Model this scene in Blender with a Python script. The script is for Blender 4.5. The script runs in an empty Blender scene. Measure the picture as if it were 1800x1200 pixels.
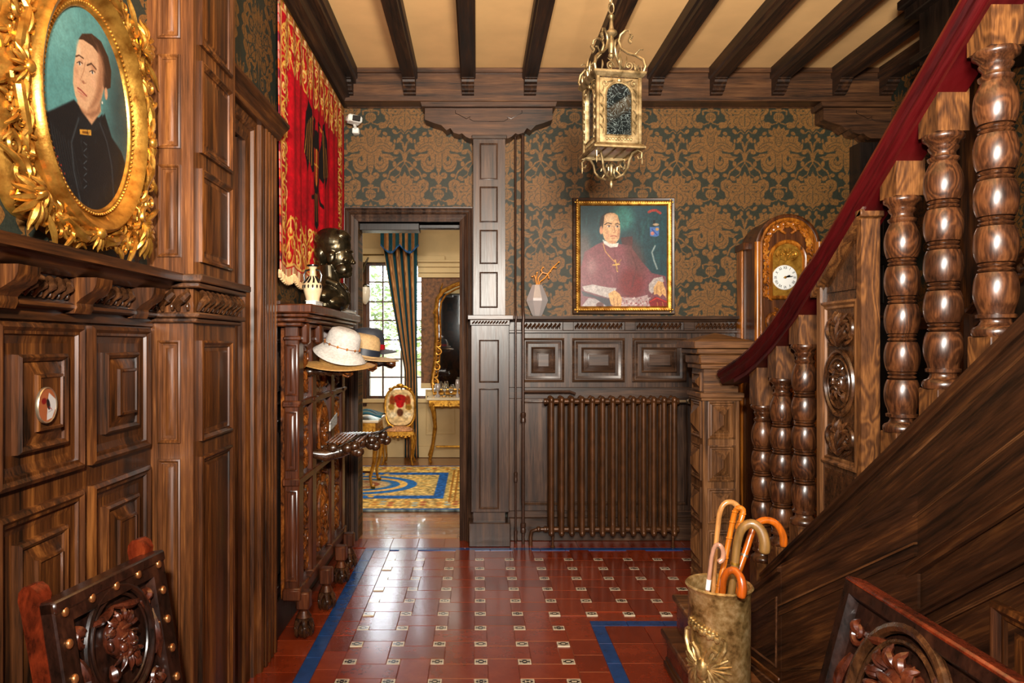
import bpy, bmesh, math, random
import numpy as np
from mathutils import Vector, Matrix, noise as mnoise
random.seed(7)
PI = math.pi
S = bpy.context.scene
COL = S.collection

# ------------------------------------------------------------------ camera, world, lights
F, CX, CY, H = 1250.0, 838.0, 605.0, 1.5
cam_d = bpy.data.cameras.new('camera'); cam = bpy.data.objects.new('camera', cam_d); COL.objects.link(cam)
cam.location = (0, 0, H); cam.rotation_euler = (PI/2, 0, 0)
cam_d.sensor_width = 36; cam_d.lens = 25.0; cam_d.clip_start = 0.05
cam_d.shift_x = (900-CX)/1800; cam_d.shift_y = (CY-600)/1800
S.camera = cam
w = bpy.data.worlds.new('world'); S.world = w; w.use_nodes = True
bg = w.node_tree.nodes['Background']; bg.inputs[0].default_value = (0.85, 0.93, 1.0, 1); bg.inputs[1].default_value = 17.0

def area(name, loc, target, sx, sy, power, col=(1, 1, 1), spread=180):
    d = bpy.data.lights.new(name, 'AREA'); d.shape = 'RECTANGLE'; d.size = sx; d.size_y = sy
    d.energy = power; d.color = col; d.spread = math.radians(spread)
    o = bpy.data.objects.new(name, d); COL.objects.link(o); o.location = loc
    o.rotation_euler = (Vector(target)-Vector(loc)).to_track_quat('-Z', 'Y').to_euler()
    return o
area('flash_light', (-0.10, -0.15, 1.95), (0.3, 6, 1.7), 0.10, 0.10, 200, (1, .95, .88))
area('hall_fill_light', (0.6, -2.2, 2.7), (0.8, 5, 1.5), 2.2, 1.2, 44, (1, .93, .84))  # soft fill added behind the camera, not a hall lamp
area('ceiling_fill_light', (0.4, 0.1, 2.3), (0.7, 3.6, 3.56), 0.5, 0.5, 215, (1, .9, .76), 120)  # added fill that washes the ceiling, not a second flash
area('salon_fill_light', (-0.6, 7.2, 3.15), (-0.7, 7.6, 0), 2.0, 2.0, 85, (1, .93, .8))  # added fill under the salon ceiling, not a fitting there
S.view_settings.view_transform = 'Standard'; S.view_settings.look = 'None'
S.view_settings.exposure = -0.38; S.view_settings.gamma = 1.0; S.view_settings.use_curve_mapping = False

def X(px, Y): return (px-CX)/F*Y
def Z(py, Y): return H-(py-CY)/F*Y
def lin(c):
    c = c/255.0
    return c/12.92 if c <= .04045 else ((c+.055)/1.055)**2.4
def rgb(r, g, b): return (lin(r), lin(g), lin(b), 1)

# ------------------------------------------------------------------ node helper
class NT:
    def __init__(s, name):
        s.m = bpy.data.materials.new(name); s.m.use_nodes = True; s.t = s.m.node_tree
        s.b = s.t.nodes['Principled BSDF']; s.pos = None
    def n(s, typ, **kw):
        nd = s.t.nodes.new(typ)
        for k, v in kw.items(): setattr(nd, k, v)
        return nd
    def l(s, a, b): s.t.links.new(a, b)
    def put(s, inp, v):
        if isinstance(v, Ex): s.l(v.s, inp)
        elif hasattr(v, 'is_output'): s.l(v, inp)
        else: inp.default_value = v
    def m_(s, op, a, b=None, c=None):
        nd = s.n('ShaderNodeMath', operation=op); s.put(nd.inputs[0], a)
        if b is not None: s.put(nd.inputs[1], b)
        if c is not None: s.put(nd.inputs[2], c)
        return Ex(s, nd.outputs[0])
    def position(s):
        if s.pos is None: s.pos = s.n('ShaderNodeNewGeometry').outputs['Position']
        return s.pos
    def mapping(s, vec, scale=(1, 1, 1), rot=(0, 0, 0), loc=(0, 0, 0)):
        nd = s.n('ShaderNodeMapping'); s.l(vec, nd.inputs[0])
        nd.inputs['Scale'].default_value = scale; nd.inputs['Rotation'].default_value = rot; nd.inputs['Location'].default_value = loc
        return nd.outputs[0]
    def noise(s, vec, scale=1, detail=4, rough=.55, dist=0):
        nd = s.n('ShaderNodeTexNoise'); s.l(vec, nd.inputs['Vector'])
        nd.inputs['Scale'].default_value = scale; nd.inputs['Detail'].default_value = detail
        nd.inputs['Roughness'].default_value = rough; nd.inputs['Distortion'].default_value = dist
        return Ex(s, nd.outputs[0])
    def ramp(s, fac, stops):
        nd = s.n('ShaderNodeValToRGB'); s.put(nd.inputs[0], fac); cr = nd.color_ramp
        while len(cr.elements) < len(stops): cr.elements.new(.5)
        for e, (p, c) in zip(cr.elements, stops): e.position = p; e.color = c
        return nd.outputs[0]
    def mix(s, fac, a, b, mode='MIX'):
        nd = s.n('ShaderNodeMix', data_type='RGBA', blend_type=mode)
        s.put(nd.inputs[0], fac); s.put(nd.inputs[6], a); s.put(nd.inputs[7], b)
        return nd.outputs[2]
    def bump(s, h, strength=.3, dist=.002):
        nd = s.n('ShaderNodeBump'); nd.inputs['Strength'].default_value = strength; nd.inputs['Distance'].default_value = dist
        s.put(nd.inputs['Height'], h); s.l(nd.outputs[0], s.b.inputs['Normal'])
    def set(s, **kw):
        for k, v in kw.items():
            s.put(s.b.inputs[{'color': 'Base Color', 'rough': 'Roughness', 'metal': 'Metallic', 'spec': 'Specular IOR Level', 'coat': 'Coat Weight', 'coat_rough': 'Coat Roughness', 'trans': 'Transmission Weight', 'ior': 'IOR', 'alpha': 'Alpha'}[k]], v)
        return s.m
class Ex:
    def __init__(s, t, sock): s.t = t; s.s = sock
    def __add__(s, o): return s.t.m_('ADD', s, o)
    __radd__ = __add__
    def __sub__(s, o): return s.t.m_('SUBTRACT', s, o)
    def __rsub__(s, o): return s.t.m_('SUBTRACT', o, s)
    def __mul__(s, o): return s.t.m_('MULTIPLY', s, o)
    __rmul__ = __mul__
    def __truediv__(s, o): return s.t.m_('DIVIDE', s, o)
    def frac(s): return s.t.m_('FRACT', s)
    def abs(s): return s.t.m_('ABSOLUTE', s)
    def sin(s): return s.t.m_('SINE', s)
    def cos(s): return s.t.m_('COSINE', s)
    def lt(s, o): return s.t.m_('LESS_THAN', s, o)
    def gt(s, o): return s.t.m_('GREATER_THAN', s, o)
    def max(s, o): return s.t.m_('MAXIMUM', s, o)
    def min(s, o): return s.t.m_('MINIMUM', s, o)

def wood(name, axis='Z', dark=(30, 14, 5), mid=(84, 43, 13), light=(152, 90, 36), rough=.38, fig=1.0, slope=0, dist=.6, coat=.15):
    t = NT(name); p = t.position()
    if axis == 'S': p = t.mapping(p, rot=(slope, 0, 0)); sc = (.12, .045, 1)
    else: sc = {'X': (.05, 1, 1), 'Y': (1, .05, 1), 'Z': (1, 1, .05), 'N': (.6, .6, .3)}[axis]
    v = t.mapping(p, scale=sc)
    n1 = t.noise(v, 26*fig, 6, .62, dist); n2 = t.noise(v, 150*fig, 3, .6, .2)
    n3 = t.noise(t.mapping(p, scale=(1, 1, 1)), 2.3, 3)
    f = n1*.62+n2*.26+n3*.22-.05
    k = .80
    c = t.ramp(f, [(.38, rgb(*[q*.62 for q in dark])), (.53, rgb(*[q*k for q in mid])), (.68, rgb(*[q*k for q in light]))])
    t.set(color=c, rough=n2*.24+(rough-.11), spec=.36, coat=coat, coat_rough=.24)
    t.bump(n2*.6+n1*.6, .22, .002)
    return t.m
def plain(name, c, rough=.5, metal=0, spec=.5, var=0, bumpy=0, scale=30, coat=0):
    t = NT(name)
    if var or bumpy:
        n = t.noise(t.position(), scale, 4)
        if var:
            lo = tuple(max(0, k*(1-var)) for k in c); hi = tuple(min(255, k*(1+var)) for k in c)
            t.set(color=t.ramp(n, [(.3, rgb(*lo)), (.7, rgb(*hi))]))
        else: t.set(color=rgb(*c))
        if bumpy: t.bump(n, bumpy, .003)
    else: t.set(color=rgb(*c))
    t.set(rough=rough, metal=metal, spec=spec, coat=coat)
    return t.m
def vcol(name, rough=.6, spec=.3, bumpy=0, scale=200):
    t = NT(name); a = t.n('ShaderNodeAttribute', attribute_name='paint')
    t.set(color=a.outputs['Color'], rough=rough, spec=spec)
    if bumpy: t.bump(t.noise(t.position(), scale, 3), bumpy, .002)
    return t.m

M = {}
M['oakZ'] = wood('dark_oak_upright', 'Z'); M['oakY'] = wood('dark_oak_along', 'Y'); M['oakX'] = wood('dark_oak_across', 'X')
M['pierZ'] = wood('pier_oak', 'Z', (46, 23, 9), (104, 57, 22), (166, 102, 46))
M['pierY'] = wood('pier_oak_along', 'Y', (48, 26, 14), (90, 54, 30), (130, 84, 50))
M['greyZ'] = wood('grey_brown_oak_upright', 'Z', (40, 24, 15), (78, 52, 36), (118, 84, 60))
M['greyX'] = wood('grey_brown_oak_across', 'X', (40, 24, 15), (78, 52, 35), (116, 82, 58))
M['beamY'] = wood('ceiling_beam_oak', 'Y', (24, 13, 7), (56, 31, 14), (100, 60, 28), .55, coat=.0)
M['corniceX'] = wood('cornice_oak', 'X', (46, 26, 13), (92, 56, 30), (134, 88, 50), .45)
M['newelZ'] = wood('newel_oak', 'Z', (66, 38, 18), (124, 80, 44), (172, 120, 74))
M['newelX'] = wood('newel_cap_oak', 'X', (66, 38, 18), (124, 80, 44), (172, 120, 74))
M['stringer'] = wood('stringer_oak', 'S', (28, 13, 5), (64, 34, 14), (118, 70, 30), .42, slope=math.atan(.714), fig=.9)
def figured(name, c1, c2, c3, rough, coat, sc=1.0):
    t = NT(name); p = t.mapping(t.position(), scale=(1, 1, .42)); n = t.noise(p, 9*sc, 2, .5, .8); f = t.noise(t.mapping(t.position(), scale=(1, 1, .12)), 190, 3)
    b = (n*58).sin()*.5+.5; b2 = t.noise(t.position(), 3.5, 2)
    t.set(color=t.ramp(b*.20+f*.48+b2*.34, [(.28, rgb(*c1)), (.5, rgb(*c2)), (.75, rgb(*c3))]), rough=f*.15+(rough-.07), coat=coat, coat_rough=.16); t.bump(f*.5+b*.5, .10, .001); return t.m
M['edgehighlight'] = wood('stringer_highlight_oak', 'S', (44, 24, 12), (96, 58, 30), (150, 100, 60), .35, slope=math.atan(.714))  # lighter oak: highlights of the beads put into the colour
M['balu'] = figured('turned_baluster_oak', (24, 11, 5), (58, 31, 15), (96, 56, 29), .32, .5)
M['block'] = figured('baluster_block_oak', (38, 19, 8), (80, 47, 21), (124, 79, 38), .42, .1, .8)
M['carved'] = wood('carved_walnut', 'N', (36, 18, 8), (74, 42, 20), (122, 76, 40), .27, dist=1.2, coat=.6)
M['standwood'] = wood('hall_stand_mahogany', 'Z', (46, 20, 9), (92, 44, 20), (140, 76, 36), .32, coat=.4)
M['standcarve'] = wood('hall_stand_carving', 'N', (54, 22, 6), (134, 68, 20), (206, 126, 48), .26, coat=.5)
M['chairwood'] = wood('chair_redwood', 'N', (70, 20, 7), (112, 36, 12), (150, 58, 22), .28, coat=.4)
M['leather'] = wood('chair_dark_leather', 'N', (20, 9, 5), (44, 20, 11), (74, 38, 20), .3, coat=.4)
M['clockwood'] = wood('clock_gilded_oak', 'Z', (100, 52, 10), (196, 112, 28), (246, 160, 58), .3, coat=.4)
M['clockdark'] = wood('clock_dark_oak', 'Z', (46, 20, 6), (92, 46, 14), (140, 80, 26), .3)
M['blackwood'] = wood('near_black_oak', 'Z', (14, 8, 5), (30, 18, 11), (50, 32, 20), .4)  # darkest oak of the set, near black

def gold(name, c1, c2, rough=.28):
    t = NT(name); n = t.noise(t.position(), 24, 4); n2 = t.noise(t.position(), 160, 3)
    t.set(color=t.ramp(n, [(.32, rgb(*c1)), (.65, rgb(*c2))]), metal=.85, rough=n2*.25+(rough-.1)); t.bump(n2, .15, .002)
    return t.m
M['gold'] = gold('gilt', (132, 82, 24), (206, 152, 66), .3); M['gilt2'] = gold('old_gilt', (140, 92, 26), (210, 158, 64), .35)
M['brass'] = gold('lantern_brass', (96, 78, 48), (178, 154, 112), .42)
def hammered():
    t = NT('tarnished_brass'); n = t.noise(t.position(), 16, 5, .6); n2 = t.noise(t.position(), 60, 4)
    t.set(color=t.ramp(n*.6+n2*.4, [(.36, rgb(104, 78, 40)), (.5, rgb(176, 142, 86)), (.66, rgb(224, 194, 138))]), metal=.72, rough=n2*.25+.26)
    t.bump(n, .25, .004); return t.m
M['standbrass'] = hammered()
M['bronze'] = plain('dark_bronze', (62, 54, 38), .26, .85, coat=.25, var=.3, scale=14)
M['plaster'] = plain('ceiling_plaster', (232, 184, 122), .8, var=.04, scale=3)
M['radiator'] = plain('radiator_brown_enamel', (76, 46, 24), .32, .35, var=.2, scale=12)
M['pipe'] = plain('painted_pipe', (58, 36, 24), .35, .2, var=.15)
M['red_paint'] = wood('red_rail_lacquer', 'S', (48, 0, 2), (72, 2, 4), (88, 4, 8), .42, slope=math.atan(.714), coat=.15)
M['raildark'] = wood('rail_edge', 'S', (40, 8, 4), (84, 22, 10), (120, 44, 20), .35, slope=math.atan(.714))
M['white'] = plain('white_plastic', (226, 224, 214), .4); M['black'] = plain('black_plastic', (14, 14, 14), .25)
M['steel'] = plain('steel_valve', (190, 170, 140), .3, .9)
M['blue'] = plain('blue_border_tile', (22, 58, 108), .22, spec=.5, var=.12, scale=18)
M['carpet'] = plain('red_stair_carpet', (92, 12, 12), .95, spec=.1, var=.3, bumpy=.6, scale=240)
def tilemat():
    t = NT('red_clay_tile'); oi = t.n('ShaderNodeObjectInfo').outputs['Random']
    n = t.noise(t.position(), 9, 5, .6); n2 = t.noise(t.position(), 45, 3)
    f = n*.5+Ex(t, oi)*.22+.14+n2*.12
    t.set(color=t.ramp(f, [(.3, rgb(80, 24, 8)), (.52, rgb(110, 37, 14)), (.75, rgb(132, 52, 24))]), rough=n2*.12+.15, spec=.5, coat=.3, coat_rough=.13)
    t.bump(n*.5+n2*.5, .12, .003); return t.m
M['tile'] = tilemat()
def insertmat():
    t = NT('black_and_white_insert'); tc = t.n('ShaderNodeTexCoord').outputs['Generated']; oi = Ex(t, t.n('ShaderNodeObjectInfo').outputs['Random'])
    sp = t.n('ShaderNodeSeparateXYZ'); t.l(tc, sp.inputs[0]); x = Ex(t, sp.outputs[0]); y = Ex(t, sp.outputs[1])
    ax = (x-.5).abs(); ay = (y-.5).abs()
    border = ax.max(ay).gt(.40)
    d = ((ax*ax+ay*ay)*60+oi*6.2).sin()
    cr = (ax*(10+0)).cos()*(ay*13).cos()
    motif = (d*.6+cr).gt(.25)
    t.set(color=t.mix(border.max(motif*.9), rgb(28, 20, 16), rgb(200, 186, 160)), rough=.2, coat=.4, coat_rough=.15); return t.m
M['insert'] = insertmat()
def parq():
    t = NT('parquet_plank'); oi = Ex(t, t.n('ShaderNodeObjectInfo').outputs['Random'])
    n = t.noise(t.mapping(t.position(), scale=(.08, 1, 1)), 60, 4)
    t.set(color=t.ramp(n*.55+oi*.3+.1, [(.25, rgb(78, 44, 22)), (.5, rgb(126, 78, 42)), (.75, rgb(160, 108, 62))]), rough=.25, coat=.3); return t.m
M['parquet'] = parq()

def damask(name, ax):
    t = NT(name); sp = t.n('ShaderNodeSeparateXYZ'); t.l(t.position(), sp.inputs[0])
    u = Ex(t, sp.outputs[ax]); v = Ex(t, sp.outputs[2])
    wob = t.noise(t.position(), 14, 2); wob2 = t.noise(t.mapping(t.position(), loc=(5, 3, 9)), 14, 2)
    a = (u+.80+(20*.524))/.524; b = (v-2.93+(20*.59))/.59
    def motif(fa, fb, curve, R0):
        x = fa.abs()*.524; y = fb*.59
        r = t.m_('SQRT', x*x+y*y); th = t.m_('ARCTAN2', x, y)/PI
        nd = t.n('ShaderNodeFloatCurve'); c = nd.mapping.curves[0]
        pts = curve
        c.points[0].location = pts[0]; c.points[1].location = pts[-1]
        for p in pts[1:-1]: c.points.new(*p)
        nd.mapping.update(); t.put(nd.inputs['Value'], th); nd.inputs[0].default_value = 1
        R = Ex(t, nd.outputs[0])*R0
        q = r/R
        inside = q.lt(1)
        v1 = ((q*2.6+th*2).frac()-.5).abs().lt(.07)
        v2 = ((th*9).frac()-.5).abs().lt(.05)*q.gt(.35)
        core = ((q-.33).abs()).lt(.035)
        return inside, v1.max(v2).max(core), x, y, r
    cA = [(0, .84), (.05, .62), (.09, .76), (.14, .60), (.2, .80), (.26, .52), (.31, .74), (.37, .56), (.43, .86), (.5, .50), (.56, .72), (.63, .66), (.69, .84), (.77, .66), (.82, .42), (.87, .62), (.92, .34), (1, .92)]
    cB = [(0, .98), (.06, .6), (.12, .82), (.18, .55), (.26, .84), (.33, .56), (.42, .96), (.5, .55), (.58, .82), (.68, .6), (.76, .86), (.84, .5), (.9, .62), (1, .86)]
    fa = (a+.5).frac()-.5; fb = (b+.5).frac()-.5
    ga = a.frac()-.5; gb = b.frac()-.5
    iA, lA, xa, ya, ra = motif(fa, fb, cA, .262)
    iB, lB, xb, yb, rb = motif(ga, gb, cB, .165)
    # volutes beside the great flower
    def ring(x0, y0, r0, X_, Y_):
        dx = X_-x0; dy = Y_-y0; d = t.m_('SQRT', dx*dx+dy*dy)
        return d.lt(r0), ((d-r0*.62).abs()).lt(.005)
    r1, l1 = ring(.082, -.075, .058, xa, ya); r2, l2 = ring(.11, .05, .05, xa, ya)
    r3, l3 = ring(.055, -.17, .032, xa, ya); r4, l4 = ring(.0, .245, .022, xa, ya)
    # ogee stems with leaves
    path = ((b*(2*PI)).cos()*.5+.5)*.105+.075+(wob-.5)*.03
    xs = fa.abs()*.524
    wd = ((b*(2*PI*5)).sin().abs())*.026+.009
    dd = (xs-path-.03).abs(); iV = dd.lt(wd); lV = dd.lt(.0022)
    gold_ = iA.max(iB).max(r1).max(r2).max(r3).max(r4).max(iV)
    holeN = t.noise(t.mapping(t.position(), loc=(1, 2, 3)), 42, 2, .5).gt(.645)
    iAo = t.m_('SUBTRACT', 1.0, iA.max(iB))
    lines = (lA*iA).max(lB*iB).max(l1).max(l2).max(l3).max(lV*iAo).max(holeN)
    mask = gold_*t.m_('SUBTRACT', 1.0, lines)
    g = t.noise(t.mapping(t.position(), scale=(1, 1, 1)), 190, 2)
    cg = t.ramp(g, [(.3, rgb(76, 48, 20)), (.7, rgb(112, 74, 32))]); cd = t.ramp(g, [(.3, rgb(26, 30, 23)), (.7, rgb(40, 43, 32))])
    t.set(color=t.mix(mask, cd, cg), rough=.6, spec=.3); t.bump(mask, .12, .001)
    return t.m
M['paperX'] = damask('damask_wallpaper', 0); M['paperY'] = damask('damask_wallpaper_side', 1)
M['beige'] = plain('salon_beige_paint', (196, 170, 122), .7, var=.04, scale=3)
M['salonpaper'] = plain('salon_wallpaper', (96, 60, 30), .7, var=.35, scale=22)
M['canvas'] = vcol('painted_canvas', .38, .4, .15, 300); M['cloth'] = vcol('woven_cloth', .85, .15, .4, 500)
M['glass'] = NT('clear_glass').set(color=(.95, .97, .96, 1), rough=.02, trans=1.0, ior=1.45)
def pane():
    t = NT('window_glass'); m = t.m; tr = t.n('ShaderNodeBsdfTransparent'); gl = t.n('ShaderNodeBsdfGlossy'); gl.inputs['Roughness'].default_value = .02
    lw = t.n('ShaderNodeFresnel'); lw.inputs[0].default_value = 1.45; mx = t.n('ShaderNodeMixShader')
    t.l(lw.outputs[0], mx.inputs[0]); t.l(tr.outputs[0], mx.inputs[1]); t.l(gl.outputs[0], mx.inputs[2]); t.l(mx.outputs[0], t.t.nodes['Material Output'].inputs[0]); return m
M['pane'] = pane()
def reflectglass():
    t = NT('lantern_glass_reflections'); n = t.noise(t.position(), 26, 1, .4, 2.5); r = t.ramp(n, [(.46, (0, 0, 0, 1)), (.49, (1, 1, 1, 1)), (.53, (0, 0, 0, 1))])  # dark reflections put into the pane colour, with thin lighter curls
    t.set(color=t.mix(r, rgb(16, 20, 20), rgb(96, 106, 104)), rough=.05, spec=.9, coat=.8, coat_rough=.03); return t.m
M['reflectglass'] = reflectglass()
M['mirror'] = plain('mirror_silver', (200, 205, 205), .03, 1)
M['silver'] = plain('smoked_glass', (170, 162, 160), .18, .3, spec=.9, coat=.8)

# ------------------------------------------------------------------ mesh builder
ORG = {}
class MB:
    def __init__(s, M_=None): s.v = []; s.f = []; s.M = M_
    def add(s, vs, fs):
        o = len(s.v)
        if s.M is not None: vs = [tuple(s.M @ Vector(p)) for p in vs]
        s.v += [tuple(p) for p in vs]; s.f += [tuple(i+o for i in q) for q in fs]
    def box(s, x0, x1, y0, y1, z0, z1, b=0):
        if x0 > x1: x0, x1 = x1, x0
        if y0 > y1: y0, y1 = y1, y0
        if z0 > z1: z0, z1 = z1, z0
        b = min(b, (x1-x0)*.45, (y1-y0)*.45, (z1-z0)*.45)
        if b <= 0:
            s.add([(x, y, z) for x in (x0, x1) for y in (y0, y1) for z in (z0, z1)],
                  [(0, 1, 3, 2), (4, 6, 7, 5), (0, 4, 5, 1), (2, 3, 7, 6), (0, 2, 6, 4), (1, 5, 7, 3)]); return s
        vs = []; idx = {}
        for i, x in enumerate((x0, x1)):
            for j, y in enumerate((y0, y1)):
                for k, z in enumerate((z0, z1)):
                    sx, sy, sz = (1-2*i), (1-2*j), (1-2*k)
                    for a in range(3):   # a: axis on whose face the vert lies
                        idx[(i, j, k, a)] = len(vs)
                        vs.append((x+(0 if a == 0 else sx*b), y+(0 if a == 1 else sy*b), z+(0 if a == 2 else sz*b)))
        fs = []
        for i in (0, 1):
            fs.append([idx[(i, j, k, 0)] for j, k in ((0, 0), (1, 0), (1, 1), (0, 1))])
            fs.append([idx[(j, i, k, 1)] for j, k in ((0, 0), (1, 0), (1, 1), (0, 1))])
            fs.append([idx[(j, k, i, 2)] for j, k in ((0, 0), (1, 0), (1, 1), (0, 1))])
        for p in (0, 1):
            for q in (0, 1):
                fs.append([idx[(p, q, 0, 0)], idx[(p, q, 1, 0)], idx[(p, q, 1, 1)], idx[(p, q, 0, 1)]])
                fs.append([idx[(p, 0, q, 0)], idx[(p, 1, q, 0)], idx[(p, 1, q, 2)], idx[(p, 0, q, 2)]])
                fs.append([idx[(0, p, q, 1)], idx[(1, p, q, 1)], idx[(1, p, q, 2)], idx[(0, p, q, 2)]])
        for i in (0, 1):
            for j in (0, 1):
                for k in (0, 1): fs.append([idx[(i, j, k, 0)], idx[(i, j, k, 1)], idx[(i, j, k, 2)]])
        s.add(vs, fs); return s
    def loft(s, rings, closed=True, caps=True, loop=False):
        n = len(rings[0]); vs = [p for r in rings for p in r]; fs = []
        R = len(rings)
        for i in range(R if loop else R-1):
            a = i*n; c = ((i+1) % R)*n
            for j in range(n if closed else n-1):
                k = (j+1) % n; fs.append((a+j, a+k, c+k, c+j))
        if caps and not loop and closed: fs.append(tuple(range(n))); fs.append(tuple((R-1)*n+j for j in range(n)))
        s.add(vs, fs); return s
    def rings(s, u0, u1, v0, v1, prof, cap=True, back=None):
        if back is not None: prof = [(prof[0][0], back)]+list(prof)
        rr = []
        for i, w_ in prof:
            iu = min(i, (u1-u0)/2-.0005); iv = min(i, (v1-v0)/2-.0005)
            rr.append([(u0+iu, v0+iv, w_), (u1-iu, v0+iv, w_), (u1-iu, v1-iv, w_), (u0+iu, v1-iv, w_)])
        if cap: s.loft(rr, True, True)
        else: s.loft(rr, True, False)
        return s
    def prism(s, poly, w0, w1, order='uvw'):
        n = len(poly)
        def P(a, b, c): return {'uvw': (a, b, c), 'yzx': (c, a, b), 'xzy': (a, c, b)}[order]
        s.add([P(a, b, w0) for a, b in poly]+[P(a, b, w1) for a, b in poly],
              [tuple(range(n)), tuple(range(n, 2*n))]+[(i, (i+1) % n, n+(i+1) % n, n+i) for i in range(n)]); return s
    def lathe(s, prof, c=(0, 0, 0), n=20, axis='z', sy=1.0):
        rr = []
        for r, z in prof:
            r = max(r, .0004); ring = []
            for k in range(n):
                a = 2*PI*k/n; x, y = r*math.cos(a), r*math.sin(a)*sy
                if axis == 'z': ring.append((c[0]+x, c[1]+y, c[2]+z))
                elif axis == 'x': ring.append((c[0]+z, c[1]+x, c[2]+y))
                else: ring.append((c[0]+x, c[1]+z, c[2]+y))
            rr.append(ring)
        s.loft(rr); return s
    def tube(s, pts, rad, n=8, flat=1.0, loop=False):
        pts = [Vector(p) for p in pts]
        if not hasattr(rad, '__len__'): rad = [rad]*len(pts)
        rr = []; up = None
        for i, p in enumerate(pts):
            if loop: d = pts[(i+1) % len(pts)]-pts[i-1]
            else: d = pts[min(i+1, len(pts)-1)]-pts[max(i-1, 0)]
            if d.length < 1e-9: d = Vector((0, 0, 1))
            d.normalize()
            if up is None: up = d.orthogonal().normalized()
            up = up-d*up.dot(d)
            if up.length < 1e-6: up = d.orthogonal()
            up.normalize(); sd = d.cross(up)
            rr.append([tuple(p+(up*math.cos(2*PI*k/n)+sd*math.sin(2*PI*k/n)*flat)*rad[i]) for k in range(n)])
        s.loft(rr, loop=loop); return s
    def ell(s, c, r, nu=10, nv=7, rot=None):
        rr = []
        for i in range(nv+1):
            th = PI*(i+.0)/nv; st = max(math.sin(th), .01); ring = []
            for k in range(nu):
                a = 2*PI*k/nu; p = Vector((r[0]*st*math.cos(a), r[1]*st*math.sin(a), r[2]*math.cos(th)))
                if rot is not None: p = rot @ p
                ring.append((c[0]+p.x, c[1]+p.y, c[2]+p.z))
            rr.append(ring)
        s.loft(rr); return s
    def build(s, name, mat, parent=None, smooth=True, ang=38, org=None, recalc=True):
        me = bpy.data.meshes.new(name)
        if parent is not None: o = ORG[parent.name]
        elif org is not None: o = Vector(org)
        else:
            A = np.array(s.v); mn, mx = A.min(0), A.max(0); o = Vector(((mn[0]+mx[0])/2, (mn[1]+mx[1])/2, mn[2]))
        A = np.array(s.v)-np.array(o)
        me.from_pydata(A.tolist(), [], s.f)
        if recalc:
            bm = bmesh.new(); bm.from_mesh(me); bmesh.ops.recalc_face_normals(bm, faces=bm.faces); bm.to_mesh(me); bm.free()
        me.materials.append(M[mat] if isinstance(mat, str) else mat)
        if smooth:
            me.shade_smooth()
            try: me.set_sharp_from_angle(angle=math.radians(ang))
            except Exception: pass
        ob = bpy.data.objects.new(name, me); COL.objects.link(ob)
        if parent is not None: ob.parent = parent
        else: ob.location = o
        ORG[ob.name] = o
        return ob
def tag(o, label=None, cat=None, group=None, kind=None):
    if label: o['label'] = label
    if cat: o['category'] = cat
    if group: o['group'] = group
    if kind: o['kind'] = kind
    return o
def thing(name, loc, label, cat, group=None):
    o = bpy.data.objects.new(name, None); COL.objects.link(o); o.location = loc; o.empty_display_size = .1
    ORG[o.name] = Vector(loc); return tag(o, label, cat, group)
def inst(src, parent, loc, name=None):
    o = src.copy(); COL.objects.link(o); o.parent = parent; o.location = loc
    if name: o.name = name
    ORG[o.name] = ORG[src.name]
    return o
# local frames: u, v on the surface, w outwards
def FR_back(Y): return Matrix(((1, 0, 0, 0), (0, 0, -1, Y), (0, 1, 0, 0), (0, 0, 0, 1)))          # u=X v=Z w=-Y
def FR_left(Xp): return Matrix(((0, 0, 1, Xp), (1, 0, 0, 0), (0, 1, 0, 0), (0, 0, 0, 1)))        # u=Y v=Z w=+X
def FR_right(Xp): return Matrix(((0, 0, -1, Xp), (1, 0, 0, 0), (0, 1, 0, 0), (0, 0, 0, 1)))      # u=Y v=Z w=-X
def place(loc, rz=0, rx=0, ry=0): return Matrix.Translation(loc) @ Matrix.Rotation(rz, 4, 'Z') @ Matrix.Rotation(ry, 4, 'Y') @ Matrix.Rotation(rx, 4, 'X')

# ------------------------------------------------------------------ ornament
def scroll(mb, c, r, w_, turns=1.4, a0=0, sgn=1, th=.2, lift=0, n=22, ns=6):
    pts = []; rad = []
    for i in range(n):
        k = i/(n-1); a = a0+sgn*turns*2*PI*k; q = r*(1-.82*k)
        pts.append((c[0]+q*math.cos(a), c[1]+q*math.sin(a), w_+lift*k)); rad.append(r*th*(1-.5*k)*(.35+.65*min(1, k*5)))
    mb.tube(pts, rad, ns)
    mb.ell((c[0], c[1], w_+lift), (r*.2, r*.2, r*.2), 8, 5)
def leaf(mb, p, ang, L, wd, w_, lift=.4, curl=.5, ns=6, n=9):
    pts = []; rad = []
    for i in range(n):
        k = i/(n-1); a = ang+curl*k
        q = (p[0]+L*k*math.cos(ang+curl*k*.5), p[1]+L*k*math.sin(ang+curl*k*.5), w_+lift*wd*math.sin(PI*min(1, k*1.1)))
        pts.append(q); rad.append(max(.0006, wd*math.sin(PI*min(.98, .12+.86*k))**.8*.6))
    mb.tube(pts, rad, ns)
def spray(mb, p, ang, L, wd, w_, n=3, fan=.7):
    for i in range(n):
        t = (i-(n-1)/2)
        leaf(mb, p, ang+t*fan, L*(1-.18*abs(t)), wd, w_, .5, .35*(1 if t >= 0 else -1))
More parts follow.
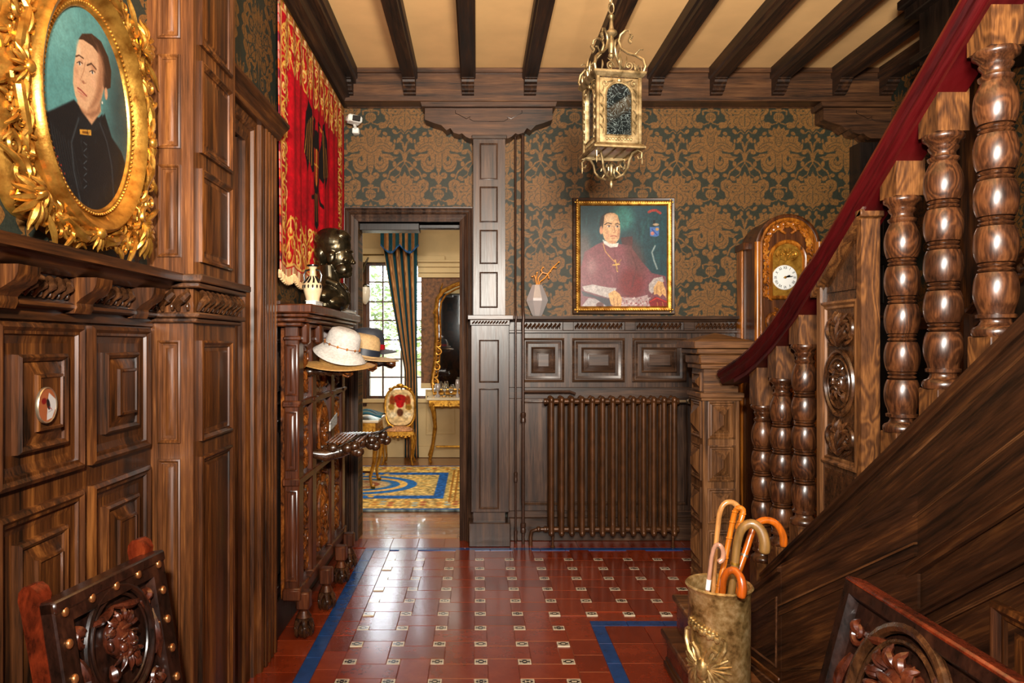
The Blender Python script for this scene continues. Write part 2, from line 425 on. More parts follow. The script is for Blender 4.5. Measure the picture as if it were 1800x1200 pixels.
def carve(mb, u0, u1, v0, v1, w_, seed=1, k=None, vertical=True, fat=1.0):
    """mirror-symmetric acanthus relief filling a rectangle"""
    R = random.Random(seed); cu = (u0+u1)/2; hw = (u1-u0)/2; hv = v1-v0
    n = k or max(1, round(hv/(hw*1.25))); dv = hv/n
    for i in range(n):
        cv = v0+(i+.5)*dv; r = min(hw*.42, dv*.42); up = 1 if i % 2 == 0 else -1
        for sg in (-1, 1):
            scroll(mb, (cu+sg*hw*.5, cv), r, w_, 1.3+.3*R.random(), (PI/2 if sg > 0 else PI/2)*up, -sg*up, .24*fat)
            spray(mb, (cu+sg*hw*.12, cv+up*dv*.1), PI/2*up-sg*up*.55, dv*.42, r*.30*fat, w_, 3, .5)
            leaf(mb, (cu+sg*hw*.25, cv-up*dv*.4), (0 if sg > 0 else PI), hw*.62, r*.24*fat, w_, .5, sg*up*.8)
        spray(mb, (cu, cv-dv*.42), PI/2, dv*.6, r*.30*fat, w_+r*.08, 3, .42)
        mb.ell((cu, cv, w_+r*.12), (r*.24, r*.34, r*.24))
def frieze(mb, u0, u1, v0, v1, w_):
    h = v1-v0; n = max(1, round((u1-u0)/(h*.62))); d = (u1-u0)/n
    for i in range(n):
        c = u0+(i+.5)*d; vm = (v0+v1)/2
        mb.tube([(c-d*.36, v0+h*.04, w_), (c-d*.38, vm-h*.16, w_+h*.14), (c+d*.02, vm+h*.04, w_+h*.26), (c+d*.30, vm+h*.26, w_+h*.14), (c+d*.22, v1-h*.04, w_)], [h*.08, h*.17, h*.21, h*.17, h*.08], 7)
        mb.ell((c+d*.28, v0+h*.22, w_+h*.03), (d*.14, h*.2, h*.14), 6, 5)
PANEL = [(0, .0), (0, .012), (.012, .016), (.02, .008), (.030, .008), (.034, -.004), (.05, -.008)]     # framed, sunk field
def deep_panel(mb, u0, u1, v0, v1, s=1.0, steps=2, w0=0.0):
    """concentric stepped coffered panel"""
    m = min(u1-u0, v1-v0)*.5*s
    pr = [(0, w0), (0, w0+.014), (m*.06, w0+.02), (m*.11, w0+.012), (m*.15, w0+.012), (m*.17, w0+.004), (m*.42, w0-.010), (m*.43, w0+.012), (m*.47, w0+.018), (m*.52, w0+.012), (m*.53, w0+.006), (m*.70, w0+.020), (m*.71, w0+.028), (m*.745, w0+.030), (m*.76, w0+.026)]
    mb.rings(u0, u1, v0, v1, pr, back=w0-.03)
def simple_panel(mb, u0, u1, v0, v1, w0=0.0, s=1.0, raised=True):
    pr = [(0, w0), (0, w0+.010*s), (.006*s, w0+.013*s), (.014*s, w0+.005*s), (.018*s, w0+.005*s), (.020*s, w0-.004*s)]
    pr += [(.024*s, w0-.004*s), (.036*s, w0+.004*s)] if raised else [(.03*s, w0-.004*s)]
    mb.rings(u0, u1, v0, v1, pr, back=w0-.03)

# ------------------------------------------------------------------ painter (flat pictures as vertex colours on a fine grid)
class Paint:
    def __init__(s, u0, u1, v0, v1, nu, nv, base):
        s.u = np.linspace(u0, u1, nu)[None, :].repeat(nv, 0); s.v = np.linspace(v0, v1, nv)[:, None].repeat(nu, 1)
        s.c = np.zeros((nv, nu, 3)); s.c[:] = np.array(base)/255.; s.px = abs(u1-u0)/nu; s.box = (u0, u1, v0, v1); s.rs = np.random.RandomState(3)
    def _put(s, d, col, soft, al):
        soft = max(soft, s.px*.8); m = np.clip(.5-d/soft, 0, 1)*al; m = m*m*(3-2*m)/(1 if al == 1 else 1)
        s.c = s.c*(1-m[..., None])+np.array(col)/255.*m[..., None]
    def ell(s, cx, cy, rx, ry, col, soft=0, rot=0, al=1):
        x = s.u-cx; y = s.v-cy; c, n = math.cos(rot), math.sin(rot); x, y = x*c+y*n, -x*n+y*c
        q = np.sqrt((x/rx)**2+(y/ry)**2); s._put((q-1)*min(rx, ry), col, soft, al)
    def poly(s, pts, col, soft=0, al=1):
        d = np.full(s.u.shape, 1e9); ins = np.zeros(s.u.shape, bool); n = len(pts)
        for i in range(n):
            ax, ay = pts[i]; bx, by = pts[(i+1) % n]
            ex, ey = bx-ax, by-ay; wx, wy = s.u-ax, s.v-ay
            t = np.clip((wx*ex+wy*ey)/(ex*ex+ey*ey+1e-12), 0, 1); d = np.minimum(d, (wx-ex*t)**2+(wy-ey*t)**2)
            cr = ((ay <= s.v) & (by > s.v)) | ((by <= s.v) & (ay > s.v))
            with np.errstate(divide='ignore', invalid='ignore'):
                xi = ax+(s.v-ay)/(by-ay+1e-15)*ex
            ins ^= cr & (s.u < xi)
        d = np.sqrt(d); s._put(np.where(ins, -d, d), col, soft, al)
    def line(s, pts, wd, col, soft=0, al=1):
        d = np.full(s.u.shape, 1e9)
        for (ax, ay), (bx, by) in zip(pts[:-1], pts[1:]):
            ex, ey = bx-ax, by-ay; wx, wy = s.u-ax, s.v-ay
            t = np.clip((wx*ex+wy*ey)/(ex*ex+ey*ey+1e-12), 0, 1); d = np.minimum(d, (wx-ex*t)**2+(wy-ey*t)**2)
        s._put(np.sqrt(d)-wd/2, col, soft, al)
    def smooth_noise(s, k, amp, mask=None):
        nv, nu = s.u.shape; g = s.rs.rand(nv//k+3, nu//k+3)-.5
        yi = np.arange(nv)/k; xi = np.arange(nu)/k; y0 = yi.astype(int); x0 = xi.astype(int); fy = (yi-y0)[:, None]; fx = (xi-x0)[None, :]
        n = (g[y0][:, x0]*(1-fy)*(1-fx)+g[y0+1][:, x0]*fy*(1-fx)+g[y0][:, x0+1]*(1-fy)*fx+g[y0+1][:, x0+1]*fy*fx)
        s.c = np.clip(s.c*(1+n[..., None]*amp), 0, 1)
    def grid(s, name, mat, parent, fn, keep=None, thick=None, gain=1.0, **kw):
        """fn(u, v) -> world xyz arrays"""
        nv, nu = s.u.shape; P = np.stack(fn(s.u, s.v), -1).reshape(-1, 3)
        o = np.array(ORG[parent.name]) if parent is not None else (P.min(0)+P.max(0))/2*np.array([1, 1, 0])+np.array([0, 0, 1])*P[:, 2].min()
        i = np.arange(nv*nu).reshape(nv, nu); q = np.stack([i[:-1, :-1], i[:-1, 1:], i[1:, 1:], i[1:, :-1]], -1).reshape(-1, 4)
        if keep is not None: kk = keep(s.u, s.v).reshape(-1); q = q[kk[q].all(1)]
        me = bpy.data.meshes.new(name); me.from_pydata((P-o).tolist(), [], q.tolist())
        c = np.clip(s.c*gain, 0, 1).reshape(-1, 3); c = np.where(c <= .04045, c/12.92, ((c+.055)/1.055)**2.4)
        at = me.color_attributes.new('paint', 'FLOAT_COLOR', 'POINT'); at.data.foreach_set('color', np.concatenate([c, np.ones((len(c), 1))], 1).astype(np.float32).ravel())
        me.materials.append(M[mat]); me.shade_smooth()
        ob = bpy.data.objects.new(name, me); COL.objects.link(ob)
        if parent is not None: ob.parent = parent
        else: ob.location = o
        ORG[ob.name] = Vector(o)
        if thick: md = ob.modifiers.new('thickness', 'SOLIDIFY'); md.thickness = thick; md.offset = 0
        return ob

# ================================================================== THE ROOM
D = 5.46; XL = -1.04; XR = 3.10; ZC = 3.56; XN = -1.02
DADO = 1.714
def struct(name, mb, mat, label=None):
    return tag(mb.build(name, mat, smooth=False, recalc=True), label, None, None, 'structure')
# floor --------------------------------------------------------------
floor = struct('floor', MB().box(XL-.2, XR+.2, -2.8, 5.50, -.12, -.006), 'tile', 'glossy red clay tile floor with small black and white inserts and blue borders')
def chbox(w_, d, b=.0016, h=.02):
    return MB().box(-w_/2, w_/2, -d/2, d/2, -h, 0, b)
PX, PY, SX, SY = .207, .20, .064, .056
GX, GY = PX-SX, PY-SY; jt = .0012
protos = {}
def piece(key, w_, d, mat, name, x, y, parent=None, zz=0):
    parent = parent or floor
    o = ORG[parent.name]
    if key not in protos:
        mb = chbox(w_-2*jt, d-2*jt); mb.v = [(a+x, b+y, c+zz) for a, b, c in mb.v]
        ob = mb.build(name, mat, parent=None, smooth=False, org=(x, y, zz)); ob.parent = parent; ob.location = Vector((x, y, zz))-o
        protos[key] = ob; return ob
    ob = protos[key].copy(); COL.objects.link(ob); ob.parent = parent; ob.location = Vector((x, y, zz))-o; ORG[ob.name] = o
    return ob
BX0, BX1, BYb = -.82, -.745, 5.19       # left blue border, back border
RX0, RY0 = .612, 3.79                    # inner corner of the right hand blue frame
def in_pat(x, y): return BX1 < x < 1.75 and y < BYb-.03 and not (x > RX0-.05 and y < RY0+.04)
def ci(i): return .02+PX*i
def rj(k): return 3.765+PY*k
for i in range(-3, 9):
    for k in range(-5, 7):
        x, y = ci(i), rj(k)
        if in_pat(x, y):
            plainspot = False
            piece('insert_plain' if plainspot else 'insert', SX, SY, 'tile' if plainspot else 'insert', 'tile' if plainspot else 'patterned_tile', x, y)
        cx, cy = x+PX/2, y+PY/2
        if i < 8 and in_pat(cx, cy) and in_pat(cx+PX/2-.02, cy-PY/2) and in_pat(cx, cy+PY/2-.03):
            if (i+k) % 2 == 1: piece('tileV', GX, GY+2*SY, 'tile', 'tile', cx, cy)
            else: piece('tileH', GX+2*SX, GY, 'tile', 'tile', cx, cy)
# plain tiles of the margins
def strip(x0, x1, y0, y1, nx, ny, key, mat='tile', name='tile'):
    dx, dy = (x1-x0)/nx, (y1-y0)/ny
    for a in range(nx):
        for b in range(ny): piece(key, dx, dy, mat, name, x0+(a+.5)*dx, y0+(b+.5)*dy)
strip(XL, BX0, 2.9, BYb, 1, 13, 'mL'); strip(XL, 1.75, BYb+.06, 5.50, 14, 1, 'mB')
strip(BX1, ci(-3)-SX/2, 2.9, BYb, 1, 12, 'mI')
strip(BX0, BX1, 2.9, BYb, 1, 9, 'bL', 'blue', 'border_tile'); strip(BX0, 1.75, BYb, BYb+.06, 14, 1, 'bB', 'blue', 'border_tile')
strip(RX0, RX0+.07, 2.9, RY0, 1, 4, 'bR', 'blue', 'border_tile'); strip(RX0, 1.40, RY0, RY0+.07, 4, 1, 'bT', 'blue', 'border_tile')
strip(RX0+.07, 1.30, 2.9, RY0, 3, 4, 'mR')
strip(ci(2)+SX/2+.002, RX0, 2.9, RY0+.0, 1, 5, 'mQ')
# back (salon) floor
floor_salon = struct('floor_salon', MB().box(-2.8, 1.7, 5.50, 9.6, -.12, -.004), 'parquet')
for r in range(9):
    for c in range(4):
        piece('plank', .44, .11, 'parquet', 'plank', -1.25+c*.44+(r % 3)*.147, 5.56+r*.11, floor_salon)

# left walls ---------------------------------------------------------
wl = MB()
wl.box(XN-.2, XN, -2.8, 2.2, 0, ZC)                     # near part
wl.box(XL-.2, XL, 2.2, 2.62, 0, ZC); wl.box(XL-.2, XL, 3.10, D+.2, 0, ZC); wl.box(XL-.2, XL, 2.62, 3.10, 2.42, ZC)
wall_left = struct('wall_left', wl, 'paperY', 'left hall wall with green and gold damask paper over dark panelling')
def part(mb, name, mat, parent, **kw): return mb.build(name, mat, parent, **kw)
# near wainscot
fl = FR_left(XN)
part(MB(fl).box(-.4, 2.2, 0, 1.70, 0, .012), 'wainscot', 'oakZ', wall_left, smooth=False)
cols = [(.34, .74), (.76, 1.10), (1.12, 1.455), (1.47, 1.80), (1.835, 2.165)]
for (a, b) in cols:
    for (z0, z1) in ((1.188, 1.548), (.40, 1.134)):
        m_ = MB(fl); deep_panel(m_, a, b, z0, z1, w0=.014); part(m_, 'panel', 'oakZ', wall_left)
part(MB(fl).box(-.4, 2.2, 0, .3, .012, .035, .006), 'skirting_board', 'oakY', wall_left)
part(MB(fl).box(-.4, 2.2, 1.552, 1.60, .012, .02, .004), 'rail', 'oakY', wall_left)
cp = [(-.4, 0)]
part(MB(fl).loft([[(u, 1.662, 0), (u, 1.662, .05), (u, 1.676, .09), (u, 1.69, .10), (u, 1.69, .128), (u, 1.714, .13), (u, 1.714, 0)] for u in (-.4, 2.2)]), 'cap_rail', 'oakY', wall_left)
part(MB(fl).box(-.4, 2.2, 1.582, 1.60, .01, .045, .005), 'ledge', 'oakY', wall_left)
part(MB(fl).box(-.4, 2.2, 1.60, 1.665, .01, .026), 'frieze_board', 'oakY', wall_left)
for u in (.70, 1.06, 1.42, 1.715, 2.02):
    m_ = MB(fl); w_ = .075
    m_.loft([[(uu, z, ww) for z, ww in ((1.575, .01), (1.575, .045), (1.59, .052), (1.60, .05), (1.612, .062), (1.63, .09), (1.645, .098), (1.662, .10), (1.662, .01))] for uu in (u-w_/2+.045, u+w_/2+.045)])
    part(m_, 'corbel', 'oakZ', wall_left)
for a, b in ((.79, 1.06), (1.15, 1.42), (1.51, 1.715), (1.80, 2.02), (2.11, 2.195)):
    m_ = MB(fl); frieze(m_, a, b, 1.604, 1.66, .032); part(m_, 'carved_frieze', 'carved', wall_left)
# projecting pier
pier = part(MB().box(XL, -.877, 2.20, 2.58, 0, ZC), 'pier', 'pierZ', wall_left, smooth=False)
pf = FR_back(2.20); ps = FR_left(-.877)
for z0, z1 in ((.12, 1.145), (1.195, 1.512), (1.77, 2.055), (2.105, 2.395), (2.445, 2.85), (2.90, 3.4)):
    m_ = MB(pf); simple_panel(m_, -.985, -.915, z0, z1, .0, .75); part(m_, 'panel', 'pierZ', pier)
    m_ = MB(ps); simple_panel(m_, 2.245, 2.525, z0 if z0 != 1.77 else 1.76, z1, .0, 1.1); part(m_, 'panel', 'oakZ', pier)
def capwrap(x1, y0, y1, o, z0, z1, mat, name, b=.004):
    part(MB().box(XL, x1+o, y0-o, y1+o, z0, z1, b), name, mat, pier)
capwrap(-.877, 2.2, 2.58, .045, 1.69, 1.714, 'pierY', 'cap_rail'); capwrap(-.877, 2.2, 2.58, .032, 1.674, 1.69, 'pierY', 'cap_rail')
capwrap(-.877, 2.2, 2.58, .030, 1.582, 1.598, 'pierY', 'ledge'); capwrap(-.877, 2.2, 2.58, .018, 1.567, 1.582, 'pierY', 'ledge')
m_ = MB(pf); frieze(m_, -1.02, -.877, 1.60, 1.672, .012); part(m_, 'carved_frieze', 'carved', pier)
m_ = MB(ps); frieze(m_, 2.2, 2.58, 1.60, 1.672, .012); part(m_, 'carved_frieze', 'carved', pier)
# left door with casing
door_1 = struct('door_1', MB(FR_left(-1.135)).box(2.63, 3.09, 0.01, 2.40, -.02, .02), 'oakZ', 'dark panelled door half hidden behind the pier in the left wall')
for z0, z1 in ((.2, .95), (1.05, 1.6), (1.7, 2.3)):
    m_ = MB(FR_left(-1.115)); simple_panel(m_, 2.70, 3.02, z0, z1, .0, 1.0); part(m_, 'panel', 'oakZ', door_1)
for z in (.25, 1.28, 2.1, 2.32):
    part(MB().lathe([(.008, -.045), (.008, .045)], (-1.095, 3.085, z), 10), 'hinge', 'steel', door_1)
part(MB().box(XL-.2, XL+.004, 2.575, 2.64, 0, 2.44), 'jamb_lining', 'oakZ', wall_left, smooth=False)
part(MB().box(XL-.2, XL+.004, 3.085, 3.15, 0, 2.44), 'jamb_lining', 'oakZ', wall_left, smooth=False)
part(MB().box(XL-.2, XL+.004, 2.58, 3.15, 2.40, 2.46), 'jamb_lining', 'oakZ', wall_left, smooth=False)
trim_1 = None
def casing(frame, u0, u1, z1, wd, mats, name, label, flip=1, w0=0.0, pr=None):
    """door casing: swept profile around opening u0..u1, up to z1; profile (offset from opening, projection)"""
    pr = pr or [(0, -.10), (0, .018), (.22, .026), (.26, .016), (.45, .022), (.5, .036), (.56, .040), (.62, .030), (.78, .040), (.86, .056), (.97, .060), (1, .05), (1, 0)]
    mb = MB(frame); rr = []
    for o, ww in pr:
        o = o*wd; rr.append([(u0-o, 0, w0+ww), (u0-o, z1+o, w0+ww), (u1+o, z1+o, w0+ww), (u1+o, 0, w0+ww)])
    mb.loft(rr, closed=False, caps=False)
    return struct(name, mb, mats, label)
trim_1 = casing(FR_left(XL), 2.66, 3.14, 2.40, .35*.36, 'pierZ', 'trim_1', 'moulded dark oak casing of the door in the left wall')
part(MB(FR_left(XL)).box(3.14, 3.16, 0, 2.42, -.15, 0), 'jamb', 'pierZ', trim_1, smooth=False)
part(MB(FR_left(XL)).box(3.266, 3.49, 0, 2.53, 0, .055, .004), 'architrave', 'oakZ', trim_1)
for k in range(4):
    part(MB(FR_left(XL)).box(3.30+k*.05, 3.325+k*.05, 0, 2.53, .054, .066, .004), 'bead', 'pierZ', trim_1)
part(MB(FR_left(XL)).loft([[(u, 2.50, 0), (u, 2.50, .07), (u, 2.53, .09), (u, 2.56, .12), (u, 2.575, .12), (u, 2.575, 0)] for u in (2.56, 3.50)]), 'head_moulding', 'oakY', trim_1)
# far left wainscot
ff = FR_left(XL)
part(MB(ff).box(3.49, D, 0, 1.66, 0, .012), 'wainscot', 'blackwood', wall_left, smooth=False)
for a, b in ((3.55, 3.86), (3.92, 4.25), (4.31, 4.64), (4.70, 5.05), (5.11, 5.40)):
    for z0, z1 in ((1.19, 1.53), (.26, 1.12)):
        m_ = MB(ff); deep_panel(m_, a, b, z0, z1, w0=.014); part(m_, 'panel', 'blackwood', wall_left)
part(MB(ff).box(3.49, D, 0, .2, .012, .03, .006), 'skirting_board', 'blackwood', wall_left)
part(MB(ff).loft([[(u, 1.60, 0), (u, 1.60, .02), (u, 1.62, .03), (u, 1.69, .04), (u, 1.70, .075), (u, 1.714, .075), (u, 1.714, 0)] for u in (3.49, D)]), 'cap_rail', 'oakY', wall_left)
# left cornice board
part(MB(ff).loft([[(u, 3.31, 0), (u, 3.31, .05), (u, 3.34, .06), (u, 3.345, .09), (u, 3.50, .09), (u, 3.52, .12), (u, 3.56, .12), (u, 3.56, 0)] for u in (-2.6, D)]), 'cornice', 'beamY', wall_left)

# back wall ----------------------------------------------------------
DX0, DX1, DZ = X(630, D), X(808, D), Z(390, D)
wb = MB(); wb.box(XL-.2, DX0, D, D+.2, 0, ZC); wb.box(DX1, XR+.2, D, D+.2, 0, ZC); wb.box(DX0, DX1, D, D+.2, DZ, ZC)
wall_back = struct('wall_back', wb, 'paperX', 'back hall wall with damask paper above dark panelling and a doorway')
fb = FR_back(D)
WX0 = X(892, D)
part(MB(fb).box(WX0, XR, 0, 1.70, 0, .012), 'wainscot', 'greyZ', wall_back, smooth=False)
pxs = [(918, 991), (1005, 1097), (1110, 1205), (1218, 1312), (1325, 1418), (1430, 1522)]
for a, b in pxs:
    m_ = MB(fb); deep_panel(m_, X(a, D), X(b, D), Z(671, D), Z(594, D), w0=.014); part(m_, 'panel', 'greyX', wall_back)
    m_ = MB(fb); simple_panel(m_, X(a, D)-.01, X(b, D)+.01, Z(886, D), Z(704, D), .014, 1.2, False); part(m_, 'panel', 'greyZ', wall_back)
part(MB(fb).box(WX0, XR, Z(700, D), Z(680, D), .012, .024, .004), 'rail', 'greyX', wall_back)
part(MB(fb).box(WX0, XR, 0, Z(908, D), .012, .034, .005), 'skirting_board', 'greyX', wall_back)
part(MB(fb).box(WX0, XR, Z(908, D), Z(896, D), .012, .028, .004), 'skirting_bead', 'greyX', wall_back)
part(MB(fb).loft([[(u, 1.672, 0), (u, 1.672, .045), (u, 1.685, .05), (u, 1.692, .085), (u, 1.714, .088), (u, 1.714, 0)] for u in (WX0, XR)]), 'cap_rail', 'greyX', wall_back)
part(MB(fb).box(WX0, XR, 1.585, 1.608, .012, .036, .004), 'ledge', 'greyX', wall_back)
for a, b in ((920, 985), (1010, 1093), (1118, 1196), (1221, 1300), (1325, 1405), (1430, 1510)):
    m_ = MB(fb); frieze(m_, X(a, D), X(b, D), 1.615, 1.665, .018); part(m_, 'carved_frieze', 'carved', wall_back)
for a, b in ((905, 916), (988, 1007), (1096, 1115), (1199, 1218), (1303, 1322), (1408, 1427)):
    part(MB(fb).box(X(a, D), X(b, D), 1.605, 1.672, .012, .045, .004), 'corbel', 'greyX', wall_back)
# printed damask lengths over the paper
def damask_tile(W=260, Hh=294):
    P = Paint(-357, 357, -810, 0, W, Hh, (0, 0, 0)); g = (255, 255, 255); k_ = (0, 0, 0)
    ops = []
    def both(kind, axis, *a): ops.append((kind, axis, a))
    A = 0; Bx = 357
    G, K = g, k_
    # great flower (axis 0), y downwards as in the paper
    both('p', A, [(0, 238), (24, 285), (55, 262), (68, 298), (112, 288), (100, 335), (72, 350), (55, 420), (0, 430)], G)
    both('p', A, [(50, 352), (120, 372), (128, 350), (165, 372), (172, 352), (208, 362), (200, 412), (232, 428), (222, 462), (252, 492), (236, 522), (190, 530), (120, 512), (50, 505)], G)
    both('p', A, [(130, 540), (200, 545), (228, 570), (292, 578), (250, 600), (240, 622), (188, 606), (150, 640)], G)
    both('e', A, 112, 640, 76, 96, G); both('e', A, 70, 560, 60, 60, G); both('p', A, [(0, 520), (34, 540), (30, 640), (22, 720), (0, 765)], G)
    both('e', A, 0, 450, 60, 95, G); both('e', A, 0, 640, 34, 90, G); both('e', A, 0, 880, 30, 16, G); both('l', A, [(40, 225), (70, 236), (96, 222)], 12, G); both('e', A, 150, 330, 26, 18, G, .5); both('e', A, 300, 510, 22, 16, G, .4); both('e', A, 250, 310, 30, 18, G, .8); both('e', A, 55, 772, 36, 34, G); both('p', A, [(0, 750), (30, 780), (40, 812), (0, 868)], G)
    both('e', A, 0, 968, 56, 50, G); both('l', A, [(10, 905), (50, 895), (84, 905), (80, 940)], 16, G); both('l', A, [(0, 1010), (26, 1034)], 12, G)
    both('l', A, [(198, 850), (160, 835), (128, 862), (132, 905), (180, 945), (188, 1000), (150, 1056), (110, 1062)], 50, G); both('e', A, 150, 855, 44, 34, G); both('e', A, 190, 965, 40, 44, G); both('e', A, 118, 1045, 36, 26, G)
    both('l', A, [(357, 612), (300, 640), (262, 690), (205, 728), (176, 800)], 17, G); both('e', A, 292, 700, 34, 20, G, .6); both('e', A, 250, 650, 20, 30, G); both('e', A, 232, 802, 34, 22, G, .7); both('e', A, 150, 770, 26, 20, G)
    both('l', A, [(357, 640), (322, 690), (300, 760), (240, 800)], 9, G)
    both('e', A, 240, 470, 14, 24, G); both('e', A, 252, 410, 12, 22, G)
    # smaller flower and its stem (axis 357)
    both('p', Bx, [(0, 728), (26, 784), (52, 768), (60, 800), (92, 800), (84, 850), (50, 880), (0, 890)], G)
    both('e', Bx, 112, 896, 64, 46, G); both('e', Bx, 60, 920, 60, 60, G); both('e', Bx, 92, 1002, 62, 56, G); both('e', Bx, 44, 1040, 48, 56, G); both('p', Bx, [(0, 1128), (40, 1080), (60, 990), (0, 940)], G); both('e', Bx, 158, 950, 24, 24, G); both('e', Bx, 140, 1060, 30, 24, G)
    both('l', Bx, [(0, 640), (0, 480)], 14, G); both('l', Bx, [(4, 600), (20, 540), (56, 505), (100, 515)], 26, G); both('l', Bx, [(4, 500), (22, 430), (60, 400), (76, 420)], 22, G); both('e', Bx, 90, 530, 28, 20, G); both('e', Bx, 58, 392, 24, 20, G); both('e', Bx, 34, 360, 16, 26, G, .3); both('e', Bx, 112, 460, 12, 26, G)
    both('l', Bx, [(10, 330), (40, 300), (80, 330), (112, 300)], 10, G)
    # dark drawing lines
    D_ = 5
    both('e', A, 96, 598, 14, 24, K); both('l', A, [(58, 640), (84, 668), (120, 660), (136, 628), (122, 590), (92, 566)], D_+2, K); both('l', A, [(40, 700), (70, 716), (110, 712), (150, 690), (176, 650)], D_, K)
    both('l', A, [(0, 532), (44, 512), (80, 480), (112, 482), (130, 510), (118, 540)], D_, K); both('l', A, [(62, 430), (110, 420), (170, 440), (214, 480)], D_, K); both('l', A, [(70, 470), (130, 452), (180, 480), (220, 505)], D_, K); both('l', A, [(36, 350), (40, 400), (24, 450), (0, 470)], D_, K)
    for y in (372, 392, 412, 432): both('l', A, [(0, y), (30, y-6)], 3.5, K)
    both('l', A, [(0, 340), (20, 320), (30, 300)], D_, K); both('l', A, [(60, 310), (50, 340)], D_, K); both('l', A, [(100, 385), (110, 410)], D_, K); both('l', A, [(160, 385), (150, 420)], D_, K)
    both('l', A, [(34, 545), (38, 640), (26, 730)], D_, K)
    for y in (600, 630, 660, 690): both('l', A, [(0, y), (20, y)], 3.5, K)
    both('l', A, [(150, 575), (200, 580), (250, 584)], D_, K); both('l', A, [(20, 760), (44, 786), (56, 768)], D_, K); both('l', A, [(30, 945), (34, 985)], 4, K); both('l', A, [(10, 940), (12, 1000)], 4, K); both('l', A, [(0, 965), (50, 965)], 4, K)
    both('l', A, [(152, 846), (140, 872), (150, 905), (186, 940), (196, 990), (170, 1040)], D_, K); both('l', A, [(176, 860), (160, 880)], D_, K); both('l', A, [(160, 925), (200, 950)], D_, K); both('l', A, [(150, 1000), (180, 1010)], D_, K)
    both('l', A, [(340, 628), (290, 668), (236, 722), (196, 760)], 4, K)
    both('l', Bx, [(0, 880), (30, 860), (40, 830), (30, 800)], D_, K); both('l', Bx, [(60, 880), (90, 872), (130, 880), (150, 905)], D_, K); both('l', Bx, [(30, 900), (60, 940), (110, 944), (140, 930)], D_, K); both('e', Bx, 100, 905, 10, 8, K); both('l', Bx, [(20, 960), (50, 970), (66, 1010), (50, 1050), (20, 1070)], D_, K); both('l', Bx, [(80, 970), (110, 990), (120, 1020), (96, 1044)], D_, K); both('l', Bx, [(0, 940), (0, 1060)], D_, K)
    both('l', Bx, [(20, 540), (60, 515)], 4, K); both('l', Bx, [(20, 440), (54, 408)], 4, K)
    for kind, ax_, a in ops:
        for sg in (1, -1):
            for axx in ((0,) if ax_ == 0 else (357, -357)):
                for dv in (810, 0, -810, -1620):
                    f = lambda q: (axx+sg*q[0], -(q[1]+dv))
                    if kind == 'p' or kind == 'l':
                        ys = [q[1]+dv for q in a[0]]; 
                        if max(ys) < -40 or min(ys) > 850: continue
                        xs = [axx+sg*q[0] for q in a[0]]
                        if max(xs) < -400 or min(xs) > 400: continue
                        if kind == 'p': P.poly([f(q) for q in a[0]], a[1], 5)
                        else: P.line([f(q) for q in a[0]], a[1], a[2], 4)
                    else:
                        if not -100 < a[1]+dv < 910: continue
                        x_, y_ = f((a[0], a[1])); P.ell(x_, y_, a[2], a[3], a[4], 5, -sg*(a[5] if len(a) > 5 else 0))
    return P.c[..., 0]
TILE = damask_tile()
def damask_panel(u0, u1, v0, v1, name, parent, fn, res=.0046, au=-.814, av=2.767):
    nu, nv = int((u1-u0)/res), int((v1-v0)/res); P = Paint(u0, u1, v0, v1, nu, nv, (0, 0, 0))
    fu = ((P.u-au)/.522+.5) % 1.0; fv = ((P.v-av)/.59) % 1.0          # v up; tile rows run with v up as well
    h_, w_ = TILE.shape; x = fu*(w_-1); y = fv*(h_-1); x0 = x.astype(int); y0 = y.astype(int); x1 = np.minimum(x0+1, w_-1); y1 = np.minimum(y0+1, h_-1); fx = x-x0; fy = y-y0
    m = TILE[y0, x0]*(1-fx)*(1-fy)+TILE[y0, x1]*fx*(1-fy)+TILE[y1, x0]*(1-fx)*fy+TILE[y1, x1]*fx*fy
    n = P.rs.rand(nv, nu)[..., None]
    P.c = (np.array((34, 36, 23))*(.8+.4*n)*(1-m[..., None])+np.array((102, 68, 29))*(.78+.44*n)*m[..., None])/255.
    return P.grid(name, 'paperprint', parent, fn)
M['paperprint'] = vcol('damask_print', .55, .3)
damask_panel(X(604, D), X(832, D), Z(362, D), Z(186, D), 'wallpaper_length', wall_back, lambda u, v: (u, 0*u+D-.002, v))
damask_panel(X(886, D), 2.88, 1.70, Z(186, D), 'wallpaper_length', wall_back, lambda u, v: (u, 0*u+D-.002, v))
# back door casing
trim_2 = casing(fb, DX0, DX1, DZ, .105, 'greyZ', 'trim_2', 'moulded oak casing around the doorway to the salon', pr=[(0, -.2), (0, .02), (.2, .028), (.24, .018), (.5, .03), (.54, .044), (.62, .05), (.7, .034), (.85, .044), (.9, .06), (.98, .062), (1, .05), (1, 0)])
part(MB().box(DX0, X(736, D), D+.05, D+.2, DZ-.055, DZ, .004), 'lintel_block', 'blackwood', trim_2)
part(MB().box(DX0, DX1, D+.12, D+.2, DZ-.03, DZ, .004), 'lintel', 'blackwood', trim_2)
